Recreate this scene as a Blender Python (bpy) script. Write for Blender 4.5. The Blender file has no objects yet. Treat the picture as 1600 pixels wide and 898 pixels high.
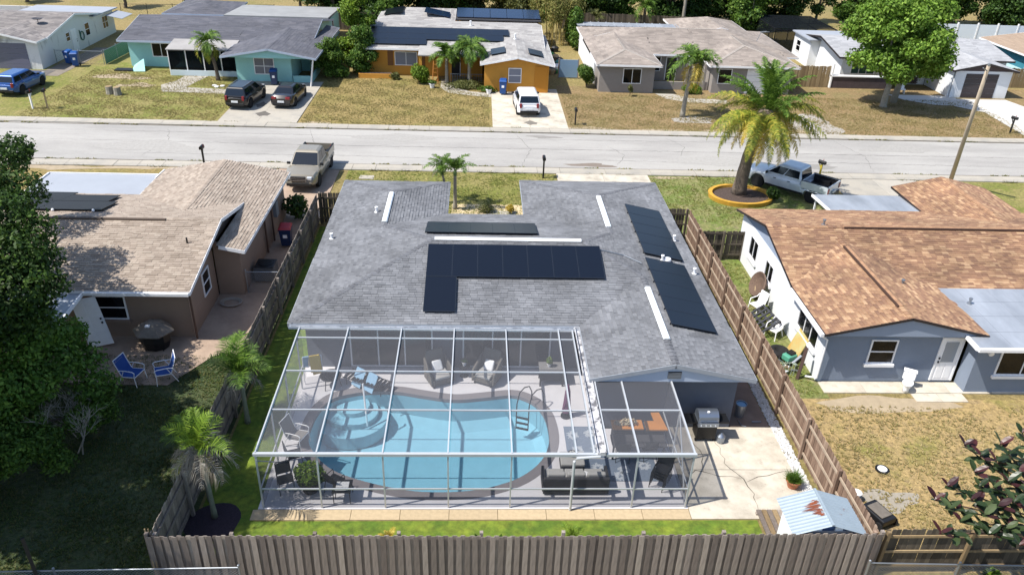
import bpy, bmesh, math, random
import numpy as np
from mathutils import Vector, Matrix
from mathutils.geometry import tessellate_polygon
random.seed(7)
RNG = np.random.default_rng(11)
S = bpy.context.scene
COL = S.collection
# ---------------------------------------------------------------- camera
CAMZ = 18.5
RT = Vector((0.9988161, -0.03539086, 0.03337495))
UP = Vector((-0.01181658, 0.48901908, 0.87219304))
FW = Vector((0.04718865, 0.87155483, -0.48802193))
cd = bpy.data.cameras.new('camera'); cam = bpy.data.objects.new('camera', cd); COL.objects.link(cam)
cam.matrix_world = Matrix(((RT.x, UP.x, -FW.x, 0), (RT.y, UP.y, -FW.y, 0), (RT.z, UP.z, -FW.z, CAMZ), (0, 0, 0, 1)))
cd.sensor_width = 36; cd.lens = 1230/1600*36; cd.clip_end = 3000; cd.clip_start = .1
S.camera = cam
# ---------------------------------------------------------------- light
SUN = Vector((-1.46, -0.43, 2.26)).normalized()
w = bpy.data.worlds.new('World'); S.world = w; w.use_nodes = True
nt = w.node_tree; bg = nt.nodes['Background']
sky = nt.nodes.new('ShaderNodeTexSky'); sky.sky_type = 'NISHITA'; sky.sun_disc = False
sky.sun_elevation = math.asin(SUN.z); sky.sun_rotation = math.atan2(SUN.x, SUN.y) % (2*math.pi)
nt.links.new(sky.outputs[0], bg.inputs[0]); bg.inputs[1].default_value = 0.128
sl = bpy.data.lights.new('sun', 'SUN'); sl.energy = 4.7; sl.angle = math.radians(.55); sl.color = (1, .95, .87)
so = bpy.data.objects.new('sun', sl); COL.objects.link(so)
so.rotation_euler = SUN.to_track_quat('Z', 'Y').to_euler(); so.location = (-30, -10, 60)
S.view_settings.view_transform = 'Standard'; S.view_settings.look = 'None'
S.view_settings.exposure = 0.62; S.view_settings.gamma = 1
S.render.engine = 'CYCLES'
S.cycles.max_bounces = 8; S.cycles.transparent_max_bounces = 24

# ---------------------------------------------------------------- helpers
def tag(o, label=None, cat=None, group=None, kind=None):
    if label: o['label'] = label
    if cat: o['category'] = cat
    if group: o['group'] = group
    if kind: o['kind'] = kind
    return o
def thing(name, label, cat, loc=(0, 0, 0), rz=0, group=None):
    o = bpy.data.objects.new(name, None); COL.objects.link(o)
    o.location = loc; o.rotation_euler = (0, 0, rz); o.empty_display_size = .3
    return tag(o, label, cat, group)
CH = {}
def link(o, parent=None):
    COL.objects.link(o)
    if parent is not None:
        o.parent = parent; CH.setdefault(parent.name, []).append(o)
    return o
def copy_tree(o, parent=None, **kw):
    c = o.copy(); link(c, parent)
    for ch in CH.get(o.name, []): copy_tree(ch, c)
    for k, v in kw.items(): c[k] = v
    return c
class M:
    """collects faces; build() links them as ONE mesh object"""
    def __init__(s, o=(0, 0, 0)): s.v = []; s.f = []; s.o = Vector(o)
    def add(s, vs, fs):
        n = len(s.v); s.v += [tuple(Vector(p)-s.o) for p in vs]; s.f += [tuple(i+n for i in f) for f in fs]; return s
    def box(s, a, b):
        (x0, y0, z0), (x1, y1, z1) = a, b
        if x0 > x1: x0, x1 = x1, x0
        if y0 > y1: y0, y1 = y1, y0
        if z0 > z1: z0, z1 = z1, z0
        return s.add([(x0,y0,z0),(x1,y0,z0),(x1,y1,z0),(x0,y1,z0),(x0,y0,z1),(x1,y0,z1),(x1,y1,z1),(x0,y1,z1)],
                     [(0,3,2,1),(4,5,6,7),(0,1,5,4),(1,2,6,5),(2,3,7,6),(3,0,4,7)])
    def bar(s, p, q, w, h, up=(0, 0, 1)):
        """rectangular bar from p to q, w wide (sideways) and h high, centred on the line"""
        p, q = Vector(p), Vector(q); d = (q-p).normalized(); up = Vector(up)
        if abs(d.dot(up)) > .99: up = Vector((0, 1, 0))
        r = d.cross(up).normalized()*w/2; u = r.cross(d).normalized()*h/2
        vs = [p-r-u, p+r-u, p+r+u, p-r+u, q-r-u, q+r-u, q+r+u, q-r+u]
        return s.add(vs, [(0,3,2,1),(4,5,6,7),(0,1,5,4),(1,2,6,5),(2,3,7,6),(3,0,4,7)])
    def tube(s, pts, r, n=6, cap=True):
        pts = [Vector(p) for p in pts]; rs = r if isinstance(r, (list, tuple)) else [r]*len(pts)
        vs = []; fs = []; prev = None
        for i, p in enumerate(pts):
            d = (pts[min(i+1, len(pts)-1)]-pts[max(i-1, 0)])
            d = d.normalized() if d.length > 1e-9 else Vector((0, 0, 1))
            a = Vector((0, 0, 1)) if abs(d.z) < .9 else Vector((1, 0, 0))
            if prev is not None and abs(prev.dot(d)) < .95: a = prev
            x = d.cross(a).normalized(); y = d.cross(x).normalized(); prev = a
            for k in range(n):
                t = 2*math.pi*k/n; vs.append(p+(x*math.cos(t)+y*math.sin(t))*rs[i])
        for i in range(len(pts)-1):
            for k in range(n):
                a = i*n+k; b = i*n+(k+1) % n; fs.append((a, b, b+n, a+n))
        if cap: fs.append(tuple(range(n))[::-1]); fs.append(tuple(range((len(pts)-1)*n, len(pts)*n)))
        return s.add(vs, fs)
    def lathe(s, c, prof, n=16, sx=1, sy=1, arc=None):
        c = Vector(c); vs = []; fs = []
        for r, z in prof:
            for k in range(n):
                t = 2*math.pi*k/n; vs.append(c+Vector((r*math.cos(t)*sx, r*math.sin(t)*sy, z)))
        for i in range(len(prof)-1):
            for k in range(n):
                a = i*n+k; b = i*n+(k+1) % n; fs.append((a, b, b+n, a+n))
        fs.append(tuple(range(n))[::-1]); fs.append(tuple(range((len(prof)-1)*n, len(prof)*n)))
        return s.add(vs, fs)
    def poly(s, pts, z0, z1=None):
        """flat polygon (convex or not) at z0, or prism z0..z1"""
        P3 = [Vector((p[0], p[1], 0)) for p in pts]
        tri = tessellate_polygon([P3]); n = len(pts)
        if z1 is None:
            area = sum(pts[i][0]*pts[(i+1) % n][1]-pts[(i+1) % n][0]*pts[i][1] for i in range(n))
            fs = []
            for t in tri:
                a = (P3[t[1]]-P3[t[0]]).cross(P3[t[2]]-P3[t[0]]).z
                fs.append(t if a > 0 else t[::-1])
            return s.add([(p[0], p[1], z0) for p in pts], fs)
        if sum(pts[i][0]*pts[(i+1) % n][1]-pts[(i+1) % n][0]*pts[i][1] for i in range(n)) < 0: pts = pts[::-1]; P3 = P3[::-1]; tri = tessellate_polygon([P3])
        vs = [(p[0], p[1], z0) for p in pts]+[(p[0], p[1], z1) for p in pts]; fs = []
        for t in tri:
            a = (P3[t[1]]-P3[t[0]]).cross(P3[t[2]]-P3[t[0]]).z
            t = t if a > 0 else t[::-1]
            fs.append(tuple(i+n for i in t)); fs.append(t[::-1])
        for i in range(n): j = (i+1) % n; fs.append((i, j, j+n, i+n))
        return s.add(vs, fs)
    def prism(s, prof, p, axis, L):
        """profile of (a,z) pairs extruded along world axis 'x' or 'y' from p for length L; a runs along the other axis"""
        n = len(prof); vs = []
        for t in (0, L):
            for a, z in prof:
                vs.append((p[0]+t, p[1]+a, p[2]+z) if axis == 'x' else (p[0]+a, p[1]+t, p[2]+z))
        tri = tessellate_polygon([[Vector((a, z, 0)) for a, z in prof]])
        fs = [tuple(t) for t in tri]+[tuple(i+n for i in t[::-1]) for t in tri]
        for i in range(n): j = (i+1) % n; fs.append((i, i+n, j+n, j))
        return s.add(vs, fs)
    def mesh(s, name, mat, smooth=False, fix=True):
        me = bpy.data.meshes.new(name); me.from_pydata(s.v, [], s.f)
        if fix and len(s.f) < 60000:
            bm = bmesh.new(); bm.from_mesh(me); bmesh.ops.recalc_face_normals(bm, faces=bm.faces); bm.to_mesh(me); bm.free()
        if smooth: me.polygons.foreach_set('use_smooth', [True]*len(me.polygons))
        if mat: me.materials.append(mat)
        return me
    def build(s, name, mat, parent=None, smooth=False, fix=True, bevel=0, loc=None, **kw):
        o = bpy.data.objects.new(name, s.mesh(name, mat, smooth, fix)); link(o, parent)
        if loc is not None: o.location = loc
        elif parent is None: o.location = s.o
        if bevel:
            b = o.modifiers.new('bevel', 'BEVEL'); b.width = bevel; b.segments = 2; b.limit_method = 'ANGLE'
        return tag(o, kw.get('label'), kw.get('cat'), kw.get('group'), kw.get('kind'))
def npmesh(name, V, F, mat, parent=None, smooth=False, nper=4, loc=None, **kw):
    """fast mesh from numpy arrays; F is (n,nper)"""
    me = bpy.data.meshes.new(name); me.vertices.add(len(V)); me.vertices.foreach_set('co', np.asarray(V, np.float32).ravel())
    me.loops.add(F.size); me.loops.foreach_set('vertex_index', F.astype(np.int32).ravel())
    me.polygons.add(len(F)); me.polygons.foreach_set('loop_start', np.arange(0, F.size, nper, dtype=np.int32))
    if smooth: me.polygons.foreach_set('use_smooth', np.ones(len(F), bool))
    me.update(calc_edges=True); me.materials.append(mat)
    o = bpy.data.objects.new(name, me); link(o, parent)
    if loc is not None: o.location = loc
    return tag(o, kw.get('label'), kw.get('cat'), kw.get('group'), kw.get('kind'))
def at(px, py, z=0.0):
    """where the ray of a photograph pixel meets the plane at height z"""
    d = RT*((px-800)/1230)-UP*((py-449)/1230)+FW; t = (z-CAMZ)/d.z
    return Vector((0, 0, CAMZ))+d*t

# ---------------------------------------------------------------- materials
def lin(c):
    if isinstance(c, str):
        c = [int(c[i:i+2], 16)/255 for i in (0, 2, 4)]
        c = [x/12.92 if x <= .04045 else ((x+.055)/1.055)**2.4 for x in c]
        l = sum(c)/3; k = .7 if l < .5 else min(1, .7+(l-.5)*1.0)     # photographed value -> surface albedo
        return tuple(x*k for x in c)
    return tuple(c)
MATS = {}
def mat(name, col, rough=.8, metal=0, spec=.5, var=0, vscale=3, col2=None, c2scale=1.5, c2lo=.4, c2hi=.65, bump=0, bscale=40,
        rnd=0, rcol=None, emit=None, alpha=None, stretch=None, col3=None, c3scale=8, c3lo=.5, c3hi=.7, clear=0, trans=0):
    if name in MATS: return MATS[name]
    m = bpy.data.materials.new(name); m.use_nodes = True; MATS[name] = m
    nt = m.node_tree; N = nt.nodes; L = nt.links; b = N['Principled BSDF']
    b.inputs['Roughness'].default_value = rough; b.inputs['Metallic'].default_value = metal
    b.inputs['Specular IOR Level'].default_value = spec
    b.inputs['Coat Weight'].default_value = clear; b.inputs['Coat Roughness'].default_value = .08
    tc = N.new('ShaderNodeTexCoord'); vec = tc.outputs['Object']
    if stretch:
        mp = N.new('ShaderNodeMapping'); mp.inputs['Scale'].default_value = stretch; L.new(vec, mp.inputs[0]); vec = mp.outputs[0]
    def noise(sc, det=4, ro=.6):
        n = N.new('ShaderNodeTexNoise'); n.inputs['Scale'].default_value = sc; n.inputs['Detail'].default_value = det
        n.inputs['Roughness'].default_value = ro; L.new(vec, n.inputs['Vector']); return n.outputs['Fac']
    def mix(f, a, bb, t='MIX'):
        x = N.new('ShaderNodeMix'); x.data_type = 'RGBA'; x.blend_type = t
        if isinstance(f, float): x.inputs[0].default_value = f
        else: L.new(f, x.inputs[0])
        for i, q in ((6, a), (7, bb)):
            if isinstance(q, tuple): x.inputs[i].default_value = (*q, 1)
            else: L.new(q, x.inputs[i])
        return x.outputs[2]
    def rng(f, lo, hi, a=0., b2=1.):
        r = N.new('ShaderNodeMapRange'); L.new(f, r.inputs[0])
        for i, q in enumerate((lo, hi, a, b2)): r.inputs[i+1].default_value = q
        return r.outputs[0]
    c = lin(col)
    if col2: c = mix(rng(noise(c2scale, 5, .65), c2lo, c2hi), c, lin(col2))
    if col3: c = mix(rng(noise(c3scale, 6, .7), c3lo, c3hi), c, lin(col3))
    if rnd or rcol:
        g = N.new('ShaderNodeNewGeometry'); oi = N.new('ShaderNodeObjectInfo')
        a = N.new('ShaderNodeMath'); a.operation = 'ADD'; L.new(g.outputs['Random Per Island'], a.inputs[0]); L.new(oi.outputs['Random'], a.inputs[1])
        fr = N.new('ShaderNodeMath'); fr.operation = 'FRACT'; L.new(a.outputs[0], fr.inputs[0]); R = fr.outputs[0]
        if rcol:
            cr = N.new('ShaderNodeValToRGB'); cr.color_ramp.interpolation = 'LINEAR'
            els = cr.color_ramp.elements
            for i, (p, q) in enumerate(rcol):
                e = els[i] if i < 2 else els.new(p)
                e.position = p; e.color = (*lin(q), 1)
            L.new(R, cr.inputs[0]); c = cr.outputs[0] if not col2 else mix(.5, cr.outputs[0], c)
        if rnd: c = mix(1., c, rngc(N, L, R, 1-rnd, 1+rnd*.6), 'MULTIPLY')
    if var: c = mix(1., c, rngc(N, L, noise(vscale, 5, .65), 1-var, 1+var, .3, .7), 'MULTIPLY')
    if isinstance(c, tuple): b.inputs['Base Color'].default_value = (*c, 1)
    else: L.new(c, b.inputs['Base Color'])
    if bump:
        bp = N.new('ShaderNodeBump'); bp.inputs['Strength'].default_value = min(bump, 1); bp.inputs['Distance'].default_value = .03 if bump <= 1 else .03*bump
        L.new(noise(bscale, 6, .7), bp.inputs['Height']); L.new(bp.outputs[0], b.inputs['Normal'])
    if emit: b.inputs['Emission Color'].default_value = (*lin(emit), 1); b.inputs['Emission Strength'].default_value = 1
    if alpha is not None: b.inputs['Alpha'].default_value = alpha
    if trans:
        tr = N.new('ShaderNodeBsdfTranslucent'); ms = N.new('ShaderNodeMixShader'); ms.inputs[0].default_value = trans
        if isinstance(c, tuple): tr.inputs[0].default_value = (*c, 1)
        else: L.new(c, tr.inputs[0])
        out = N['Material Output']; L.new(b.outputs[0], ms.inputs[1]); L.new(tr.outputs[0], ms.inputs[2]); L.new(ms.outputs[0], out.inputs[0])
    return m
def rngc(N, L, f, a, b, lo=0., hi=1.):
    r = N.new('ShaderNodeMapRange'); L.new(f, r.inputs[0])
    for i, q in enumerate((lo, hi, a, b)): r.inputs[i+1].default_value = q
    cc = N.new('ShaderNodeCombineColor')
    for i in range(3): L.new(r.outputs[0], cc.inputs[i])
    return cc.outputs[0]
def screen_mat(name, col, fac, gloss=.0):
    m = bpy.data.materials.new(name); m.use_nodes = True; nt = m.node_tree; N = nt.nodes; L = nt.links
    N.remove(N['Principled BSDF']); t = N.new('ShaderNodeBsdfTransparent'); d = N.new('ShaderNodeBsdfDiffuse')
    d.inputs[0].default_value = (*lin(col), 1); mx = N.new('ShaderNodeMixShader'); mx.inputs[0].default_value = fac
    L.new(t.outputs[0], mx.inputs[1]); L.new(d.outputs[0], mx.inputs[2]); L.new(mx.outputs[0], N['Material Output'].inputs[0])
    MATS[name] = m; return m

# roofs
SH_GREY = mat('grey_shingle', '7e8287', .9, rcol=[(0, '74767b'), (.5, '7e8085'), (1, '888a8f')], var=.34, vscale=.45, bump=.3, bscale=60)
DK_GREY = mat('grey_roof_deck', '3e4045', .95)
SH_TAN = mat('tan_shingle', 'a8967f', .9, rcol=[(0, '9f9082'), (.5, 'afa092'), (1, 'bbad9e')], var=.16, vscale=.5, bump=.3, bscale=60)
DK_TAN = mat('tan_roof_deck', '5e5046', .95)
SH_ORG = mat('brown_shingle', 'a0704f', .9, rcol=[(0, '8c6a55'), (.4, 'a07b60'), (.75, 'ae8a6a'), (1, 'c8a582')], var=.34, vscale=.45, bump=.3, bscale=60)
DK_ORG = mat('brown_roof_deck', '4e362b', .95)
SH_DARK = mat('charcoal_shingle', '5b5c66', .9, rcol=[(0, '595a64'), (.5, '62636c'), (1, '6b6b73')], var=.25, vscale=.4, bump=.3, bscale=40)
SH_PALE = mat('pale_shingle', 'b0adab', .9, rcol=[(0, '9f9c9b'), (.5, 'adaaa8'), (1, 'bbb9b6')], var=.14, vscale=.6, bump=.3, bscale=40)
SH_STAIN = mat('stained_brown_shingle', '978b80', .9, rcol=[(0, '948981'), (.5, 'a0958c'), (1, 'ab9f95')], var=.3, vscale=.35, bump=.3, bscale=40)
SH_WHT = mat('white_shingle', 'b4b5b9', .9, rcol=[(0, 'a8a9ad'), (.5, 'b4b5b8'), (1, 'bebfc2')], var=.08, vscale=.5)
SH_AGED = mat('weathered_grey_shingle', '8a8482', .9, rcol=[(0, '7a7574'), (.5, '8d8785'), (1, 'a09995')], var=.25, vscale=.4)
CAPM = mat('grey_ridge_cap', '74767c', .9, rnd=.2, var=.2)
WHITE = mat('white_paint', 'e8e8ea', .5, var=.05)
FASC = mat('white_fascia', 'e4e4e6', .55, var=.08, vscale=2)
FASC_G = mat('grey_fascia', 'a9afb8', .6, var=.1)
DRIP = mat('dark_drip_edge', '2d2426', .6)
ALU = mat('white_aluminium', 'c8ccd1', .4, metal=.2, var=.05)
GUT = mat('stained_gutter', 'cfcfd2', .6, col2='77777c', c2scale=3.5, c2lo=.46, c2hi=.6, col3='8a5a45', c3scale=.9, c3lo=.68, c3hi=.72)
ALUROOF = mat('aluminium_roof', 'bfc5ce', .45, metal=.3, col2='a5abb4', c2scale=.8, c2lo=.35, c2hi=.7, var=.1, vscale=.6, stretch=(1, .35, 1))
FLATW = mat('flat_white_roof', 'aeb4be', .6, var=.05, vscale=.7)
PANEL = mat('solar_glass', '0f1624', .3, spec=.5)
PANELF = mat('solar_frame', '262d39', .4)
SKYL = mat('milky_ridge_vent', 'e9eef2', .4)
STEEL = mat('galvanised_steel', 'aab0b8', .4, metal=.7)
DKMET = mat('dark_metal', '1e2024', .5, metal=.4)
BLACK = mat('black_plastic', '141518', .5)
RUBBER = mat('rubber', '17171a', .85)
GLASS = mat('window_glass', '0c1016', .12, spec=.35)
GLASS_D = mat('sky_tinted_glass', '0e1a26', .06, spec=.7)  # dark tint, its blue cast painted in for reflected sky
# walls
W_BLUEG = mat('blue_grey_stucco', '69707e', .85, var=.07, vscale=1, bump=.25, bscale=25)
W_BROWN = mat('brown_stucco', 'a28b7a', .9, var=.07, vscale=1, bump=.25, bscale=25)
W_RBLUE = mat('slate_blue_stucco', '8d9aae', .88, var=.05, vscale=1, bump=.35, bscale=18)
W_WHITE = mat('white_stucco', 'dcdfe3', .85, var=.05, vscale=1.2, bump=.2, bscale=25)
W_STAINW = mat('mildewed_white_stucco', 'dddcd9', .9, col2='9b9a98', c2scale=1.2, c2lo=.56, c2hi=.75, stretch=(1, 1, .3))
W_TEAL = mat('turquoise_stucco', 'a3dad9', .85, var=.06, vscale=1)
W_ORANGE = mat('orange_stucco', 'e0a040', .85, var=.08, vscale=.8)
W_GREY = mat('taupe_stucco', 'a39c97', .85, var=.05)
W_DARK = mat('dark_stone_cladding', '54484a', .85, rnd=.3, var=.2)
W_BLUE2 = mat('bright_blue_stucco', '3f95ad', .85, var=.05)
W_CREAM = mat('cream_panel', 'c8bfb0', .8)
LBLUE = mat('pale_blue_soffit', 'b7c4d8', .7)
# ground
ASPH = mat('old_asphalt', 'bcb9b4', .95, col2='a7a4a0', c2scale=.35, c2lo=.4, c2hi=.65, col3='918e8a', c3scale=3, c3lo=.6, c3hi=.8, var=.1, vscale=30, bump=.4, bscale=60, stretch=(.25, 1, 1))
CONC = mat('worn_concrete', 'c0b9ac', .92, col2='aba79f', c2scale=.8, c2lo=.45, c2hi=.7, col3='8d8a82', c3scale=2.2, c3lo=.6, c3hi=.8, var=.08, vscale=25, bump=.2, bscale=50, rnd=.06)
CONCB = mat('bright_concrete', 'd6cdbd', .92, col2='bdb4a4', c2scale=.9, c2lo=.4, c2hi=.65, col3='8f877a', c3scale=1.7, c3lo=.56, c3hi=.8, var=.06, vscale=25, bump=.15, bscale=50, rnd=.05)
CONCT = mat('tan_painted_concrete', 'c0a995', .9, col2='a99382', c2scale=.8, col3='8d7a70', c3scale=1.5, c3lo=.62, c3hi=.8, var=.07, vscale=15, bump=.2, bscale=50)
CONCK = mat('peach_kerb_paving', 'cdb896', .92, var=.12, vscale=8, bump=.3, bscale=70, rnd=.07)
CONCW = mat('white_concrete', 'cfcdc9', .9, var=.06, vscale=1)
DECK = mat('painted_pool_deck', 'd6d4d8', .8, var=.05, vscale=2, bump=.1, bscale=60)
COPING = mat('grey_coping', '8f8a8e', .8, var=.06, vscale=3)
def lawn(name, dry, green, soil, lo, hi, sc=.35, fine='7d7a3c'):
    return mat(name, dry, .95, col2=green, c2scale=sc, c2lo=lo, c2hi=hi, col3=soil, c3scale=2.0, c3lo=.52, c3hi=.72, var=.42, vscale=5.5, bump=3, bscale=14)
L_DRY = lawn('dry_lawn', 'a38f58', '8b8642', 'b8a06c', .45, .75)
L_DRYG = lawn('patchy_lawn', '9f9558', '84893a', 'b3a06a', .4, .6)
L_BROWN = lawn('brown_lawn', '9e855c', '8c8150', 'b09a72', .45, .7)
L_STRAW = lawn('straw_lawn', 'c2a772', '97924a', 'ad9672', .52, .68, .45)
L_GREEN = lawn('green_patchy_lawn', '9a9660', '76893a', 'b0a07c', .35, .6, .6)
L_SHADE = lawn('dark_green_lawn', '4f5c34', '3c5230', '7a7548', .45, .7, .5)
L_FIELD = lawn('yellow_field', 'a3905c', '888248', 'b5a272', .45, .7, .12)
TURF = mat('artificial_turf', '5f7d22', .9, var=.4, vscale=4, col2='86972f', c2scale=1.2, bump=.8, bscale=90)
SOIL = mat('mulch', '4a3c37', .95, col2='6d5c52', c2scale=12, bump=1, bscale=30, rnd=.4)
STONEW = mat('white_pebble', 'd9d9d8', .9, rnd=.25)
PEBB = mat('pebble_bed', 'b9bbbd', .95, var=.3, vscale=18, bump=1, bscale=40)
SAND = mat('bare_sand', 'b6a58a', .95, var=.15, vscale=3, bump=.4, bscale=30)
PAVE_S = mat('sandy_paving', 'd8c39c', .9, var=.1, vscale=5)
# wood & plants
WOODG = mat('grey_weathered_wood', '8a8078', .9, rcol=[(0, '786d66'), (.35, '8d8279'), (.75, '9d9188'), (1, 'b3a79b')], var=.3, vscale=2.5, stretch=(6, 6, .8), bump=.35, bscale=16)
WOODB = mat('brown_weathered_wood', '8f7460', .9, rcol=[(0, '745c4c'), (.4, '8d7361'), (.8, '9f8572'), (1, 'b09783')], var=.3, vscale=2.5, stretch=(6, 6, .8), bump=.35, bscale=16)
WOODT = mat('tan_wood', 'a48d6a', .9, rcol=[(0, '8a7556'), (.5, 'a28b68'), (1, 'b8a380')], var=.2, vscale=2, stretch=(6, 6, .8))
WOODD = mat('dark_old_wood', '5d5448', .9, rcol=[(0, '4a4339'), (.5, '5f564a'), (1, '756b5c')], var=.3, vscale=2, stretch=(6, 6, .8))
BARK = mat('bark', '75685a', .95, var=.3, vscale=6, bump=1, bscale=20)
BARKP = mat('palm_bark', '7c6e60', .95, var=.3, vscale=8, bump=1, bscale=14)
BARKL = mat('pale_smooth_bark', 'a39d90', .9, var=.2, vscale=6)
def leafm(name, a, b, c, tr=.3, rough=.6): return mat(name, a, rough, spec=.3, rcol=[(0, a), (.55, b), (1, c)], trans=tr, var=.28, vscale=.9)
LF_OAK = leafm('bright_leaf', '5d7f2a', '7ba23a', 'a3c455')
LF_DARK = leafm('dark_leaf', '2a4419', '3d5c22', '5c7b30')
LF_MID = leafm('mid_leaf', '3f5f20', '587c2b', '7f9c3e')
LF_OLIVE = leafm('olive_leaf', '5a6030', '6e7440', '8a8c55')
LF_LIME = leafm('lime_leaf', '55751c', '75952a', '9bb440')
LF_PALM = leafm('palm_leaflet', '42611f', '5c7f2a', '82a040', .25)
LF_DATE = leafm('date_palm_leaflet', '66802c', '98a038', 'cdbf50', .3)
LF_YEL = leafm('yellow_frond', 'c9a93c', 'dcc252', 'e8d878', .35)
LF_DEAD = leafm('dead_frond', 'a9a294', '93897b', 'c3beb2', .1)
LF_RUB = leafm('rubber_leaf', '26351d', '35472a', '55643f', .12, .35)
LF_RED = leafm('red_rubber_leaf', '3c2226', '4d2a2c', '5d3434', .12, .35)
LF_GRASS = leafm('grass_blade', '8f8a50', 'ab9a68', 'c9b484', .3)
LF_BAMB = leafm('bamboo_leaf', '6f7a38', '8f8f4c', 'b3a766', .3)
# ---------------------------------------------------------------- roofs: exact planes, real shingle tabs
def clip(poly, a, b, c):
    out = []; n = len(poly)
    for i in range(n):
        p = poly[i]; q = poly[(i+1) % n]; dp = a*p[0]+b*p[1]+c; dq = a*q[0]+b*q[1]+c
        if dp >= 0: out.append(p)
        if (dp >= 0) != (dq >= 0):
            t = dp/(dp-dq); out.append((p[0]+(q[0]-p[0])*t, p[1]+(q[1]-p[1])*t))
    return out
def area(p): return abs(sum(p[i][0]*p[(i+1) % len(p)][1]-p[(i+1) % len(p)][0]*p[i][1] for i in range(len(p))))/2 if len(p) > 2 else 0
def subtract(poly, hps):
    out = []; cur = poly
    for a, b, c in hps:
        o = clip(cur, -a, -b, -c)
        if area(o) > 1e-4: out.append(o)
        cur = clip(cur, a, b, c)
        if area(cur) < 1e-4: break
    return out
def body(x0, y0, x1, y1, z, s, hips):
    """rectangular roof body; hips lists the sloping sides out of 'wens' (west, east, near, street)"""
    pl = {}
    if 'w' in hips: pl['w'] = (s, 0, z-s*x0)
    if 'e' in hips: pl['e'] = (-s, 0, z+s*x1)
    if 'n' in hips: pl['n'] = (0, s, z-s*y0)
    if 's' in hips: pl['s'] = (0, -s, z+s*y1)
    return dict(r=(x0, y0, x1, y1), pl=pl, s=s, z=z)
def hbody(b, x, y): return min(p[0]*x+p[1]*y+p[2] for p in b['pl'].values())
def roofz(bodies, x, y):
    zs = [hbody(b, x, y) for b in bodies if b['r'][0]-1e-6 <= x <= b['r'][2]+1e-6 and b['r'][1]-1e-6 <= y <= b['r'][3]+1e-6]
    return max(zs) if zs else None
DN = {'w': (-1, 0), 'e': (1, 0), 'n': (0, -1), 's': (0, 1)}
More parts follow.
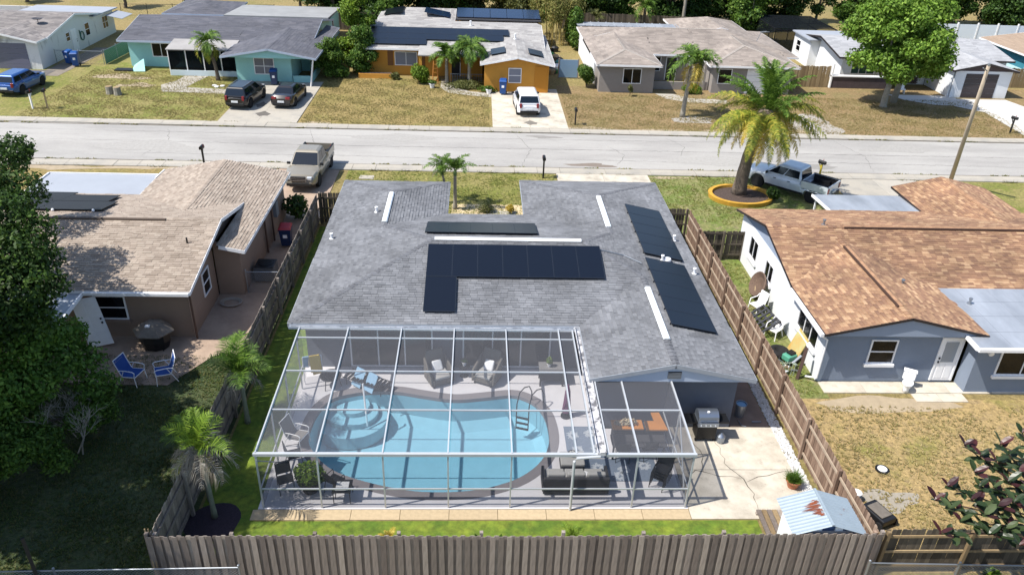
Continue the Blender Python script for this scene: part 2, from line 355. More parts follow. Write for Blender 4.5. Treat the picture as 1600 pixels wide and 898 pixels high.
def roof(house, bodies, tabm, deckm, fasc, tabw=.30, tabh=.145, singles=0, fh=.16, under=None, rake=None, skip=None, th=.012):
    O = house.location; regions = []
    for bi, b in enumerate(bodies):
        x0, y0, x1, y1 = b['r']
        for k, (a, bb, c) in b['pl'].items():
            poly = [(x0, y0), (x1, y0), (x1, y1), (x0, y1)]
            for k2, (a2, b2, c2) in b['pl'].items():
                if k2 != k: poly = clip(poly, a2-a, b2-bb, c2-c)
            if area(poly) < 1e-3: continue
            ps = [poly]
            for bj, o in enumerate(bodies):
                if bj == bi: continue
                X0, Y0, X1, Y1 = o['r']; e = 1e-4 if bj > bi else -1e-4
                hp = [(1, 0, -X0), (-1, 0, X1), (0, 1, -Y0), (0, -1, Y1)]+[(p[0]-a, p[1]-bb, p[2]-c+e) for p in o['pl'].values()]
                ps = [q for p in ps for q in subtract(p, hp)]
            regions.append((bi, k, (a, bb, c), ps))
    deck = M(O); tabs = M(O); cand = []
    for bi, k, (a, b, c), ps in regions:
        Z = lambda p: a*p[0]+b*p[1]+c
        for p in ps:
            n = len(p); q = p if sum(p[i][0]*p[(i+1) % n][1]-p[(i+1) % n][0]*p[i][1] for i in range(n)) > 0 else p[::-1]
            deck.add([(x, y, Z((x, y))) for x, y in q]+[(x, y, Z((x, y))-.1) for x, y in q],
                     [tuple(range(n)), tuple(range(n, 2*n))[::-1]]+[(i, i+n, (i+1) % n+n, (i+1) % n) for i in range(n)])
        B = bodies[bi]; x0, y0, x1, y1 = B['r']; dx, dy = DN[k]; cs = 1/math.sqrt(1+B['s']**2); h = tabh*cs
        L = (x1-x0) if dy else (y1-y0); D = (y1-y0) if dy else (x1-x0)
        # v measured up the slope from the eave, u along the eave
        def uv(u, v):
            if k == 'n': return (x0+u, y0+v)
            if k == 's': return (x1-u, y1-v)
            if k == 'w': return (x0+v, y1-u)
            return (x1-v, y0+u)
        boxes = [(min(q[0] for q in p), min(q[1] for q in p), max(q[0] for q in p), max(q[1] for q in p)) for p in ps]
        hps = []
        for p in ps:
            n = len(p); sg = 1 if sum(p[i][0]*p[(i+1) % n][1]-p[(i+1) % n][0]*p[i][1] for i in range(n)) > 0 else -1
            hps.append([(-(p[(i+1) % n][1]-p[i][1])*sg, (p[(i+1) % n][0]-p[i][0])*sg, sg*((p[(i+1) % n][1]-p[i][1])*p[i][0]-(p[(i+1) % n][0]-p[i][0])*p[i][1])) for i in range(n)])
        for r in range(int(D/h)+1):
            v0 = r*h; v1 = v0+h+.012; u = -random.random()*tabw
            while u < L:
                wd = tabw*random.uniform(.82, 1.18); u0 = max(u, 0); u1 = min(u+wd-.007, L); u += wd
                if u1-u0 < .02: continue
                quad = [uv(u0, v0), uv(u1, v0), uv(u1, v1), uv(u0, v1)]
                cx = (quad[0][0]+quad[2][0])/2; cy = (quad[0][1]+quad[2][1])/2
                if skip and skip(cx, cy): continue
                t = th*random.choice((.7, .85, 1.25))
                for bx, hp in zip(boxes, hps):
                    if bx[0]-.3 > cx or bx[2]+.3 < cx or bx[1]-.3 > cy or bx[3]+.3 < cy: continue
                    q = quad
                    for g in hp:
                        q = clip(q, *g)
                        if len(q) < 3: break
                    if len(q) < 3 or area(q) < 4e-4: continue
                    n = len(q); full = abs(area(q)-area(quad)) < 1e-6 and abs(u1-u0-(wd-.007)) < 1e-6
                    top = []
                    for x, y in q:
                        vv = (y-y0) if k == 'n' else (y1-y) if k == 's' else (x-x0) if k == 'w' else (x1-x)
                        f = 1-(vv-v0)/(v1-v0); top.append((x, y, Z((x, y))+.003+t*(.25+.75*f)))
                    bot = [(x, y, Z((x, y))+.0005) for x, y in q]
                    fs = [tuple(range(n))]+[(i, i+n, (i+1) % n+n, (i+1) % n) for i in range(n)]
                    if full and singles:
                        cand.append((cx*cx*.3+cy*cy, top+bot, fs))
                    else: tabs.add(top+bot, fs)
    if singles:
        cand.sort(key=lambda c: c[0])
        for i, (_, vs, fs) in enumerate(cand):
            if i < singles:
                c0 = sum((Vector(v) for v in vs[:4]), Vector())/4
                M(c0).add(vs, fs).build('shingle', tabm, house, loc=c0-O)
            else: tabs.add(vs, fs)
    deck.build('roof_deck', deckm, house)
    if tabs.f: tabs.build('shingles', tabm, house, kind='stuff')
    # fascia boards round the exposed edges
    fm = M(O)
    for bi, b in enumerate(bodies):
        x0, y0, x1, y1 = b['r']
        for k, p, q in (('n', (x0, y0), (x1, y0)), ('e', (x1, y0), (x1, y1)), ('s', (x1, y1), (x0, y1)), ('w', (x0, y1), (x0, y0))):
            n = max(2, int(math.dist(p, q)/.12)); run = []; runs = []
            for i in range(n+1):
                x = p[0]+(q[0]-p[0])*i/n; y = p[1]+(q[1]-p[1])*i/n; ox, oy = x+DN[k][0]*.03, y+DN[k][1]*.03
                z = hbody(b, x, y); zo = roofz([o for j, o in enumerate(bodies) if j != bi], ox, oy)
                ix, iy = x-DN[k][0]*.05, y-DN[k][1]*.05; zi = roofz([o for j, o in enumerate(bodies) if j != bi], ix, iy)
                if (zo is None or zo < z-.04) and (zi is None or zi < hbody(b, ix, iy)+.03): run.append((x, y, z))
                else:
                    if len(run) > 1: runs.append(run)
                    run = []
            if len(run) > 1: runs.append(run)
            for run in runs:
                # merge collinear samples
                pts = [run[0]]
                for i in range(1, len(run)-1):
                    s1 = (run[i][2]-run[i-1][2]); s2 = (run[i+1][2]-run[i][2])
                    if abs(s1-s2) > 1e-5: pts.append(run[i])
                pts.append(run[-1])
                for a, c in zip(pts, pts[1:]):
                    o = Vector((DN[k][0]*.012, DN[k][1]*.012, -fh/2+.012)); d = (Vector(c)-Vector(a)).normalized()*.012
                    fm.bar(Vector(a)+o-d, Vector(c)+o+d, .024, fh)
    fm.build('fascia', fasc, house)
    return regions
def ridge_caps(house, lines, m, w=.26):
    r = M(house.location)
    for p, q in lines:
        p, q = Vector(p), Vector(q); n = max(1, int((q-p).length/.22)); d = (q-p)/n; sd = Vector((-d.y, d.x, 0)).normalized()*w/2
        for i in range(n):
            a = p+d*i; b = a+d*1.06; up = Vector((0, 0, .02)); lo = Vector((0, 0, -.028))
            a2 = a+Vector((0, 0, .012))
            r.add([a2+up*1.2, a2-sd+lo+up, b+up*.5-sd+lo, b+up*.7, a2+sd+lo+up, b+sd+lo+up*.5, a2-sd+lo-up, b-sd+lo-up, b+sd+lo-up, a2+sd+lo-up],
                  [(0, 1, 2, 3), (0, 3, 5, 4), (1, 6, 7, 2), (4, 5, 8, 9), (0, 4, 9, 6, 1)])
    return r.build('ridge_caps', m, house, kind='stuff', fix=False)
def slope_box(house, name, m, b, k, u0, v0, u1, v1, lift, th, framem=None, fw=.02):
    """a flat thing lying on plane k of body b; (x,y) corner ranges given in plan"""
    a, bb, c = b['pl'][k]; Z = lambda x, y: a*x+bb*y+c
    nrm = Vector((-a, -bb, 1)).normalized(); P = [Vector((x, y, Z(x, y)))+nrm*lift for x, y in ((u0, v0), (u1, v0), (u1, v1), (u0, v1))]
    mm = M(house.location); vs = P+[p+nrm*th for p in P]
    mm.add(vs, [(0,3,2,1),(4,5,6,7),(0,1,5,4),(1,2,6,5),(2,3,7,6),(3,0,4,7)])
    o = mm.build(name, m, house)
    if framem:
        f = M(house.location); T = [p+nrm*(th+.002) for p in P]
        for i in range(4): f.bar(T[i], T[(i+1) % 4], fw, .006, up=nrm)
        for i in (0, 1): 
            f.bar(P[i]+(P[3-i]-P[i])*.12, P[i]+(P[3-i]-P[i])*.12-nrm*lift, .04, .04)
        link_o = f.build('frame', framem); link_o.parent = o; link_o.location = (0, 0, 0); CH.setdefault(o.name, []).append(link_o)
    return o

# ---------------------------------------------------------------- walls, windows, doors
class Wall:
    """frame for placing things on a wall: p = base point of the left end seen from outside, n = outward normal"""
    def __init__(s, house, p, n): s.h = house; s.p = Vector(p); s.n = Vector(n); s.t = Vector((-n[1], n[0], 0))
    def P(s, u, z, d=0): return s.p+s.t*u+s.n*d+Vector((0, 0, z))
    def slab(s, m, u0, u1, z0, z1, d0, d1):
        v = [s.P(u, z, d) for d in (d0, d1) for (u, z) in ((u0, z0), (u1, z0), (u1, z1), (u0, z1))]
        return m.add(v, [(0,3,2,1),(4,5,6,7),(0,1,5,4),(1,2,6,5),(2,3,7,6),(3,0,4,7)])
    def window(s, u0, u1, z0, z1, split='h', fm=None, gm=None, sill=None, fw=.06, name='window', curtain=None, nv=1):
        fm = fm or WHITE; gm = gm or GLASS; O = s.h.location
        f = M(O)
        s.slab(f, u0-fw, u1+fw, z1, z1+fw, .002, .05); s.slab(f, u0-fw, u1+fw, z0-fw, z0, .002, .05)
        s.slab(f, u0-fw, u0, z0, z1, .002, .05); s.slab(f, u1, u1+fw, z0, z1, .002, .05)
        if 'h' in split: s.slab(f, u0, u1, (z0+z1)/2-fw*.4, (z0+z1)/2+fw*.4, .002, .042)
        if 'v' in split:
            for i in range(1, nv+1):
                uc = u0+(u1-u0)*i/(nv+1); s.slab(f, uc-fw*.4, uc+fw*.4, z0, z1, .002, .042)
        fo = f.build(name, fm, s.h)
        cells = [(u0, u1)]
        if 'v' in split: cells = [(u0+(u1-u0)*i/(nv+1)+.01, u0+(u1-u0)*(i+1)/(nv+1)-.01) for i in range(nv+1)]
        zs = [(z0, (z0+z1)/2), ((z0+z1)/2, z1)] if 'h' in split else [(z0, z1)]
        for a, b in cells:
            for za, zb in zs:
                g = M(O); s.slab(g, a+.005, b-.005, za+.005, zb-.005, .004, .018); g.build('pane', gm, fo)
        if curtain:
            g = M(O); n = 12
            for i in range(n):
                a = u0+(u1-u0)*(i+.08)/n; b = u0+(u1-u0)*(i+.92)/n; s.slab(g, a, b, z0+.02, z1-.02, .0175, .022+.008*(i % 2))
            g.build('curtain', curtain, fo)
        if sill:
            q = M(O); s.slab(q, u0-.12, u1+.12, z0-fw-.13, z0-fw-.002, .002, .12); q.build('sill', sill, fo)
        return fo
    def door(s, u0, u1, z0, z1, m=None, panels=3, glass=False, hside=1, name='door', fm=None):
        m = m or WHITE; O = s.h.location
        d = M(O); s.slab(d, u0, u1, z0, z1, .004, .03)
        w = u1-u0; h = z1-z0
        if panels:
            for i in range(panels):
                for j in range(2):
                    a = u0+w*(.12+.42*j); b = a+w*.34; za = z0+h*(.06+i*.92/panels); zb = za+h*.78/panels
                    s.slab(d, a, b, za, zb, .0302, .042)
        do = d.build(name, m, s.h)
        f = M(O); s.slab(f, u0-.07, u0-.003, z0, z1+.07, .002, .05); s.slab(f, u1+.003, u1+.07, z0, z1+.07, .002, .05); s.slab(f, u0-.003, u1+.003, z1+.003, z1+.07, .002, .05)
        f.build('frame', fm or WHITE, do)
        if glass:
            g = M(O); s.slab(g, u0+w*.17, u1-w*.17, z0+h*.45, z0+h*.93, .031, .046); g.build('pane', glass, do)
        k = M(O); uk = u0+w*(.08 if hside < 0 else .92)
        for zz in (.9, 1.08): k.lathe(s.P(uk, z0+zz, .05), [(.035, -.035), (.035, .035)], 8)
        k.build('handle', BLACK, do)
        return do
def walls(house, pts, z0, z1, m, name='wall', th=.15):
    """a wall mesh for each side of the outline (points anticlockwise from above)"""
    n = len(pts)
    for i in range(n):
        p = Vector((*pts[i], 0)); q = Vector((*pts[(i+1) % n], 0)); d = (q-p).normalized(); nn = Vector((d.y, -d.x, 0))
        mm = M(house.location); a = p-nn*th/2+d*.0; b = q-nn*th/2
        # butt ends: shorten one end by the thickness
        mm.bar(a+Vector((0, 0, (z0+z1)/2)), b-d*th+Vector((0, 0, (z0+z1)/2)), th, z1-z0)
        mm.build(name, m, house)
def gable(house, p, q, zb, za, m, n, th=.12, apex=.5, name='gable'):
    """triangular wall between wall top and a gable roof"""
    p, q, n = Vector(p), Vector(q), Vector(n); a = p.lerp(q, apex)
    v = [Vector((*t.xy, z)) for t, z in ((p, zb), (q, zb), (a, za))]
    vs = v+[x-n*th for x in v]
    return M(house.location).add(vs, [(0, 1, 2), (3, 5, 4), (0, 3, 4, 1), (1, 4, 5, 2), (2, 5, 3, 0)]).build(name, m, house)
def vent_pipe(house, x, y, z, m=None, h=.35, r=.05):
    M(house.location).lathe((x, y, z), [(r*2.2, 0), (r*2.2, .02), (r, .03), (r, h), (r*1.5, h), (r*1.5, h+.06), (.01, h+.07)], 10).build('vent_pipe', m or WHITE, house)

# ---------------------------------------------------------------- fences
BRD = {}
def board_mesh(m, L, w, v, t=.018, cut=.03):
    key = (m.name, round(L, 2), round(w, 3), v)
    if key not in BRD:
        rr = random.Random(v*31+7); b = M(); c = cut*rr.uniform(.6, 1.2); s = rr.uniform(-.012, .012)
        prof = [(-w/2, 0), (w/2, 0), (w/2+s, L-c), (w/2-c*.8+s, L), (-w/2+c*.8+s, L), (-w/2+s, L-c)]
        k = len(prof); vs = [(x, -t/2, z) for x, z in prof]+[(x, t/2, z) for x, z in prof]
        b.add(vs, [tuple(range(k)), tuple(range(k, 2*k))[::-1]]+[(i, i+k, (i+1) % k+k, (i+1) % k) for i in range(k)])
        BRD[key] = b.mesh('board', m)
    return BRD[key]
def fence(label, p, q, H, m, side=1, w=.14, gap=.008, posts=2.4, rails=(.3, .9, 1.5), pm=None, shadow=False, jit=.025, cat='fence', group=None, post_side=None, sag=0, ph=.05, rm=None):
    """side: +1 puts rails and posts on the left of p->q, boards on the other face"""
    p = Vector((*p, 0)); q = Vector((*q, 0)); L = (q-p).length; d = (q-p)/L; n = Vector((-d.y, d.x, 0))*side; ang = math.atan2(d.y, d.x)
    t = thing('wooden_fence', label, cat, p, 0, group); pm = pm or m
    rr = random.Random(int(L*100)); R = Matrix.Rotation(ang, 4, 'Z')
    def brd(x, off, h):
        o = bpy.data.objects.new('board', board_mesh(m, round(h, 2), w, rr.randrange(4))); link(o, t)
        o.matrix_local = Matrix.Translation(d*x+n*off+Vector((0, 0, .03+rr.uniform(-jit, jit)+sag*math.sin(x/L*9)))) @ R @ Matrix.Rotation(rr.uniform(-.012, .012), 4, 'Y') @ Matrix.Rotation(rr.uniform(-.05, .05), 4, 'Z')
    if shadow:
        pitch = w*1.56; k = int(L/pitch)
        for i in range(k):
            brd(pitch*(i+.5), -.035, H); brd(pitch*(i+1), .012, H-.01)
    else:
        k = int(L/(w+gap))
        for i in range(k): brd((w+gap)*(i+.5), -.02, H)
    np_ = max(1, round(L/posts))
    if shadow: n = n
    for z in rails:
        for i in range(np_):
            a, b = d*(L*i/np_+.05), d*(L*(i+1)/np_-.05); o = n*(.012 if not shadow else .025)+Vector((0, 0, z))
            M().bar(a+o+n*.02, b+o+n*.02, .04, .085).build('rail', rm or pm, t)
    for i in range(np_+1):
        c = d*(L*i/np_)+n*(.085 if not shadow else .1)
        M().bar(c, c+Vector((rr.uniform(-.02, .02), rr.uniform(-.02, .02), H+ph)), .1, .1, up=n).build('post', pm, t)
    return t
def chain_link(label, p, q, H, pm=None, posts=3, mesh_col=None, n=2, group=None, diag=True, cell=.07):
    p = Vector((*p, 0)); q = Vector((*q, 0)); L = (q-p).length; d = (q-p)/L
    t = thing('chain_link_fence', label, 'fence', p, 0, group); pm = pm or STEEL
    k = max(1, round(L/posts))
    for i in range(k+1):
        c = d*(L*i/k); M().tube([c, c+Vector((0, 0, H+.04))], .032, 8).lathe(c+Vector((0, 0, H+.04)), [(.04, 0), (.035, .04), (.01, .06)], 8).build('post', pm, t)
    M().tube([Vector((0, 0, H-.02)), d*L+Vector((0, 0, H-.02))], .022, 8).build('top_rail', pm, t)
    wv = M(); s = 0; r = .0035
    while s < L+H:
        for sg in (1, -1):
            a0, a1 = s-H*0, s-H; x0, x1 = (a1, a0) if sg > 0 else (a0, a1)
            # clip to 0..L
            def cl(x, z, x2, z2):
                pts = []
                for (A, Za, B, Zb) in ((x, z, x2, z2), (x2, z2, x, z)):
                    if A < 0: f = (0-A)/(B-A); pts.append((0, Za+(Zb-Za)*f))
                    elif A > L: f = (A-L)/(A-B); pts.append((L, Za+(Zb-Za)*f))
                    else: pts.append((A, Za))
                return pts
            if max(x0, x1) <= 0 or min(x0, x1) >= L: continue
            (u, z), (u2, z2) = cl(x0, .03, x1, H-.03)
            wv.bar(d*u+Vector((0, 0, z)), d*u2+Vector((0, 0, z2)), r*2, r*2, up=Vector((-d.y, d.x, 0)))
        s += cell*1.414
    wv.build('wire_mesh', pm, t, kind='stuff', fix=False)
    if mesh_col: M().bar(Vector((0, 0, H/2)), d*L+Vector((0, 0, H/2)), .006, H-.06).build('privacy_cloth', mesh_col, t)
    return t

# ---------------------------------------------------------------- foliage
def leaf_points(n, blobs):
    """points spread through the outer part of a set of ellipsoids (cx,cy,cz,rx,ry,rz)"""
    B = np.array(blobs, float); wgt = B[:, 3]*B[:, 4]+B[:, 4]*B[:, 5]; idx = RNG.choice(len(B), n, p=wgt/wgt.sum())
    d = RNG.normal(size=(n, 3)); d /= np.linalg.norm(d, axis=1)[:, None]
    r = np.clip(1-np.abs(RNG.normal(0, .22, n)), .05, 1.12)
    return B[idx, :3]+d*r[:, None]*B[idx, 3:], d
def leaves(name, P, D, size, m, parent, loc=(0, 0, 0), asp=.55, up=.4, kind=None, clump=1, spread=0.):
    """one quad leaf (two triangles, folded) at each point"""
    if clump > 1:
        P = np.repeat(P, clump, 0)+RNG.normal(0, spread, (len(P)*clump, 3)); D = np.repeat(D, clump, 0)
    n = len(P); N = D*.6+RNG.normal(0, .6, (n, 3)); N[:, 2] += up; N /= np.linalg.norm(N, axis=1)[:, None]
    A = np.cross(N, RNG.normal(size=(n, 3))); A /= np.linalg.norm(A, axis=1)[:, None]; Bv = np.cross(N, A)
    s = size*RNG.uniform(.6, 1.35, n)[:, None]
    V = np.stack([P-A*s, P-Bv*s*asp+N*s*.12, P+A*s, P+Bv*s*asp+N*s*.12], 1).reshape(-1, 3)
    F = np.arange(4*n).reshape(n, 4)
    return npmesh(name, V-np.array(loc), F, m, parent, kind=kind)
def limbs(t, base, tips, r0, m, name='trunk', r1=.03, fork=.35, n=8, bend=.15):
    mm = M(base)
    rr = random.Random(int(abs(base[0]*97+base[1]*13)))
    base = Vector(base); c = sum((Vector(x) for x in tips), Vector())/len(tips); f = base.lerp(c, fork)
    f.x = base.x*.5+f.x*.5; f.y = base.y*.5+f.y*.5
    mm.tube([base-Vector((0, 0, .1)), base+Vector((0, 0, .15)), base.lerp(f, .5)+Vector((rr.uniform(-bend, bend), rr.uniform(-bend, bend), 0)), f], [r0*1.35, r0, r0*.85, r0*.75], n)
    for x in tips:
        x = Vector(x); a = f.lerp(x, .45)+Vector((rr.uniform(-bend, bend)*2, rr.uniform(-bend, bend)*2, .3))
        mm.tube([f-Vector((0, 0, .1)), a, x], [r0*.55, r0*.32, r1], 6)
    return mm.build(name, m, t, smooth=True, fix=False)
def tree(label, base, h, rx, ry, n, size, leafmat, trunk_r=.18, bark=None, blobs=None, nb=14, group=None, name='tree', cb=.35, clump=3, cat='tree', seed=1, up=.4, flat=.62, br=.36):
    """broadleaf tree: trunk, limbs and a lumpy crown of leaves"""
    t = thing(name, label, cat, base, 0, group); rr = random.Random(seed); base = Vector(base); bl = []
    if blobs is None:
        for i in range(nb):
            a = rr.uniform(0, 6.283); q = rr.random()**.5*.72; zz = rr.random(); env = 1-.55*abs(zz-.4)/.6
            rad = br*(rx+ry)/2*rr.uniform(.7, 1.15)
            bl.append((base.x+math.cos(a)*q*rx*env, base.y+math.sin(a)*q*ry*env, base.z+h*cb+(h*(1-cb)-rad*flat)*zz, rad, rad, rad*flat))
    else: bl = [(base.x+b[0], base.y+b[1], base.z+b[2], *b[3:]) for b in blobs]
    P, D = leaf_points(n//clump, bl)
    leaves('crown', P, D, size, leafmat, t, loc=base, clump=clump, spread=size*1.1, up=up)
    limbs(t, base, [b[:3] for b in rr.sample(bl, min(7, len(bl)))], trunk_r, bark or BARK)
    return t
def bush(label, base, r, h, n, size, leafmat, cat='bush', name='bush', group=None, nb=7, seed=3, stems=True, sx=1, up=.4):
    t = thing(name, label, cat, base, 0, group); rr = random.Random(seed); bx = Vector(base); bl = []
    for i in range(nb):
        a = rr.uniform(0, 6.28); q = rr.random()*.6*r; k = rr.uniform(.4, .62)*r
        bl.append((bx.x+math.cos(a)*q*sx, bx.y+math.sin(a)*q, bx.z+rr.uniform(.35, .72)*h, k*sx, k, min(k, h*.45)))
    P, D = leaf_points(n, bl); P[:, 2] = np.maximum(P[:, 2], bx.z+.03)
    leaves('foliage', P, D, size, leafmat, t, loc=bx, up=up)
    if stems:
        mm = M(bx)
        for b in bl: mm.tube([bx, bx.lerp(Vector(b[:3]), .5)+Vector((0, 0, .1)), Vector(b[:3])], [.03*max(r, .5), .02*max(r, .5), .01], 5)
        mm.build('stem', BARK, t)
    return t
def frond_mesh(L, droop, m, leaf=.35, n=34, width=.035, rise=.5, plumose=.25, taper=True, rach=.018, key=None, dead=False, vee=.35, seed=0):
    """one arching feather frond along +x: a rachis and paired leaflets"""
    rr = np.random.default_rng(seed); V = []; F = []
    def pos(s): return np.array([L*s*math.cos(droop*s*.55), 0, L*(rise*s-droop*.55*s*s)])
    ss = np.linspace(0, 1, 9)
    for i, s in enumerate(ss):
        p = pos(s); r = rach*(1-s*.8)
        for o in ((0, r, 0), (0, -r, 0), (0, 0, r)): V.append(p+np.array(o))
        if i:
            a = (i-1)*3
            for k in range(3): F.append((a+k, a+(k+1) % 3, a+3+(k+1) % 3, a+3+k))
    for i in range(n):
        s = .16+.82*i/n; p = pos(s); d = pos(min(s+.02, 1.02))-pos(s-.02); d /= np.linalg.norm(d)
        ll = leaf*(math.sin(math.pi*min(1, (s*.82+.2)))**.6 if taper else 1)*rr.uniform(.85, 1.1)
        for sd in (-1, 1):
            side = np.array([0, sd, 0]); upv = np.cross(d, side)*sd; upv = upv if upv[2] > 0 else -upv
            v = side*.85+d*rr.uniform(.35, .65)+upv*(vee+rr.normal(0, plumose)); v /= np.linalg.norm(v)
            mid = p+v*ll*.5; tip = p+v*ll+np.array([0, 0, -ll*(.25+.35*rr.random())*(2.2 if dead else 1)])
            wv = d*width/2; b = len(V)
            V += [p-wv*.6, p+wv*.6, mid+wv, mid-wv, tip]
            F += [(b, b+1, b+2, b+3), (b+3, b+2, b+4, b+4)]
    V = np.array(V); me = bpy.data.meshes.new('frond'); me.from_pydata(V.tolist(), [], [f if f[2] != f[3] else f[:3] for f in F]); me.materials.append(m)
    return me
def palm(label, base, h, fronds, trunk_r, spec, name='palm_tree', group=None, lean=(0, 0), bark=None, boot=None, seed=5, cat='palm tree', tr_top=None, skirt=None):
    """fronds: list of (count, mesh list, elevation lo, hi, scale lo, hi)"""
    t = thing(name, label, cat, base, 0, group); rr = random.Random(seed)
    top = Vector((lean[0], lean[1], h)); mm = M(); N = 10; pts = []; rs = []
    for i in range(N+1):
        s = i/N; pts.append(Vector((lean[0]*s*s, lean[1]*s*s, h*s-.05))); rs.append((trunk_r*(1.35-.35*min(1, s*4)))*(1-s)+(tr_top or trunk_r*.8)*s+(.06*trunk_r*(i % 2)))
    mm.tube(pts, rs, 10); mm.build('trunk', bark or BARKP, t, smooth=True)
    if boot: M().lathe(top-Vector((0, 0, boot[1]*.6)), [(boot[0]*.6, 0), (boot[0], boot[1]*.35), (boot[0]*1.05, boot[1]*.7), (boot[0]*.5, boot[1])], 12).build('crownshaft', boot[2], t, smooth=True)
    g = 0
    for cnt, meshes, e0, e1, s0, s1 in fronds:
        for i in range(cnt):
            g += 2.39996+rr.uniform(-.2, .2); o = bpy.data.objects.new('frond', rr.choice(meshes)); link(o, t)
            el = rr.uniform(e0, e1); sc = rr.uniform(s0, s1)
            o.matrix_local = Matrix.Translation(top) @ Matrix.Rotation(g, 4, 'Z') @ Matrix.Rotation(-el, 4, 'Y') @ Matrix.Rotation(rr.uniform(-.3, .3), 4, 'X') @ Matrix.Scale(sc, 4)
    return t
# ---------------------------------------------------------------- vehicles (local: +Y is the front)
LAMP_R = mat('red_lamp', '8e1420', .2, spec=.7); LAMP_W = mat('clear_lamp', 'c9ced4', .12, spec=.9); PLATE = mat('number_plate', 'd7dadd', .5)
CHROME = mat('chrome', 'b9bcc0', .2, metal=.9); RIM = mat('alloy', 'd2d4d6', .4, metal=.15)
def lerp_pts(tab, y):
    if y <= tab[0][0]: return tab[0][1]
    for (a, va), (b, vb) in zip(tab, tab[1:]):
        if y <= b:
            t = (y-a)/(b-a); t = t*t*(3-2*t)*.5+t*.5; return va+(vb-va)*t
    return tab[-1][1]
def vehicle(name, label, loc, rz, paint, top, wid, wheels, wr, cabin, zclear=.28, cat='car', cowl=None, glassm=None, nside=2, bed=None, roofrails=False, rearwin=True,
            tail='corner', trim=None, group=None, headh=.78, tailh=.95, crown=.04, liner=None, grille=None):
    """top: (y,z) line of bonnet/belt/boot; wid: (y,half width); cabin: (y0,y1,y2,y3,zbase,zroof,wbase,wroof)"""
    t = thing(name, label, cat, loc, rz, group); y0, y1 = top[0][0], top[-1][0]; glassm = glassm or GLASS_D
    ys = sorted(set([round(y0+(y1-y0)*i/22, 3) for i in range(23)]+[round(yw+d*wr, 3) for yw in wheels for d in (-1.22, -1.1, -.95, -.7, -.4, 0, .4, .7, .95, 1.1, 1.22)]))
    b = M(); n = 13; fs = []; vs = []
    for y in ys:
        hw = lerp_pts(wid, y); zt = lerp_pts(top, y); zb = zclear
        e = min(y-y0, y1-y)
        if e < .35: zb += (.35-e)*.35
        for yw in wheels:
            k = (1.16*wr)**2-(y-yw)**2
            if k > 0: zb = max(zb, wr+math.sqrt(k)*.98)
        zb = min(zb, zt-.1); H = zt-zb
        ring = [(hw*.86, zb), (hw*.97, zb+.03), (hw, zb+H*.3), (hw, zb+H*.55), (hw*.975, zt-H*.18), (hw*.9, zt-.015), (hw*.5, zt+crown*.8)]
        ring = ring+[(0, zt+crown)]+[(-x, z) for x, z in ring[::-1]]
        n = len(ring); vs += [(x, y, z) for x, z in ring]
    for i in range(len(ys)-1):
        for k in range(n):
            a = i*n+k; c = i*n+(k+1) % n; fs.append((a, c, c+n, a+n))
    fs += [tuple(range(n)), tuple(range((len(ys)-1)*n, len(ys)*n))[::-1]]
    b.add(vs, fs); o = b.build('body', paint, t, smooth=True); 
    m_ = o.modifiers.new('edge', 'EDGE_SPLIT'); m_.split_angle = math.radians(38)
    # cabin
    c0, c1, c2, c3, zb, zr, wb, wr_ = cabin
    base = [(-wb, c0, zb), (wb, c0, zb), (wb, c3, zb), (-wb, c3, zb)]
    mid = [(-wr_, c1, zr-.07), (wr_, c1, zr-.07), (wr_, c2, zr-.07), (-wr_, c2, zr-.07)]
    sh = .16; tp = [(-wr_+sh, c1+.12, zr), (wr_-sh, c1+.12, zr), (wr_-sh, c2-.12, zr), (-wr_+sh, c2-.12, zr)]
    cb = M().add(base+mid+tp, [(0, 3, 2, 1), (0, 1, 5, 4), (1, 2, 6, 5), (2, 3, 7, 6), (3, 0, 4, 7), (4, 5, 9, 8), (5, 6, 10, 9), (6, 7, 11, 10), (7, 4, 8, 11), (8, 9, 10, 11)])
    cb.build('cabin', paint, t, bevel=.05)
    def win(nm, A, B, C, D, u0, u1, v0, v1, cut0=0, cut1=0):
        A, B, C, D = map(Vector, (A, B, C, D)); f = lambda u, v: (A*(1-u)+B*u)*(1-v)+(D*(1-u)+C*u)*v
        nr = (B-A).cross(D-A).normalized()*.014
        P = [f(u0, v0), f(u1, v0), f(u1-cut1, v1), f(u0+cut0, v1)]
        M().add([p-nr*.3 for p in P]+[p+nr for p in P], [(0,3,2,1),(4,5,6,7),(0,1,5,4),(1,2,6,5),(2,3,7,6),(3,0,4,7)]).build(nm, glassm, t)
    # order of faces: rear is c0 side, front is c3 side; outward normals
    if rearwin: win('rear_window', base[0], base[1], mid[1], mid[0], .06, .94, .22 if not bed else .12, .9)
    win('windscreen', base[2], base[3], mid[3], mid[2], .04, .96, .1, .93)
    for s_, A, B, C, D in ((1, base[1], base[2], mid[2], mid[1]), (-1, base[3], base[0], mid[0], mid[3])):
        sp = [(.05, .33), (.36, .63), (.66, .95)] if nside == 3 else [(.06, .49), (.52, .95)]
        if s_ < 0: sp = [(1-q, 1-p) for p, q in sp]
        for p, q in sp: win('side_window', A, B, C, D, p, q, .2, .88)
    tr = M()
    for s_ in (1, -1):
        hw = lerp_pts(wid, 0); tr.box((s_*(hw-.04), wheels[0]+wr*1.25, zclear-.03), (s_*(hw+.012), wheels[1]-wr*1.25, zclear+.1))
    hr = lerp_pts(wid, y0+.05); hf = lerp_pts(wid, y1-.05)
    tr.box((-hr*.94, y0-.06, zclear+.08), (hr*.94, y0+.12, zclear+.27)); tr.box((-hf*.94, y1-.12, zclear+.02), (hf*.94, y1+.06, zclear+.2))
    tr.build('bumper_trim', trim or BLACK, t, bevel=.03)
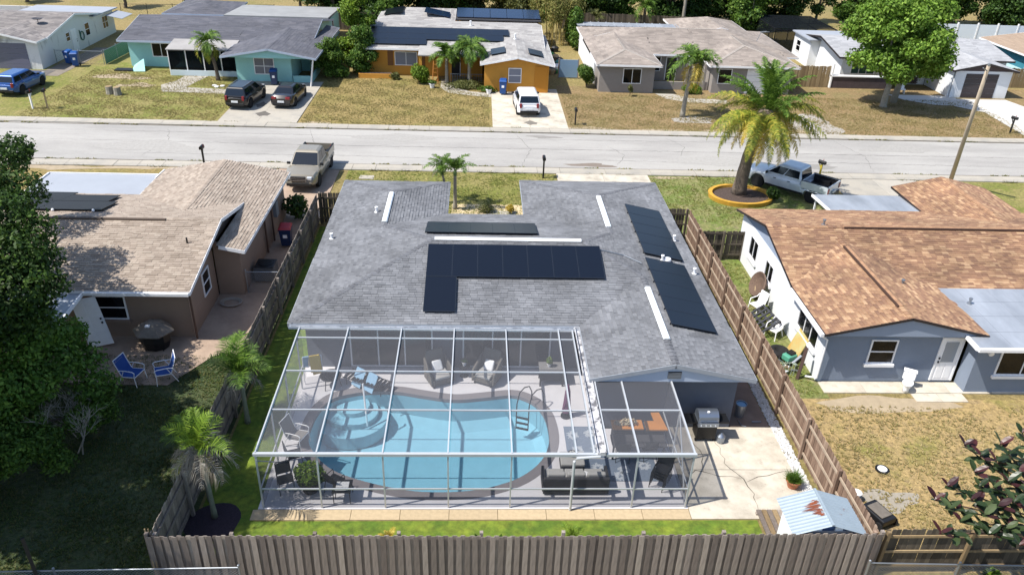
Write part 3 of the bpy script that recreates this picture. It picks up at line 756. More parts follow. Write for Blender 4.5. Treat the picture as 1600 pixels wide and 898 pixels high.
    for s_ in (1, -1):
        if tail == 'wide': M().box((s_*hr*.5, y0-.03, tailh-.09), (s_*hr*.99, y0+.16, tailh+.08)).build('tail_light', LAMP_R, t, bevel=.02)
        else: M().box((s_*hr*.76, y0-.025, tailh-.2), (s_*hr*1.0, y0+.16, tailh+.14)).build('tail_light', LAMP_R, t, bevel=.02)
        M().box((s_*hf*.62, y1-.2, headh-.09), (s_*hf*.99, y1+.02, headh+.08)).build('headlight', LAMP_W, t, bevel=.03)
        yc = c3-.25; M().box((s_*(wb+.02), yc-.05, zb+.04), (s_*(wb+.24), yc+.07, zb+.19)).build('mirror', trim or BLACK, t, bevel=.03)
        for yh in (c0+(c3-c0)*.3, c0+(c3-c0)*.68):
            hw = lerp_pts(wid, yh); M().box((s_*(hw-.03), yh-.1, zb-.16), (s_*(hw+.018), yh+.08, zb-.125)).build('door_handle', CHROME if not trim else trim, t)
    M().box((-.26, y0-.075, zclear+.32), (.26, y0-.02, zclear+.46)).build('number_plate', PLATE, t)
    g = M(); g.box((-hf*.52, y1-.05, headh-.2), (hf*.52, y1+.03, headh+.09) if not grille else (hf*.58, y1+.04, headh+.12)); g.build('grille', BLACK, t, bevel=.02)
    if grille:
        q = M()
        for i in range(3): q.box((-hf*.54, y1+.03, headh-.14+i*.1), (hf*.54, y1+.055, headh-.11+i*.1))
        for s_ in (-1, 1): q.box((s_*hf*.54, y1+.03, headh-.2), (s_*hf*.58, y1+.055, headh+.12))
        q.build('grille_bar', grille, t)
    if roofrails:
        for s_ in (1, -1): M().bar((s_*(wr_-.08), c1+.25, zr+.02), (s_*(wr_-.08), c2-.25, zr+.02), .04, .04).build('roof_rail', CHROME, t)
    for yw in wheels:
        for s_ in (1, -1):
            hw = lerp_pts(wid, yw); x1 = s_*(hw-.005); x0 = s_*(hw-.24); q = M()
            q.tube([(x0, yw, wr), (x0+s_*.02, yw, wr), (x1-s_*.02, yw, wr), (x1, yw, wr), (x1-s_*.01, yw, wr), (x1-s_*.05, yw, wr)], [wr*.9, wr, wr, wr*.93, wr*.68, wr*.66], 22)
            ty = q.build('wheel', RUBBER, t, smooth=False)
            r = M(); r.tube([(x1-s_*.06, yw, wr), (x1-s_*.04, yw, wr)], [wr*.22, wr*.22], 12); r.lathe((0, 0, 0), [(.001, 0), (.001, .001)], 4) if 0 else r.tube([(x1-s_*.05, yw+wr*.6*math.cos(a), wr+wr*.6*math.sin(a)) for a in [i*.3927 for i in range(17)]], .028, 5)
            for k in range(6):
                a = k*math.pi/3; r.bar((x1-s_*.03, yw, wr), (x1-s_*.03, yw+math.cos(a)*wr*.62, wr+math.sin(a)*wr*.62), .1, .03, up=(1, 0, 0))
            r.build('rim', RIM, ty)
    if bed:
        b0, b1, zf, zrail = bed; hw = lerp_pts(wid, (b0+b1)/2)-.01
        q = M(); q.box((-hw, b0, zf), (-hw+.09, b1, zrail)); q.box((hw-.09, b0, zf), (hw, b1, zrail)); q.box((-hw+.092, b0, zf), (hw-.092, b0+.07, zrail)); q.box((-hw+.092, b1-.06, zf), (hw-.092, b1, zrail))
        q.build('bed', paint, t, bevel=.025)
        q = M(); q.box((-hw+.1, b0+.08, zf+.005), (hw-.1, b1-.07, zf+.06))
        for i in range(9): q.box((-hw+.15+i*(2*hw-.36)/8, b0+.1, zf+.06), (-hw+.21+i*(2*hw-.36)/8, b1-.1, zf+.075))
        for s_ in (-1, 1):
            q.box((s_*(hw-.095), b0+.08, zf+.06), (s_*(hw-.12), b1-.07, zrail-.02)); q.box((s_*(hw-.1), b0+.01, zrail), (s_*hw, b1-.01, zrail+.018))
            yw = wheels[0]; q.box((s_*(hw-.12), yw-.42, zf+.06), (s_*(hw-.34), yw+.42, zf+.27))
        q.build('bed_liner', liner or BLACK, t)
    return t
P_BLUE = mat('blue_car_paint', '1557a8', .3, metal=.25, clear=.8); P_BLACK = mat('black_car_paint', '101116', .3, clear=.6); P_CHAR = mat('dark_brown_car_paint', '2c282b', .3, metal=.3, clear=.8)
P_WHITE = mat('white_car_paint', 'dcdee2', .3, clear=.8); P_SAND = mat('sand_car_paint', 'a39b8b', .4, metal=.2, clear=.7); P_PALE = mat('pale_silver_paint', 'd0d8e2', .35, metal=.15, clear=.7, var=.05)
SUV_TOP = [(-2.32, .86), (-2.25, 1.0), (-1.2, 1.04), (.9, 1.02), (1.15, 1.0), (1.9, .93), (2.2, .84), (2.32, .68)]
SUV_WID = [(-2.32, .72), (-2.1, .9), (-1, .95), (1.2, .94), (1.95, .9), (2.32, .66)]
def suv(label, loc, rz, paint, rails=True, group=None, k=1.0, roof=1.68):
    return vehicle('parked_car', label, loc, rz, paint, SUV_TOP, SUV_WID, (-1.42, 1.38), .36, (-2.26, -1.95, .35, 1.12, .98, roof, .86, .68), nside=3, roofrails=rails, group=group, cat='car')
def pickup(label, loc, rz, paint, trim=None, grille=None, L=5.5, wb=3.3, wr=.4, w=.98, liner=None):
    h = L/2
    return vehicle('pickup_truck', label, loc, rz, paint,
        [(-h, .72), (-h+.1, .8), (-h+1.7, .8), (-h+1.74, 1.14), (h-1.55, 1.16), (h-1.3, 1.14), (h-.25, 1.06), (h-.05, .98), (h, .7)],
        [(-h, w*.95), (-h+.2, w*.98), (0, w), (h-.9, w*.99), (h-.25, w*.93), (h, w*.78)], (-wb/2-.12, wb/2-.12+.0), wr,
        (-h+1.76, -h+1.92, h-2.35, h-1.5, 1.12, 1.84, w*.89, w*.72), zclear=.42, cat='pickup truck', bed=(-h+.01, -h+1.72, .8, 1.27), trim=trim, grille=grille, headh=.92, tailh=1.02, nside=2, liner=liner)

# ---------------------------------------------------------------- yard things
def bin_(label, loc, rz, lidm=None, bodym=None, h=1.05, group=None, open_=False):
    bodym = bodym or BIN_B; t = thing('wheelie_bin', label, 'bin', loc, rz, group)
    w = .3; d = .34; b = M(); v = [(-w*.78, -d*.72, .1), (w*.78, -d*.72, .1), (w*.78, d*.72, .1), (-w*.78, d*.72, .1), (-w, -d, h*.9), (w, -d, h*.9), (w, d, h*.9), (-w, d, h*.9)]
    b.add(v, [(0,3,2,1),(4,5,6,7),(0,1,5,4),(1,2,6,5),(2,3,7,6),(3,0,4,7)]); b.box((-w*1.06, -d*1.06, h*.86), (w*1.06, d*1.06, h*.91)); b.build('body', bodym, t, bevel=.02)
    M().add([(-w*1.1, -d*1.15, h*.915), (w*1.1, -d*1.15, h*.915), (w*1.1, d*1.1, h*.96), (-w*1.1, d*1.1, h*.96), (-w*.8, -d*.8, h*1.0), (w*.8, -d*.8, h*1.0), (w*.8, d*.7, h*1.06), (-w*.8, d*.7, h*1.06)],
        [(0,3,2,1),(4,5,6,7),(0,1,5,4),(1,2,6,5),(2,3,7,6),(3,0,4,7)]).build('lid', lidm or bodym, t, bevel=.02)
    M().box((-w*.35, -d*.93, h*.5), (w*.35, -d*.86, h*.66)).build('label', WHITE, t)
    for s_ in (-1, 1): M().tube([(s_*w*.8, d*.78, .12), (s_*w*1.02, d*.78, .12)], .12, 12).build('wheel', RUBBER, t)
    M().bar((-w*.8, d*1.14, h*.9), (w*.8, d*1.14, h*.9), .04, .04).build('handle', bodym, t)
    return t
BIN_B = mat('blue_bin_plastic', '15539e', .45); BIN_N = mat('navy_bin_plastic', '0f3160', .45); BIN_R = mat('red_bin_lid', 'b3222e', .45)
def mailbox(label, loc, rz=0, postm=None, boxm=None, h=1.1, number=None, arm=True):
    t = thing('mailbox', label, 'mailbox', loc, rz); postm = postm or BLACK; boxm = boxm or BLACK
    M().box((-.05, -.05, 0), (.05, .05, h)).build('post', postm, t)
    if arm: M().bar((0, .02, h-.35), (0, .2, h-.02), .05, .05).build('brace', postm, t)
    b = M(); n = 9; pr = [(-.1, 0), (.1, 0)]+[(.1*math.cos(a), .12+.1*math.sin(a)) for a in [math.pi*i/(n-1) for i in range(n)]]
    b.prism(pr, (0, -.24, h), 'y', .5); b.build('box', boxm, t)
    M().box((.1, 0, h+.12), (.115, .03, h+.3)).build('flag', mat('red_flag', 'b03030'), t)
    M().box((-.07, -.246, h+.02), (.07, -.2405, h+.17)).build('box_door', boxm if not number else PLATE, t)
    return t
def sling_chair(label, loc, rz, fab, frm, group=None):
    """outdoor chair; sits facing -Y locally"""
    t = thing('garden_chair', label, 'chair', loc, rz, group); w = .29
    s = M(); pr = [(-.28, .43), (-.05, .4), (.2, .38), (.26, .46), (.38, .78), (.46, 1.02)]; vs = []
    for x in (-w+.02, w-.02):
        for y, z in pr: vs.append((x, y, z))
    for x in (-w+.02, w-.02):
        for y, z in pr: vs.append((x, y+.004, z+.014))
    k = len(pr); fs = [(i, i+1, k+i+1, k+i) for i in range(k-1)]+[(2*k+i, 3*k+i, 3*k+i+1, 2*k+i+1) for i in range(k-1)]
    s.add(vs, fs); s.build('sling', fab, t)
    for x in (-w, w):
        f = M(); f.tube([(x, -.28, .43), (x, -.05, .4), (x, .2, .38), (x, .26, .46), (x, .38, .78), (x, .46, 1.03)], .014, 6)
        f.tube([(x, -.26, .43), (x, -.3, .62), (x, -.22, .66), (x, .1, .66), (x, .32, .62)], .016, 6); f.build('arm_frame', frm, t)
        M().tube([(x, -.26, .43), (x*1.04, -.3, .0)], .015, 6).build('leg', frm, t); M().tube([(x, .12, .64), (x*1.04, .42, .0)], .015, 6).build('leg', frm, t)
    M().tube([(-w, .46, 1.02), (w, .46, 1.02)], .015, 6).build('top_bar', frm, t); M().tube([(-w, -.28, .42), (w, -.28, .42)], .014, 6).build('front_bar', frm, t)
    return t
def pot_plant(label, loc, r, h, potm, n, lsize, leafm, lh=.6, name='potted_plant', spiky=False):
    t = thing(name, label, 'potted plant', loc)
    M().lathe((0, 0, 0), [(r*.65, 0), (r*.95, h*.85), (r*1.08, h*.86), (r*1.08, h), (r*.92, h), (r*.9, h*.88)], 18).build('pot', potm, t, smooth=False)
    M().lathe((0, 0, 0), [(r*.9, h*.8), (r*.89, h*.9)], 14).build('soil', SOIL, t)
    if spiky:
        V = []; F = []
        for i in range(n):
            a = random.uniform(0, 6.28); e = random.uniform(.2, 1.3); L = lh*random.uniform(.6, 1.1); d = Vector((math.cos(a)*math.cos(e), math.sin(a)*math.cos(e), math.sin(e))); sd = d.cross(Vector((0, 0, 1))).normalized()*lsize*.3
            b0 = Vector((random.uniform(-.5, .5)*r, random.uniform(-.5, .5)*r, h*.9)); V += [b0-sd, b0+sd, b0+d*L]; F.append((3*i, 3*i+1, 3*i+2))
        M().add(V, F).build('foliage', leafm, t, fix=False)
    else:
        P, D = leaf_points(n, [(0, 0, h+lh*.45, r*1.3, r*1.3, lh*.55), (r*.7, 0, h+lh*.3, r*.9, r*.8, lh*.4), (-r*.6, r*.4, h+lh*.4, r*.9, r*.8, lh*.4)])
        leaves('foliage', P, D, lsize, leafm, t)
        M().tube([(0, 0, h*.8), (0, 0, h+lh*.5)], .02, 5).build('stem', BARK, t)
    return t
# ================================================================ GROUND
def sheet(name, pts, z, m, holes=None, kind='structure', parent=None):
    loops = [[Vector((*p, 0)) for p in pts]]+[[Vector((*p, 0)) for p in h] for h in (holes or [])]
    flat = [p for l in loops for p in l]; tri = tessellate_polygon(loops); fs = []
    for t in tri:
        a = (flat[t[1]]-flat[t[0]]).cross(flat[t[2]]-flat[t[0]]).z; fs.append(t if a > 0 else t[::-1])
    return M().add([(p.x, p.y, z) for p in flat], fs).build(name, m, parent, fix=False, kind=kind)
def R4(x0, y0, x1, y1): return [(x0, y0), (x1, y0), (x1, y1), (x0, y1)]
POOLHOLE = R4(-6.5, 18.9, 6.5, 25.4)
sheet('ground', R4(-900, -60, 900, 1600), 0, L_FIELD, [POOLHOLE])
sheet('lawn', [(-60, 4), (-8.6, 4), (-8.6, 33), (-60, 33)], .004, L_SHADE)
sheet('lawn', R4(-60, 33.004, -11, 48.2), .004, L_DRY)
sheet('gravel_strip', [(-16, 14.3), (-8.9, 14.6), (-6, 14.6), (-6, 13), (-16, 13)], .008, PEBB)
sheet('artificial_turf', [(-8.5, 15.95), (9.1, 15.95), (9.1, 18.02), (-6.75, 18.02), (-6.75, 26.2), (-6.75, 39.6), (-8.5, 39.6)], .006, TURF)
sheet('lawn', [(11.7, 15.9), (60, 15.9), (60, 24.4), (11.7, 24.4)], .004, L_STRAW)
sheet('lawn', [(11.7, 24.404), (14.0, 24.404), (14.0, 48.2), (11.7, 48.2)], .0045, L_GREEN)
sheet('lawn', [(-8.2, 40.2), (5.1, 40.2), (5.1, 48.2), (-8.2, 48.2)], .005, L_DRYG)
sheet('lawn', [(11.25, 38.6), (11.695, 38.6), (11.695, 48.2), (11.25, 48.2)], .005, L_GREEN)
sheet('lawn', [(14.004, 37.3), (22.8, 37.3), (22.8, 48.2), (14.004, 48.2)], .005, L_GREEN)
sheet('lawn', [(30, 36), (70, 36), (70, 48.2), (30, 48.2)], .005, L_DRYG)
sheet('lawn', [(-34.9, 57.6), (-19.3, 57.6), (-19.3, 73), (-34.9, 80)], .005, L_DRYG)
sheet('lawn', [(-60, 57.6), (-34.904, 57.6), (-34.904, 73), (-60, 73)], .005, L_DRYG)
sheet('lawn', R4(-13.35, 57.6, 1.15, 73), .005, L_DRY)
sheet('lawn', R4(7.0, 57.6, 26.5, 70), .005, L_BROWN)
sheet('lawn', R4(26.504, 57.6, 90, 72.5), .005, L_BROWN)
def blob(name, cx, cy, rx, ry, z, m, n=26, wob=.18, seed=1):
    r = random.Random(seed); ph = [r.uniform(0, 6.28) for _ in range(4)]
    return sheet(name, [(cx+rx*math.cos(t)*(1+wob*math.sin(2*t+ph[0])+wob*.6*math.sin(3*t+ph[1])+wob*.4*math.sin(7*t+ph[3])), cy+ry*math.sin(t)*(1+wob*math.sin(3*t+ph[2]))) for t in [6.2832*i/n for i in range(n)]], z, m)
blob('bare_soil', 15.9, 24.0, 2.2, .55, .009, SAND, seed=4); blob('bare_soil', 17.6, 24.05, 1.3, .4, .0095, SAND, seed=9)
GRAVEL = mat('pale_gravel', 'b4ada4', .95, var=.2, vscale=10, bump=.8, bscale=30)
blob('gravel_patch', 26.3, 60.3, 2.6, 2.6, .009, GRAVEL, seed=5); blob('gravel_patch', 17.2, 60.6, 1.9, .9, .009, GRAVEL, seed=6)
blob('ash_patch', 13.9, 18.9, .8, .5, .009, mat('grey_ash', 'a9a193', .95, var=.15, vscale=9, bump=.5), seed=8, wob=.3)
sheet('road', [(-200, 48.2), (-60, 48.9), (-30, 49.1), (-14, 49.35), (0, 49.3), (20, 49.4), (60, 49.4), (200, 49.4), (200, 57), (60, 56.75), (20, 56.5), (2, 56.45), (-16, 56.5), (-34, 56.7), (-60, 56.9), (-200, 57)], .012, ASPH)
crk = mat('crack_filler', '6f6d6b', .95)
def crack(pts, wd, z=.016, m=None, name='crack', parent=None, seed=1, kind='structure'):
    r = random.Random(seed); P = []
    for a, b in zip(pts, pts[1:]):
        n = max(2, int(math.dist(a, b)/.25))
        for i in range(n): t = i/n; P.append((a[0]+(b[0]-a[0])*t+r.uniform(-.06, .06), a[1]+(b[1]-a[1])*t+r.uniform(-.06, .06)))
    P.append(pts[-1]); q = M(); vs = []; fs = []
    for i, p in enumerate(P):
        a = P[max(i-1, 0)]; b = P[min(i+1, len(P)-1)]; d = Vector((b[0]-a[0], b[1]-a[1], 0)).normalized(); k = wd*r.uniform(.3, 1)*min(1, 4*i/len(P)+.2, 4*(len(P)-1-i)/len(P)+.2)
        vs += [(p[0]-d.y*k/2, p[1]+d.x*k/2, z), (p[0]+d.y*k/2, p[1]-d.x*k/2, z)]
    for i in range(len(P)-1): fs.append((2*i, 2*i+1, 2*i+3, 2*i+2))
    return q.add(vs, fs).build(name, m or crk, parent, fix=False, kind=kind)
crack([(-30, 53.1), (-10, 52.9), (12, 53.0), (45, 53.1)], .07, seed=2)
crack([(-34, 55.2), (-8, 55.0), (8, 55.1), (26, 55.3)], .05, seed=3); crack([(4, 51), (12, 50.9), (22, 51.4), (40, 51.1)], .06, seed=4); crack([(-25, 50.6), (-9, 50.9), (2, 50.4)], .05, seed=5)
for i, (x, y0, y1) in enumerate([(-12, 49.6, 56.4), (3, 49.5, 56.3), (9.5, 50, 54), (14.2, 52, 56), (-22, 50, 56), (27, 49.6, 56)]): crack([(x, y0), (x+.8, (y0+y1)/2), (x-.2, y1)], .04, seed=20+i)
blob('road_stain', 7.7, 49.95, 1.5, .35, .0165, mat('dirt_stain', '8b7f74', .95, var=.1), seed=12, wob=.3)
# pavements: one slab after another
for nm, yc, w_, x0, x1, mm in (('pavement', 57.02, .98, -62, 62, CONC), ('pavement', 48.78, .98, -62, 62, CONC)):
    t = thing(nm, None, None, (x0, yc, 0)); t['kind'] = 'structure'; x = 0; proto = {}
    while x < x1-x0:
        L = random.choice((1.5, 1.5, 3.0)); 
        if L not in proto: proto[L] = M().box((0, -w_/2, -.1), (L-.02, w_/2, .07)).mesh('slab', mm)
        o = bpy.data.objects.new('slab', proto[L]); link(o, t)
        yo = 0 if nm else 0; X = x+x0
        o.location = (x, (-.1 if yc < 50 else 0)-(.35*max(0, min(1, (-X-20)/30)) if yc < 50 else -.2*max(0, min(1, (-X-10)/30))), random.uniform(-.008, .008)); o.rotation_euler = (0, 0, random.uniform(-.004, .004)); x += L
    M().box((0, -w_/2-.12 if yc > 50 else w_/2, -.05), (x1-x0, -w_/2 if yc > 50 else w_/2+.1, .02)).build('gutter_edge', mat('gutter_dirt', '6e665a', .95, var=.4, vscale=3), t)
def slabs(name, label_kind, x0, y0, x1, y1, nx, ny, z, m, th=.05, skip=()):
    t = thing(name, None, None, (x0, y0, 0)); t['kind'] = 'structure'; dx = (x1-x0)/nx; dy = (y1-y0)/ny; me = M().box((.008, .008, -th), (dx-.008, dy-.008, 0)).mesh('slab', m)
    for i in range(nx):
        for j in range(ny):
            if (i, j) in skip: continue
            o = bpy.data.objects.new('slab', me); link(o, t); o.location = (i*dx, j*dy, z+random.uniform(-.002, .002))
    return t
slabs('driveway', '', 5.2, 40.7, 11.2, 48.2, 2, 3, .05, CONCB)
slabs('driveway', '', -12.6, 33.2, -8.75, 48.15, 1, 4, .045, CONCT)
slabs('driveway', '', -19.2, 57.62, -13.4, 69.2, 2, 4, .05, CONC)
slabs('driveway', '', 1.2, 57.62, 6.95, 68.6, 2, 4, .05, CONCB)
slabs('driveway', '', 23.2, 40, 29.2, 48.2, 2, 3, .045, CONC)
sheet('driveway', [(43.0, 57.62), (50.2, 57.62), (49.2, 62), (47.7, 68.7), (42.3, 68.7), (41.4, 66.6), (43.4, 64.6)], .03, CONCW)
sheet('path', [(37.2, 69.6), (38.0, 67.9), (40.0, 66.6), (42.4, 66.4), (43.2, 69.0), (42.2, 69.6)], .028, CONCW)
sheet('driveway', R4(-41, 64, -37, 71), .03, mat('dark_tar', '6f6b68', .95, var=.2))
sheet('driveway', [(-38.0, 69.2), (-36.0, 69.2), (-35.6, 80), (-37.3, 80)], .02, mat('grey_tan_concrete', '8f8578', .95, var=.15, vscale=2))  # grey-tan concrete, slightly mottled
# far paths
sheet('path', [(-25.6, 70.4), (-25.8, 68.6), (-26.6, 67.2), (-25.9, 65.2), (-19.3, 64.9), (-19.3, 66.2), (-24.4, 66.6), (-24.0, 68.6), (-23.6, 70.4)], .02, CONC)
sheet('path', [(-3.2, 71.2), (-3.2, 68.4), (-2.4, 66.8), (0, 66.0), (1.19, 65.8), (1.19, 67), (-.6, 67.4), (-1.8, 68.6), (-1.8, 71.2)], .02, CONC)
sheet('path', [(15.6, 68.1), (16.2, 66.6), (18, 65.6), (21.5, 65.4), (21.5, 66.6), (18.4, 66.8), (17.2, 68.1)], .02, CONC)
sheet('yard_bed', R4(-1.4, 36.45, 2.9, 43.0), .012, PAVE_S); sheet('path', R4(.6, 36.45, 2.3, 42.1), .02, CONC)
# ================================================================ THE POOL AND ITS DECK
POOLPX = [(482,690),(487,665),(500,641),(520,624),(545,617),(575,613),(620,613),(660,619),(710,625.5),(760,622),(800,618.5),(824,625),(841,637),(853,657),(858,690),(846,720),(815,745),(770,761),(720,768.5),(660,769),(610,762),(560,750),(520,735),(496,715)]
def catmull(P, k=5):
    out = []; n = len(P)
    for i in range(n):
        a, b, c, d = (Vector(P[(i+j-1) % n]) for j in range(4))
        for s in range(k):
            t = s/k; out.append(.5*((2*b)+(c-a)*t+(2*a-5*b+4*c-d)*t*t+(3*b-a-3*c+d)*t**3))
    return out
pool = [p.xy for p in catmull([at(*q, 0).xy.to_3d() for q in POOLPX], 4)]
def offset(P, d):
    n = len(P); out = []
    for i in range(n):
        t = (P[(i+1) % n]-P[i-1]).normalized(); out.append(P[i]+Vector((t.y, -t.x))*d)
    return out
def sgn(P): return sum(P[i].x*P[(i+1) % len(P)].y-P[(i+1) % len(P)].x*P[i].y for i in range(len(P)))
if sgn(pool) < 0: pool = pool[::-1]
cop = offset(pool, .36)
deck_out = [(-6.75, 18.5), (6.98, 18.5), (6.98, 22.5), (4.5, 22.5), (4.5, 26.35), (-6.75, 26.35)]
sheet('pool_deck', deck_out, .03, DECK, [[tuple(p) for p in cop]])
pt = thing('swimming_pool', 'kidney shaped swimming pool with grey coping and pale blue water', 'swimming pool', (-1.5, 22, 0))
n = len(pool)
def ringmesh(a, b, za, zb):
    return [(p.x, p.y, za) for p in a]+[(p.x, p.y, zb) for p in b], [(i, (i+1) % n, (i+1) % n+n, i+n) for i in range(n)]
c_ = M(pt.location); v, f = ringmesh(cop, pool, .036, .036); c_.add(v, f); v, f = ringmesh(cop, cop, .036, -.05); c_.add(v, f); v, f = ringmesh(pool, pool, .036, -.12); c_.add(v, f); c_.build('coping', COPING, pt)
POOLB = mat('pool_plaster', 'b6d6e0', .8, var=.05, vscale=2); TILE = mat('waterline_tile', '4f7fa6', .3, var=.2, vscale=30)
c_ = M(pt.location); v, f = ringmesh(offset(pool, .004), offset(pool, .004), -.1, -.3); c_.add(v, f).build('waterline_tile', TILE, pt)
inn = offset(pool, -.35); mid = Vector((-1.5, 22)); c_ = M(pt.location)
v, f = ringmesh(pool, pool, -.12, -1.0); c_.add(v, f); v, f = ringmesh(pool, inn, -1.0, -1.3); c_.add(v, f)
c_.poly([tuple(p) for p in inn], -1.3); c_.build('basin', POOLB, pt)
wm = bpy.data.materials.new('pool_water'); wm.use_nodes = True; N = wm.node_tree.nodes; L = wm.node_tree.links; N.remove(N['Principled BSDF'])
tr = N.new('ShaderNodeBsdfTransparent'); tr.inputs[0].default_value = (.72, .9, .98, 1); gl = N.new('ShaderNodeBsdfGlossy'); gl.inputs['Roughness'].default_value = .03
fr = N.new('ShaderNodeFresnel'); fr.inputs[0].default_value = 1.33; mx = N.new('ShaderNodeMixShader'); bp = N.new('ShaderNodeBump'); nz = N.new('ShaderNodeTexNoise'); tcn = N.new('ShaderNodeTexCoord')
nz.inputs['Scale'].default_value = 3; nz.inputs['Detail'].default_value = 3; bp.inputs['Distance'].default_value = .02; bp.inputs['Strength'].default_value = .7
L.new(tcn.outputs['Object'], nz.inputs['Vector']); L.new(nz.outputs['Fac'], bp.inputs['Height']); L.new(bp.outputs[0], gl.inputs['Normal']); L.new(bp.outputs[0], fr.inputs['Normal'])
L.new(fr.outputs[0], mx.inputs[0]); L.new(tr.outputs[0], mx.inputs[1]); L.new(gl.outputs[0], mx.inputs[2]); L.new(mx.outputs[0], N['Material Output'].inputs[0])
M(pt.location).poly([tuple(p) for p in pool], -.11).build('water', wm, pt, fix=False)
# entry steps: three rounded treads at the far left
for i, (r, z) in enumerate(((1.32, -.72), (.95, -.5), (.6, -.3))):
    c = at(548+i*2, 632-i*3, -.2); pts = [(c.x+r*math.cos(a)*1.05, c.y-.1+r*math.sin(a)*.95) for a in [6.2832*k/28 for k in range(28)]]
    q = M(pt.location); poly = pts
    for k in range(n):    # keep the tread inside the basin (clip where the outline is convex near it)
        a, b = pool[k], pool[(k+1) % n]
        if (a-c.xy).length < 2.2 and a.x < -3.0: poly = clip(poly, -(b.y-a.y), (b.x-a.x), (b.y-a.y)*a.x-(b.x-a.x)*a.y)
    if len(poly) > 3: q.poly(poly, -1.25, z).build('step', POOLB, pt)
lad = M(pt.location)
for o in (0, .5):
    a = Vector((1.72+o*.9, 23.62-o*.3, .0)); d = Vector((.38, .42, 0))
    pth = [a+d*-.25+Vector((0, 0, -.8)), a+d*-.25+Vector((0, 0, .35)), a+d*.0+Vector((0, 0, .8)), a+d*.5+Vector((0, 0, .88)), a+d*1.0+Vector((0, 0, .78)), a+d*1.3+Vector((0, 0, .45)), a+d*1.35+Vector((0, 0, .03))]
    lad.tube(pth, .022, 8)
lad.build('ladder_rail', DKMET, pt)
q = M(pt.location)
for z in (-.25, -.5, -.75): q.bar((1.63, 23.5, z), (2.06, 23.36, z), .1, .03)
q.build('ladder_rung', DKMET, pt)
# threshold strip, concrete, pebbles outside the cage
slabs('garden_edging', '', -6.9, 18.04, 6.98, 18.49, 9, 1, .03, CONCK)
slabs('patio', '', 6.99, 18.05, 11.05, 22.6, 1, 2, .034, CONCB)
slabs('patio', '', 9.5, 22.61, 11.0, 37.0, 1, 4, .03, mat('brown_mottled_concrete', '8f7d70', .85, var=.25, vscale=1.2))  # alley slabs in a darker mottled brown than the patio beside them
for i, pts in enumerate([[(8.75,22.0),(8.8,20.6),(9.15,19.9),(9.3,19.2),(9.2,18.2)], [(9.15,19.9),(8.4,20.0),(7.6,20.3),(7.1,19.6)], [(9.15,19.7),(9.7,19.95),(10.4,20.2),(11.0,20.25)], [(7.9,21.9),(8.1,21.0),(7.9,20.2)]]): crack(pts, .035, .0385, mat('crack_dark', '57524b', .95), seed=40+i)
crack([(-6.6, 22.9), (-5.9, 22.9)], .01, .0385, seed=50)
pb = M(); 
for i in range(3800):
    x = random.uniform(11.04, 11.42); y = random.uniform(18.5, 27) if i < 3000 else random.uniform(27, 38); r = random.uniform(.025, .06); z = random.uniform(.0, .04)
    a = random.uniform(0, 3); pb.add([(x+r*math.cos(a), y+r*math.sin(a), z), (x+r*math.cos(a+2), y+r*math.sin(a+2), z), (x+r*math.cos(a+4), y+r*math.sin(a+4), z), (x, y, z+r)], [(0, 1, 3), (1, 2, 3), (2, 0, 3)])
tag(pb.build('pebbles', STONEW, fix=False), 'white stones laid along the foot of the brown fence', 'pebbles', kind='stuff')
# ================================================================ MAIN HOUSE
H0 = thing('bungalow', 'large bungalow with grey shingle roof, dark solar panels and screened pool behind', 'house', (1.4, 30, 0))
sg = .212
B0 = [body(-7.05, 25.6, 9.9, 35.95, 2.5, sg, 'wens'), body(-7.05, 31, -1.4, 40.15, 2.5, sg, 'wes'), body(2.4, 31, 9.9, 40.6, 2.5, sg, 'wes'), body(4.04, 22.15, 9.9, 30.8, 2.5, sg, 'we')]
roof(H0, B0, SH_GREY, DK_GREY, FASC_G, singles=300, tabw=.3, tabh=.14, th=.028)
rz = lambda x, y: roofz(B0, x, y)+.015
def ln(a, b): return ((a[0], a[1], rz(*a)), (b[0], b[1], rz(*b)))
ridge_caps(H0, [ln((-7.0, 25.65), (-1.9, 30.77)), ln((-4.22, 33.2), (-1.9, 30.8)), ln((-4.22, 37.3), (-4.22, 33.2)), ln((-7.0, 40.1), (-4.25, 37.33)), ln((-1.45, 40.1), (-4.2, 37.33)),
    ln((-1.9, 30.775), (4.72, 30.775)), ln((4.72, 30.8), (6.13, 32.3)), ln((6.15, 36.8), (6.15, 32.3)), ln((2.45, 40.5), (6.1, 36.85)), ln((9.85, 40.5), (6.2, 36.85)),
    ln((6.97, 22.2), (6.97, 28.5)), ln((4.75, 30.7), (6.9, 28.6))], CAPM)
walls(H0, [(-6.6, 26.3), (4.5, 26.3), (4.5, 22.62), (9.45, 22.62), (9.45, 40.15), (2.85, 40.15), (2.85, 35.5), (-1.85, 35.5), (-1.85, 39.7), (-6.6, 39.7)], 0, 2.41, W_BLUEG)
gable(H0, (4.15, 22.2, 0), (9.8, 22.2, 0), 2.37, 3.02, LBLUE, (0, -1, 0), th=.04)
wl = Wall(H0, (4.5, 22.62, 0), (0, -1, 0))
v = M(H0.location); wl.slab(v, 2.25, 2.72, 2.52, 2.8, .422, .45); vo = v.build('gable_vent', BLACK, H0)
v = M(H0.location)
for i in range(5): wl.slab(v, 2.25, 2.72, 2.52+i*.055, 2.545+i*.055, .45, .462)
v.build('louvre', mat('grey_metal', '8a9098', .5), vo)
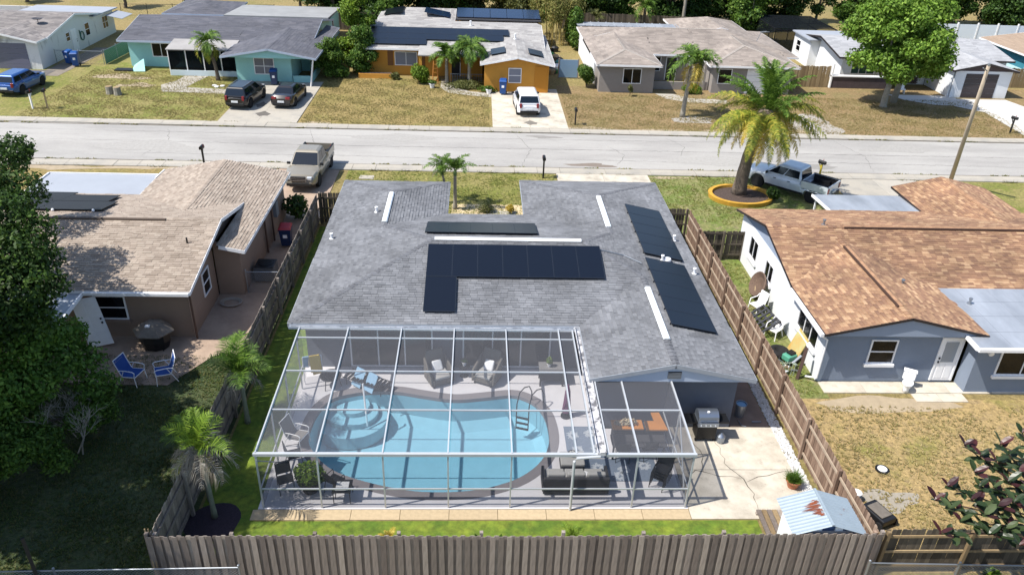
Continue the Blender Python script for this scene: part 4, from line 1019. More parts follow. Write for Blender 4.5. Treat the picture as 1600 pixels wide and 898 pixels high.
for (p, q) in (((6.15, 32.9), (6.15, 36.5)), ((6.97, 23.7), (6.97, 27.5)), ((-4.22, 33.5), (-4.22, 37.0)), ((-1.75, 30.775), (4.6, 30.775))):
    a = Vector((*p, rz(*p)+.03)); b = Vector((*q, rz(*q)+.03)); d = (b-a); s_ = Vector((-d.y, d.x, 0)).normalized(); q_ = M(H0.location)
    wd = .13 if abs(d.x) < .1 else .11
    q_.add([a-s_*wd, a-s_*wd*.6+Vector((0, 0, .06)), a+s_*wd*.6+Vector((0, 0, .06)), a+s_*wd, b-s_*wd, b-s_*wd*.6+Vector((0, 0, .06)), b+s_*wd*.6+Vector((0, 0, .06)), b+s_*wd],
           [(0, 1, 5, 4), (1, 2, 6, 5), (2, 3, 7, 6), (0, 3, 2, 1), (4, 5, 6, 7), (0, 4, 7, 3)]).build('ridge_vent', SKYL, H0)
for i in range(7): slope_box(H0, 'solar_panel', PANEL, B0[0], 'n', -1.99+i*1.047+.006, 28.24, -1.99+(i+1)*1.047-.006, 30.3, .1, .035, PANELF)
slope_box(H0, 'solar_panel', PANEL, B0[0], 'n', -1.984, 26.2, -.75, 28.2, .1, .035, PANELF)
for i in range(5): slope_box(H0, 'solar_panel', PANEL, B0[0], 's', -2.22+i*1.0, 31.62, -2.22+i*1.0+.985, 33.6, .1, .035, PANELF)
for i in range(5): slope_box(H0, 'solar_panel', PANEL, B0[2] if i > 0 else B0[2], 'e', 7.4, 30.68+i*1.08, 9.16, 30.68+(i+1)*1.08-.015, .1, .035, PANELF)
for i in range(5): slope_box(H0, 'solar_panel', PANEL, B0[3] if i < 4 else B0[0], 'e', 7.34, 24.75+i*1.09, 9.1, 24.75+(i+1)*1.09-.015, .1, .035, PANELF)
for x, y in ((-6.55, 32.7), (-4.75, 34.9), (9.3, 33.0), (9.5, 29.8), (8.2, 30.45)): vent_pipe(H0, x, y, rz(x, y), h=.22)
q_ = M(H0.location); q_.tube([(5.4, 30.15, rz(5.4, 30.15)+.05), (6.4, 30.1, rz(6.4, 30.1)+.05), (7.1, 29.6, rz(7.1, 29.6)+.08)], .02, 6); q_.build('conduit', STEEL, H0)
q_ = M(H0.location); q_.lathe((8.45, 30.5, rz(8.45, 30.5)+.02), [(.14, 0), (.16, .08), (.13, .14), (.05, .16)], 14); q_.build('turbine_cap', WHITE, H0)
# rear windows and sliding doors under the screened roof
wr_ = Wall(H0, (-6.6, 26.3, 0), (0, -1, 0))
wr_.window(1.75, 4.9, .15, 2.1, 'v', name='sliding_door', nv=2); wr_.window(6.2, 9.6, .15, 2.1, 'v', name='sliding_door', nv=2)
ws = Wall(H0, (4.5, 26.3, 0), (-1, 0, 0)); ws.window(.7, 1.7, .9, 1.9, 'h')
ww = Wall(H0, (-6.6, 39.7, 0), (-1, 0, 0)); ww.window(2, 3.2, 1, 2, 'h'); ww.window(8, 9.2, 1, 2, 'h')
# eaves gutter behind the cage
for (a, b) in (((-7.0, 25.47), (4.0, 25.47)), ):
    q_ = M(H0.location); q_.prism([(-.075, 0), (.075, 0), (.085, .11), (.065, .11), (.055, .02), (-.055, .02), (-.065, .11), (-.085, .11)], (a[0], a[1], 2.37), 'x', b[0]-a[0]).build('gutter', mat('pale_gutter', 'b9c2cf', .5, var=.1), H0)
# ================================================================ SCREEN ENCLOSURE
SC = thing('screen_enclosure', 'white framed mesh pool enclosure attached to the rear of the grey roofed bungalow', 'pool cage', (0, 18.56, 0))
SCR = screen_mat('insect_screen', '86888f', .3); SCRW = screen_mat('side_screen', '5f616a', .38)
xs = [-6.58, -4.75, -2.75, -.76, 1.2, 3.2, 3.74]; yF, yB = 18.56, 25.38; zF, zB = 2.24, 2.40
zc = lambda y: zF+(zB-zF)*(y-yF)/(yB-yF)
def beam(p, q, w_=.055, h=.1, name='beam', m=ALU, up=(0, 0, 1)): return M(SC.location).bar(p, q, w_, h, up).build(name, m, SC)
ys = [yF, 20.65, 22.75, 24.8, yB]
for x in xs: beam((x, yF, zc(yF)), (x, yB, zc(yB)), .042, .14)
for y in ys[1:-1]:
    for a, b in zip(xs, xs[1:]): beam((a+.027, y, zc(y)), (b-.027, y, zc(y)), .038, .05, 'purlin')
beam((xs[0]-.06, yF-.01, zF), (3.9, yF-.01, zF), .1, .1, 'front_beam'); beam((4.12, yF-.01, zF), (6.95, yF-.01, zF), .1, .1, 'front_beam')
beam((xs[0], yB+.03, zB), (4.0, yB+.03, zB), .1, .06, 'back_beam')
for a, b in zip(xs, xs[1:]):
    for c, d in zip(ys, ys[1:]):
        M(SC.location).add([(a+.03, c+.03, zc(c)), (b-.03, c+.03, zc(c)), (b-.03, d-.03, zc(d)), (a+.03, d-.03, zc(d))], [(0, 1, 2, 3)]).build('roof_screen', SCR, SC, fix=False)
posts = xs[:6]+[5.12, 6.88]
for x in posts:
    if x == 3.2: continue
    beam((x, yF, 0.03), (x, yF, zF-.055), .05, .05, 'post')
for a, b in zip([xs[0], *xs[1:5], 5.12], [*xs[1:5], 5.12, 6.88]):
    beam((a+.027, yF, .83), (b-.027, yF, .83), .04, .045, 'chair_rail')
    for z0, z1 in ((.04, .8), (.86, zF-.06)): M(SC.location).add([(a+.03, yF, z0), (b-.03, yF, z0), (b-.03, yF, z1), (a+.03, yF, z1)], [(0, 1, 2, 3)]).build('side_screen', SCRW, SC, fix=False)
for x, y0, y1, yy in ((-6.58, yF, 25.6, [20.65, 22.75, 24.8]), (6.88, yF, 22.5, [20.65])):
    pr = yF
    for y in yy+[y1]:
        if y < y1: beam((x, y, .03), (x, y, zc(min(y, yB))-.03), .05, .05, 'post')
        beam((x, pr+.03, .83), (x, y-.03, .83), .04, .045, 'chair_rail')
        for z0, z1 in ((.04, .8), (.86, 2.2)): M(SC.location).add([(x, pr+.03, z0), (x, y-.03, z0), (x, y-.03, z1), (x, pr+.03, z1)], [(0, 1, 2, 3)]).build('side_screen', SCRW, SC, fix=False)
        pr = y
beam((-6.58, yF+.02, 1.95), (-6.58, 20.6, .1), .04, .04, 'brace'); beam((6.88, yF+.05, .1), (6.88, 20.6, 2.2), .04, .04, 'brace')
# lanai part
yL = 22.42; zl = lambda y: zF+(2.38-zF)*(y-yF)/(yL-yF)
for x in (4.2, 5.14, 6.9): beam((x, yF, zl(yF)), (x, yL, zl(yL)), .05 if x > 4.3 else .04, .09)
for a, b in ((4.22, 5.115), (5.165, 6.875)):
    beam((a, 20.66, zl(20.66)), (b, 20.66, zl(20.66)), .05, .05, 'purlin')
    for c, d in ((yF, 20.66), (20.66, yL)): M(SC.location).add([(a, c+.03, zl(c)), (b, c+.03, zl(c)), (b, d-.03, zl(d)), (a, d-.03, zl(d))], [(0, 1, 2, 3)]).build('roof_screen', SCR, SC, fix=False)
# stained gutters and the downspout
def gutter(p, q, w_=.2):
    p, q = Vector(p), Vector(q); d = (q-p).normalized(); s_ = Vector((-d.y, d.x, 0)); mm = M(SC.location)
    mm.bar(p-Vector((0, 0, .05)), q-Vector((0, 0, .05)), w_, .02)
    for k in (-1, 1): mm.bar(p+s_*k*(w_/2+.012), q+s_*k*(w_/2+.012), .022, .13)
    for e in (p, q): mm.bar(e-s_*w_/2, e+s_*w_/2, .02, .12)
    return mm.build('gutter', GUT, SC)
gutter((3.98, yF-.06, 2.31), (3.98, 25.5, 2.46), .24); gutter((-6.9, 25.52, 2.40), (3.82, 25.52, 2.40), .1)
M(SC.location).tube([(3.93, yF-.06, 2.22), (3.2, yF-.08, 2.16), (3.13, yF-.09, 2.05), (3.13, yF-.1, .85), (3.13, yF-.12, .05)], .045, 8).build('downspout', ALU, SC)
# ================================================================ FENCES ROUND THE YARD
fence('long grey weathered shadowbox fence along the bottom of the pool yard', (-8.9, 15.72), (11.72, 15.72), 1.78, WOODG, side=1, w=.15, posts=2.4, shadow=True, jit=.01, sag=.03, rails=(.35, 1.4))
fence('grey board fence left of the pool cage beside the brown walled house', (-8.78, 15.85), (-8.6, 40.1), 1.76, WOODG, side=-1, w=.14, posts=2.45, pm=WOODG)
fence('brown board fence between the pool house and the white side wall', (11.62, 15.85), (11.5, 38.7), 1.76, WOODB, side=1, w=.14, posts=2.45, ph=.03, rm=mat('lit_brown_rail', 'b8a692', .9, var=.15))  # rails coloured paler than the boards to imitate sunlit rail tops
fence('short grey fence closing the gap at the street end of the left alley', (-8.5, 40.1), (-6.7, 40.1), 1.76, WOODD, side=-1, posts=1.7)
fence('short dark fence with cross brace closing the right alley near the driveway', (9.95, 38.7), (11.4, 38.7), 1.76, WOODD, side=-1, posts=1.4)
fence('old dark wooden fence between the brown fence and the white house wall', (11.75, 36.3), (13.85, 36.3), 1.6, WOODD, side=-1, posts=1.1)
fence('dark mossy fence at the bottom of the straw coloured yard', (11.95, 15.95), (19.5, 15.95), 1.7, WOODD, side=-1, posts=2.7, pm=WOODT)
chain_link('galvanised chain link fence in the bottom left corner', (-16.0, 15.0), (-6.3, 15.15), 1.25, posts=4)
chain_link('short rusty topped chain link fence below the tin shed', (11.25, 15.25), (16.4, 15.1), 1.2, posts=2.2)
# ================================================================ LEFT NEIGHBOUR (tan roof)
H1 = thing('bungalow', 'brown stucco bungalow with tan shingle roof and flat white roof section', 'house', (-15, 33, 0))
B1 = [body(-27, 27.85, -11.42, 37.7, 2.5, .2, 'ns'), body(-17, 31.6, -10.22, 41.2, 2.5, .2, 'we')]
roof(H1, B1, SH_TAN, DK_TAN, FASC, singles=300, tabw=.31, tabh=.145, th=.028, skip=lambda x, y: x < -23)
rz1 = lambda x, y: roofz(B1, x, y)+.015
walls(H1, [(-26.8, 28.4), (-11.75, 28.4), (-11.75, 32.05), (-10.6, 32.05), (-10.6, 40.9), (-16.7, 40.9), (-16.7, 40.1), (-22.4, 40.1), (-22.4, 37.35), (-26.8, 37.35)], 0, 2.41, W_BROWN)
gable(H1, (-11.8, 28.3, 0), (-11.8, 37.3, 0), 2.412, 3.4, W_BROWN, (1, 0, 0)); gable(H1, (-16.8, 32.07, 0), (-10.5, 32.07, 0), 2.412, 3.05, W_BROWN, (0, -1, 0)); gable(H1, (-10.6, 40.88, 0), (-16.7, 40.88, 0), 2.412, 3.05, W_BROWN, (0, 1, 0))
ridge_caps(H1, [((-26, 32.775, rz1(-26, 32.775)), (-11.5, 32.775, rz1(-11.5, 32.775))), ((-13.61, 41.1, rz1(-13.61, 41.1)), (-13.61, 35.2, rz1(-13.61, 35.2)))], SH_TAN, .3)
a = M(H1.location).bar((-20.5, 32.62, rz1(-20.5, 32.6)+.03), (-13.8, 32.62, rz1(-20.5, 32.6)+.03), .16, .06); a.build('ridge_vent', DK_TAN, H1)
M(H1.location).poly(R4(-22.7, 37.72, -17.02, 40.4), 2.38, 2.5).build('flat_roof', FLATW, H1)
q = M(H1.location)
for p_, q_ in (((-22.7, 40.43), (-16.98, 40.43)), ((-22.73, 37.75), (-22.73, 40.4)), ((-17.0, 39.9), (-16.95, 41.15))): q.bar((*p_, 2.47), (*q_, 2.47), .06, .2)
q.build('white_edge_trim', FASC, H1)
for i, (x0, x1, y0, y1) in enumerate([(-23.6, -19.9, 35.5, 37.45), (-19.88, -17.6, 35.5, 36.9), (-23.6, -20.0, 33.7, 35.45), (-19.98, -17.1, 33.7, 35.45)]): slope_box(H1, 'pool_heating_panel', mat('black_solar_mat', '1b1d22', .6), B1[0], 's', x0, y0, x1, y1, .1, .03, BLACK)
q = M(H1.location)
for x in (-21, -19.2, -17.4): q.lathe((x, 33.62, rz1(x, 33.62)+.05), [(.05, 0), (.07, .04), (.05, .1)], 8)
q.build('panel_header_cap', WHITE, H1)
M(H1.location).tube([(-12.4, 31.0, rz1(-12.4, 31)), (-12.4, 31.0, rz1(-12.4, 31)+.25)], .04, 8).build('vent_pipe', BLACK, H1)
w1 = Wall(H1, (-26.8, 28.4, 0), (0, -1, 0)); w1.window(11.3, 12.45, .95, 1.95, 'h', sill=W_BROWN)
w2 = Wall(H1, (-11.75, 28.4, 0), (1, 0, 0)); w2.window(1.8, 2.6, 1.0, 2.0, 'h', sill=None)
q = M(H1.location); q.tube([(-11.62, 28.28, 2.4), (-11.62, 28.28, .05)], .045, 8).build('downspout', mat('brown_pipe', '5d463c', .6), H1)
q = M(H1.location); q.bar((-15.6, 27.8, 2.42), (-11.45, 27.8, 2.42), .12, .13); q.build('gutter', FASC, H1)
for y in (36.2, 37.6): M(H1.location).tube([(-10.5, y, 2.35), (-10.5, y, .1)], .05, 8).build('downspout', mat('brown_pipe', '5d463c', .6), H1)
M(H1.location).box((-10.6, 38.3, 1.1), (-10.42, 38.8, 1.9)).build('meter_box', mat('grey_metal', '8a9098', .5), H1)
# lean-to
q = M(H1.location); q.add([(-24, 25.9, 2.28), (-15.65, 25.9, 2.28), (-15.65, 28.38, 2.44), (-24, 28.38, 2.44), (-24, 25.9, 2.22), (-15.65, 25.9, 2.22), (-15.65, 28.38, 2.38), (-24, 28.38, 2.38)], [(0, 1, 2, 3), (4, 7, 6, 5), (0, 4, 5, 1), (1, 5, 6, 2), (2, 6, 7, 3), (3, 7, 4, 0)]); q.build('patio_roof', ALUROOF, H1)
q = M(H1.location); q.bar((-15.62, 25.9, 2.27), (-15.62, 28.38, 2.43), .07, .14); q.bar((-24, 25.87, 2.27), (-15.65, 25.87, 2.27), .07, .14); q.build('patio_gutter', FASC, H1)
for x in (-15.75, -19.5, -23.5): M(H1.location).box((x-.05, 25.95, .03), (x+.05, 26.05, 2.2)).build('patio_post', WHITE, H1)
sheet('patio', [(-24, 25), (-11.75, 25), (-10.6, 27.0), (-9.1, 27.0), (-8.85, 28.3), (-8.85, 33.15), (-11.7, 33.15), (-24, 33.15)], .03, CONCT)
t = thing('panel_door', 'white six panel door standing open beside the brown wall window', 'door', (-15.45, 27.95, .04), math.radians(6)); t.rotation_euler = (math.radians(-6), math.radians(-10), math.radians(8)); t.scale = (1.15, 1, 1.06); t.location = (-15.25, 27.6, .1); D = M(); D.box((-.42, -.02, 0), (.42, .02, 2.03))
for i in range(3):
    for j in (0, 1): D.box((-.32+j*.36, -.032, .15+i*.63), (-.04+j*.36, -.021, .62+i*.63))
D.build('door_leaf', WHITE, t); D = M()
for z in (.95, 1.12): D.lathe((.34, -.06, z), [(.035, -.03), (.035, .03)], 8)
D.build('handle', BLACK, t)
# ================================================================ RIGHT NEIGHBOUR (brown roof)
H2 = thing('bungalow', 'slate blue and white bungalow with mottled orange brown shingle roof', 'house', (18, 31, 0))
B2 = [body(13.55, 28.85, 34, 37.2, 2.5, .235, 'ns'), body(13.55, 25.15, 20.05, 33, 2.5, .235, 'we'), body(23.4, 34, 28.8, 40.7, 2.5, .235, 'we')]
roof(H2, B2, SH_ORG, DK_ORG, DRIP, singles=300, tabw=.3, tabh=.14, fh=.1, th=.028, skip=lambda x, y: x > 31)
rz2 = lambda x, y: roofz(B2, x, y)+.015
ridge_caps(H2, [((13.6, 33.02, rz2(13.6, 33.02)), (31, 33.02, rz2(31, 33.02))), ((16.77, 25.2, rz2(16.77, 25.2)), (16.77, 32.1, rz2(16.77, 32.1))), ((26.1, 40.6, rz2(26.1, 40.6)), (26.1, 35.4, rz2(26.1, 35.4)))], SH_ORG, .3)
for p_, q_, o in (((16.77, 26.0), (16.77, 31.3), 0), ((17.2, 33.02), (31, 33.02), 0), ((26.1, 35.6), (26.1, 40.1), 0)):
    a = Vector((*p_, rz2(*p_)+.02)); b = Vector((*q_, rz2(*q_)+.02)); s_ = (b-a).cross(Vector((0, 0, 1))).normalized(); mm = M(H2.location)
    mm.add([a-s_*.17-Vector((0, 0, .03)), a+Vector((0, 0, .045)), a+s_*.17-Vector((0, 0, .03)), b-s_*.17-Vector((0, 0, .03)), b+Vector((0, 0, .045)), b+s_*.17-Vector((0, 0, .03)), a-s_*.17-Vector((0, 0, .08)), a+s_*.17-Vector((0, 0, .08)), b-s_*.17-Vector((0, 0, .08)), b+s_*.17-Vector((0, 0, .08))],
           [(0, 1, 4, 3), (1, 2, 5, 4), (0, 3, 8, 6), (2, 7, 9, 5), (0, 6, 7, 2, 1), (3, 4, 5, 9, 8)]); mm.build('ridge_vent', mat('tan_ridge_vent', 'a98365', .9, var=.3, vscale=4), H2)
walls(H2, [(13.86, 25.56), (19.62, 25.56), (19.62, 24.85), (30, 24.85), (30, 36.9), (13.86, 36.9)], 0, 2.41, W_RBLUE)
q = M(H2.location); q.box((13.845, 25.6, .02), (13.858, 36.85, 2.408)); q.build('white_side_wall', W_WHITE, H2)
gable(H2, (13.65, 25.22, 0), (19.95, 25.22, 0), 2.39, 3.17, mat('light_blue_gable', 'a5b3c9', .85), (0, -1, 0)); gable(H2, (13.88, 37.0, 0), (13.88, 29.1, 0), 2.412, 3.38, mat('light_blue_gable', 'a5b3c9', .85), (-1, 0, 0)); gable(H2, (28.6, 40.4, 0), (23.6, 40.4, 0), 2.412, 3.0, W_RBLUE, (0, 1, 0))
walls(H2, [(23.7, 37.0), (28.6, 37.0), (28.6, 40.3), (23.7, 40.3)], 0, 2.41, W_RBLUE)
q = M(H2.location); q.bar((13.46, 25.2, 2.41), (13.46, 28.9, 2.41), .13, .13); q.tube([(13.5, 25.25, 2.35), (13.8, 25.4, 2.1), (13.8, 25.45, .25), (13.5, 25.8, .08)], .04, 8); q.build('gutter', WHITE, H2)
q = M(H2.location); q.box((13.6, 25.35, 2.395), (19.9, 25.52, 2.408)); q.build('soffit_board', LBLUE, H2)
wn = Wall(H2, (13.86, 25.56, 0), (0, -1, 0)); wn.window(1.88, 2.85, .98, 1.98, 'h', sill=WHITE); wn.door(4.72, 5.52, .12, 2.1, panels=1, glass=mat('pale_glass', 'a9b2bd', .2), hside=-1)
wr2 = Wall(H2, (19.62, 24.85, 0), (0, -1, 0)); wr2.window(1.0, 3.0, .95, 2.0, 'v', nv=1, sill=WHITE); wr2.window(4.2, 6.4, .95, 2.0, 'v', nv=1, sill=WHITE)
M(H2.location).tube([(20.0, 24.78, 2.05), (20.0, 24.6, 2.0)], .1, 10).build('wall_lamp', WHITE, H2)
wl2 = Wall(H2, (13.845, 36.9, 0), (-1, 0, 0))
wl2.window(1.75, 2.85, 1.0, 1.95, 'v', sill=WHITE); wl2.window(4.2, 5.15, 1.05, 1.85, 'v', sill=WHITE); wl2.window(8.7, 10.7, 1.1, 1.95, 'v', nv=2, sill=WHITE)
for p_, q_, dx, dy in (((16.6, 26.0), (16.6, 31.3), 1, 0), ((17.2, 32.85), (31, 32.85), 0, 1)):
    M(H2.location).bar((*p_, rz2(16.77, 26) + .01 if dx else rz2(20, 33.02)+.01), (*q_, rz2(16.77, 26) + .01 if dx else rz2(20, 33.02)+.01), .07, .09).build('vent_dark_edge', DK_ORG, H2)  # solid dark strip laid along the ridge vents as their dark edge line
# flat metal roofs
mm = M(H2.location); mm.add([(18.6, 37.15, 2.46), (24.2, 37.15, 2.46), (23.6, 39.7, 2.36), (18.55, 39.7, 2.36), (18.6, 37.15, 2.38), (24.2, 37.15, 2.38), (23.6, 39.7, 2.28), (18.55, 39.7, 2.28)], [(0, 1, 2, 3), (4, 7, 6, 5), (0, 4, 5, 1), (1, 5, 6, 2), (2, 6, 7, 3), (3, 7, 4, 0)]); mm.build('porch_roof', ALUROOF, H2)
for x, y in ((18.7, 39.5), (21.2, 39.5), (23.4, 39.5), (18.7, 37.5)): M(H2.location).box((x-.04, y-.04, .02), (x+.04, y+.04, 2.29)).build('porch_post', WHITE, H2)
mm = M(H2.location); mm.bar((18.55, 37.2, 2.4), (18.5, 39.7, 2.31), .07, .13); mm.build('porch_gutter', WHITE, H2)
ys_ = [24.4, 25.5, 26.65, 27.75, 28.83]; zz = lambda y: 2.44+(y-24.4)*.03
for i in range(4):
    for j in range(8):
        x0 = 19.28+j*1.35 if j else 19.28; x1 = 19.28+(j+1)*1.35; y0, y1 = ys_[i]+.006, ys_[i+1]-.006
        if y1 > 25.1 and x0 < 20.0 and False: continue
        M(H2.location).add([(x0+.004, y0, zz(y0)), (x1-.004, y0, zz(y0)), (x1-.004, y1, zz(y1)), (x0+.004, y1, zz(y1)), (x0+.004, y0, zz(y0)-.04), (x1-.004, y0, zz(y0)-.04), (x1-.004, y1, zz(y1)-.04), (x0+.004, y1, zz(y1)-.04)], [(0, 1, 2, 3), (4, 7, 6, 5), (0, 4, 5, 1), (1, 5, 6, 2), (2, 6, 7, 3), (3, 7, 4, 0)]).build('roof_panel', ALUROOF, H2)
mm = M(H2.location); mm.bar((19.2, 24.33, 2.38), (30, 24.33, 2.38), .12, .14); mm.bar((19.2, 24.38, 2.38), (19.2, 25.2, 2.42), .1, .14); mm.build('patio_gutter', WHITE, H2)
vent_pipe(H2, 18.05, 28.5, rz2(18.05, 28.5)-.1, STEEL, h=.2); vent_pipe(H2, 16.4, 33.3, rz2(16.4, 33.3), STEEL, h=.22)
vent_pipe(H2, 20.6, 27.6, zz(27.6), STEEL, h=.2)
slabs('path', '', 13.9, 24.75, 22.5, 25.5, 5, 1, .04, CONCB); slabs('path', '', 17.4, 24.2, 19.5, 24.74, 2, 1, .035, CONCB)
# ================================================================ SHED
SH = thing('tin_shed', 'small blue white tin shed with rusty ridged roof in the yard corner', 'shed', (10.15, 16.4, 0))
TIN = mat('ribbed_tin', 'a9b8c3', .45, metal=.1, var=.06, vscale=3, col3='8c4f35', c3scale=1.3, c3lo=.62, c3hi=.68); TINW = mat('white_tin_wall', 'e4e8ec', .5, var=.04); TINB = mat('blue_tin', '5f7fae', .5)
walls(SH, [(9.3, 15.95), (11.05, 15.95), (11.05, 17.0), (9.3, 17.0)], .02, 1.72, TINW, th=.05)
gable(SH, (9.25, 15.94, 0), (11.1, 15.94, 0), 1.72, 2.05, TINB, (0, -1, 0), th=.03); gable(SH, (11.1, 17.0, 0), (9.25, 17.0, 0), 1.72, 2.05, TINB, (0, 1, 0), th=.03)
for s_ in (-1, 1):
    mm = M(SH.location); n = 12; y0, y1 = 15.72, 17.18
    for i in range(n):
        ya = y0+(y1-y0)*i/n; yb = y0+(y1-y0)*(i+1)/n; h_ = .018
        for (a, b, c) in ((ya, ya+.03, h_), (ya+.03, yb-.03, 0), (yb-.03, yb, h_)):
            pass
        P_ = [(ya, .0), (ya+.035, .02), (ya+.05, .02), (ya+.085, 0), (yb, 0)]
        for (a, ha), (b, hb) in zip(P_, P_[1:]):
            mm.add([(10.17, a, 2.13+ha), (10.17, b, 2.13+hb), (10.17+s_*1.08, b, 1.76+hb), (10.17+s_*1.08, a, 1.76+ha)], [(0, 1, 2, 3)])
    mm.build('roof_sheet', TIN, SH)
mm = M(SH.location); mm.bar((10.17, 15.72, 2.15), (10.17, 17.18, 2.15), .07, .04); mm.build('ridge_strip', TIN, SH)
for x in (9.75, 10.35): M(SH.location).box((x, 15.86, 1.78), (x+.22, 15.905, 1.93)).build('gable_vent', TINW, SH)
rust = mat('rust_stain', '8c4a2c', .9, var=.3, vscale=9)
rr = random.Random(77)
for k in range(22):
    y0 = 16.15+.028*k; ly = rr.uniform(.015, .035); lx = rr.uniform(.1, .55)*(1-.7*abs(k-11)/11)+.05; x0 = 10.12-lx-rr.uniform(0, .1)
    mm = M(SH.location); zr_ = lambda x: 2.13-(10.17-x)*.3426+.024
    mm.add([(x0, y0+ly*.3, zr_(x0)), (x0+lx*.5, y0, zr_(x0+lx*.5)), (x0+lx, y0+ly*.2, zr_(x0+lx)), (x0+lx, y0+ly, zr_(x0+lx)), (x0+lx*.4, y0+ly*1.1, zr_(x0+lx*.4))], [(0, 1, 2, 3, 4)]); mm.build('rust_patch', rust, SH, fix=False)
st = thing('wooden_step', 'low grey wooden platform left of the tin shed', 'platform', (9.2, 17.6, 0))
for i in range(5): M().box((i*.17-.05, -1.2, .1), (i*.17+.1, .75, .14)).build('board', WOODT if i % 2 else WOODG, st)
for y in (-1.1, .65): M().box((-.08, y-.05, 0), (.78, y+.05, .098)).build('bearer', WOODG, st)
# ================================================================ HOUSES ACROSS THE STREET
TW, TH_ = .8, .26
# white house, far left
H3 = thing('bungalow', 'white mildewed bungalow with attached garage at the far left corner', 'house', (-42, 76, 0))
B3 = [body(-62, 72.6, -37.85, 84.2, 2.5, .17, 'ns'), body(-44.1, 70.9, -38.0, 78.6, 2.45, .22, 'we')]
roof(H3, B3, SH_AGED, DK_GREY, FASC, tabw=TW, tabh=TH_, skip=lambda x, y: x < -52)
walls(H3, [(-61, 73.0), (-43.8, 73.0), (-43.8, 71.3), (-38.2, 71.3), (-38.2, 87.3), (-61, 87.3)], 0, 2.4, W_STAINW)
gable(H3, (-43.9, 71.35, 0), (-38.15, 71.35, 0), 2.402, 3.0, W_STAINW, (0, -1, 0)); gable(H3, (-38.2, 73.2, 0), (-38.2, 83.8, 0), 2.402, 3.38, W_STAINW, (1, 0, 0))
q = M(H3.location).add([(-46, 82, 2.6), (-37.8, 82, 2.6), (-37.8, 87.8, 2.45), (-46, 87.8, 2.45), (-46, 82, 2.5), (-37.8, 82, 2.5), (-37.8, 87.8, 2.35), (-46, 87.8, 2.35)], [(0, 1, 2, 3), (4, 7, 6, 5), (0, 4, 5, 1), (1, 5, 6, 2), (2, 6, 7, 3), (3, 7, 4, 0)]); q.build('flat_roof', FLATW, H3)
q = M(H3.location); q.add([(-37.78, 84.6, 2.2), (-36.2, 84.6, 1.9), (-36.2, 87.4, 1.9), (-37.78, 87.4, 2.2), (-37.78, 84.6, 2.16), (-36.2, 84.6, 1.86), (-36.2, 87.4, 1.86), (-37.78, 87.4, 2.16)], [(0, 1, 2, 3), (4, 7, 6, 5), (0, 4, 5, 1), (1, 5, 6, 2), (2, 6, 7, 3), (3, 7, 4, 0)]); q.build('awning', FLATW, H3)
we = Wall(H3, (-38.2, 71.3, 0), (1, 0, 0))
we.window(9.2, 10.1, 1.0, 2.1, 'h'); we.window(5.2, 5.9, 1.3, 2.0, 'h'); we.window(13.2, 14.4, .9, 2.0, 'hv'); we.door(6.3, 7.2, .05, 2.05, panels=3)
q = M(H3.location); we.slab(q, 7.9, 7.95, .9, 1.8, .02, .08); q.tube([we.P(8.3+.35*math.cos(a), 1.2+.4*math.sin(a), .08) for a in [i*.524 for i in range(13)]], .05, 6); q.build('hose_coil', mat('green_hose', '4a7a6a', .6), H3)
wf = Wall(H3, (-43.8, 71.3, 0), (0, -1, 0)); q = M(H3.location)
for i in range(5): wf.slab(q, .6, 4.6, .03+i*.44, .45+i*.44, .003, .04)
q.build('garage_door', mat('slate_garage_door', '77778a', .6), H3)
q = M(H3.location); ds = Vector((-39.9, 75.6, 2.9)); q.lathe(ds+Vector((0, 0, .5)), [(.02, 0), (.3, .04), (.42, .12), (.4, .12), (.28, .06), (.01, .03)], 16, sx=1.2); q.tube([ds, ds+Vector((0, 0, .5))], .03, 6); q.build('satellite_dish', mat('grey_dish', '4c4c52', .5), H3)
# turquoise house
H4 = thing('bungalow', 'turquoise bungalow with charcoal shingle roof and screened porch', 'house', (-22, 75, 0))
B4 = [body(-31.75, 72.2, -14.75, 84.2, 2.5, .18, 'ns'), body(-21.4, 67.2, -13.5, 80, 2.5, .18, 'we')]
roof(H4, B4, SH_DARK, DK_GREY, LBLUE, tabw=TW, tabh=TH_)
walls(H4, [(-31.3, 73.3), (-20.7, 73.3), (-20.7, 69.0), (-16.0, 69.0), (-16.0, 73.0), (-15.2, 73.0), (-15.2, 90), (-31.3, 90)], 0, 2.4, W_TEAL)
gable(H4, (-21.0, 67.5, 0), (-13.9, 67.5, 0), 2.38, 3.08, W_TEAL, (0, -1, 0), th=.08); gable(H4, (-15.2, 72.6, 0), (-15.2, 83.8, 0), 2.402, 3.4, W_TEAL, (1, 0, 0)); gable(H4, (-31.3, 83.8, 0), (-31.3, 72.6, 0), 2.402, 3.4, W_TEAL, (-1, 0, 0))
q = M(H4.location).add([(-25.3, 82.5, 2.95), (-15.0, 82.5, 2.95), (-15.0, 90.3, 2.6), (-25.3, 90.3, 2.6), (-25.3, 82.5, 2.8), (-15.0, 82.5, 2.8), (-15.0, 90.3, 2.45), (-25.3, 90.3, 2.45)], [(0, 1, 2, 3), (4, 7, 6, 5), (0, 4, 5, 1), (1, 5, 6, 2), (2, 6, 7, 3), (3, 7, 4, 0)]); q.build('flat_roof', mat('dirty_flat_roof', 'a3a4a4', .7, var=.15, vscale=.5), H4)
B4b = [body(-32, 84.3, -25.4, 92, 2.6, .2, 'wens')]; roof(H4, B4b, SH_DARK, DK_GREY, LBLUE, tabw=TW, tabh=TH_)
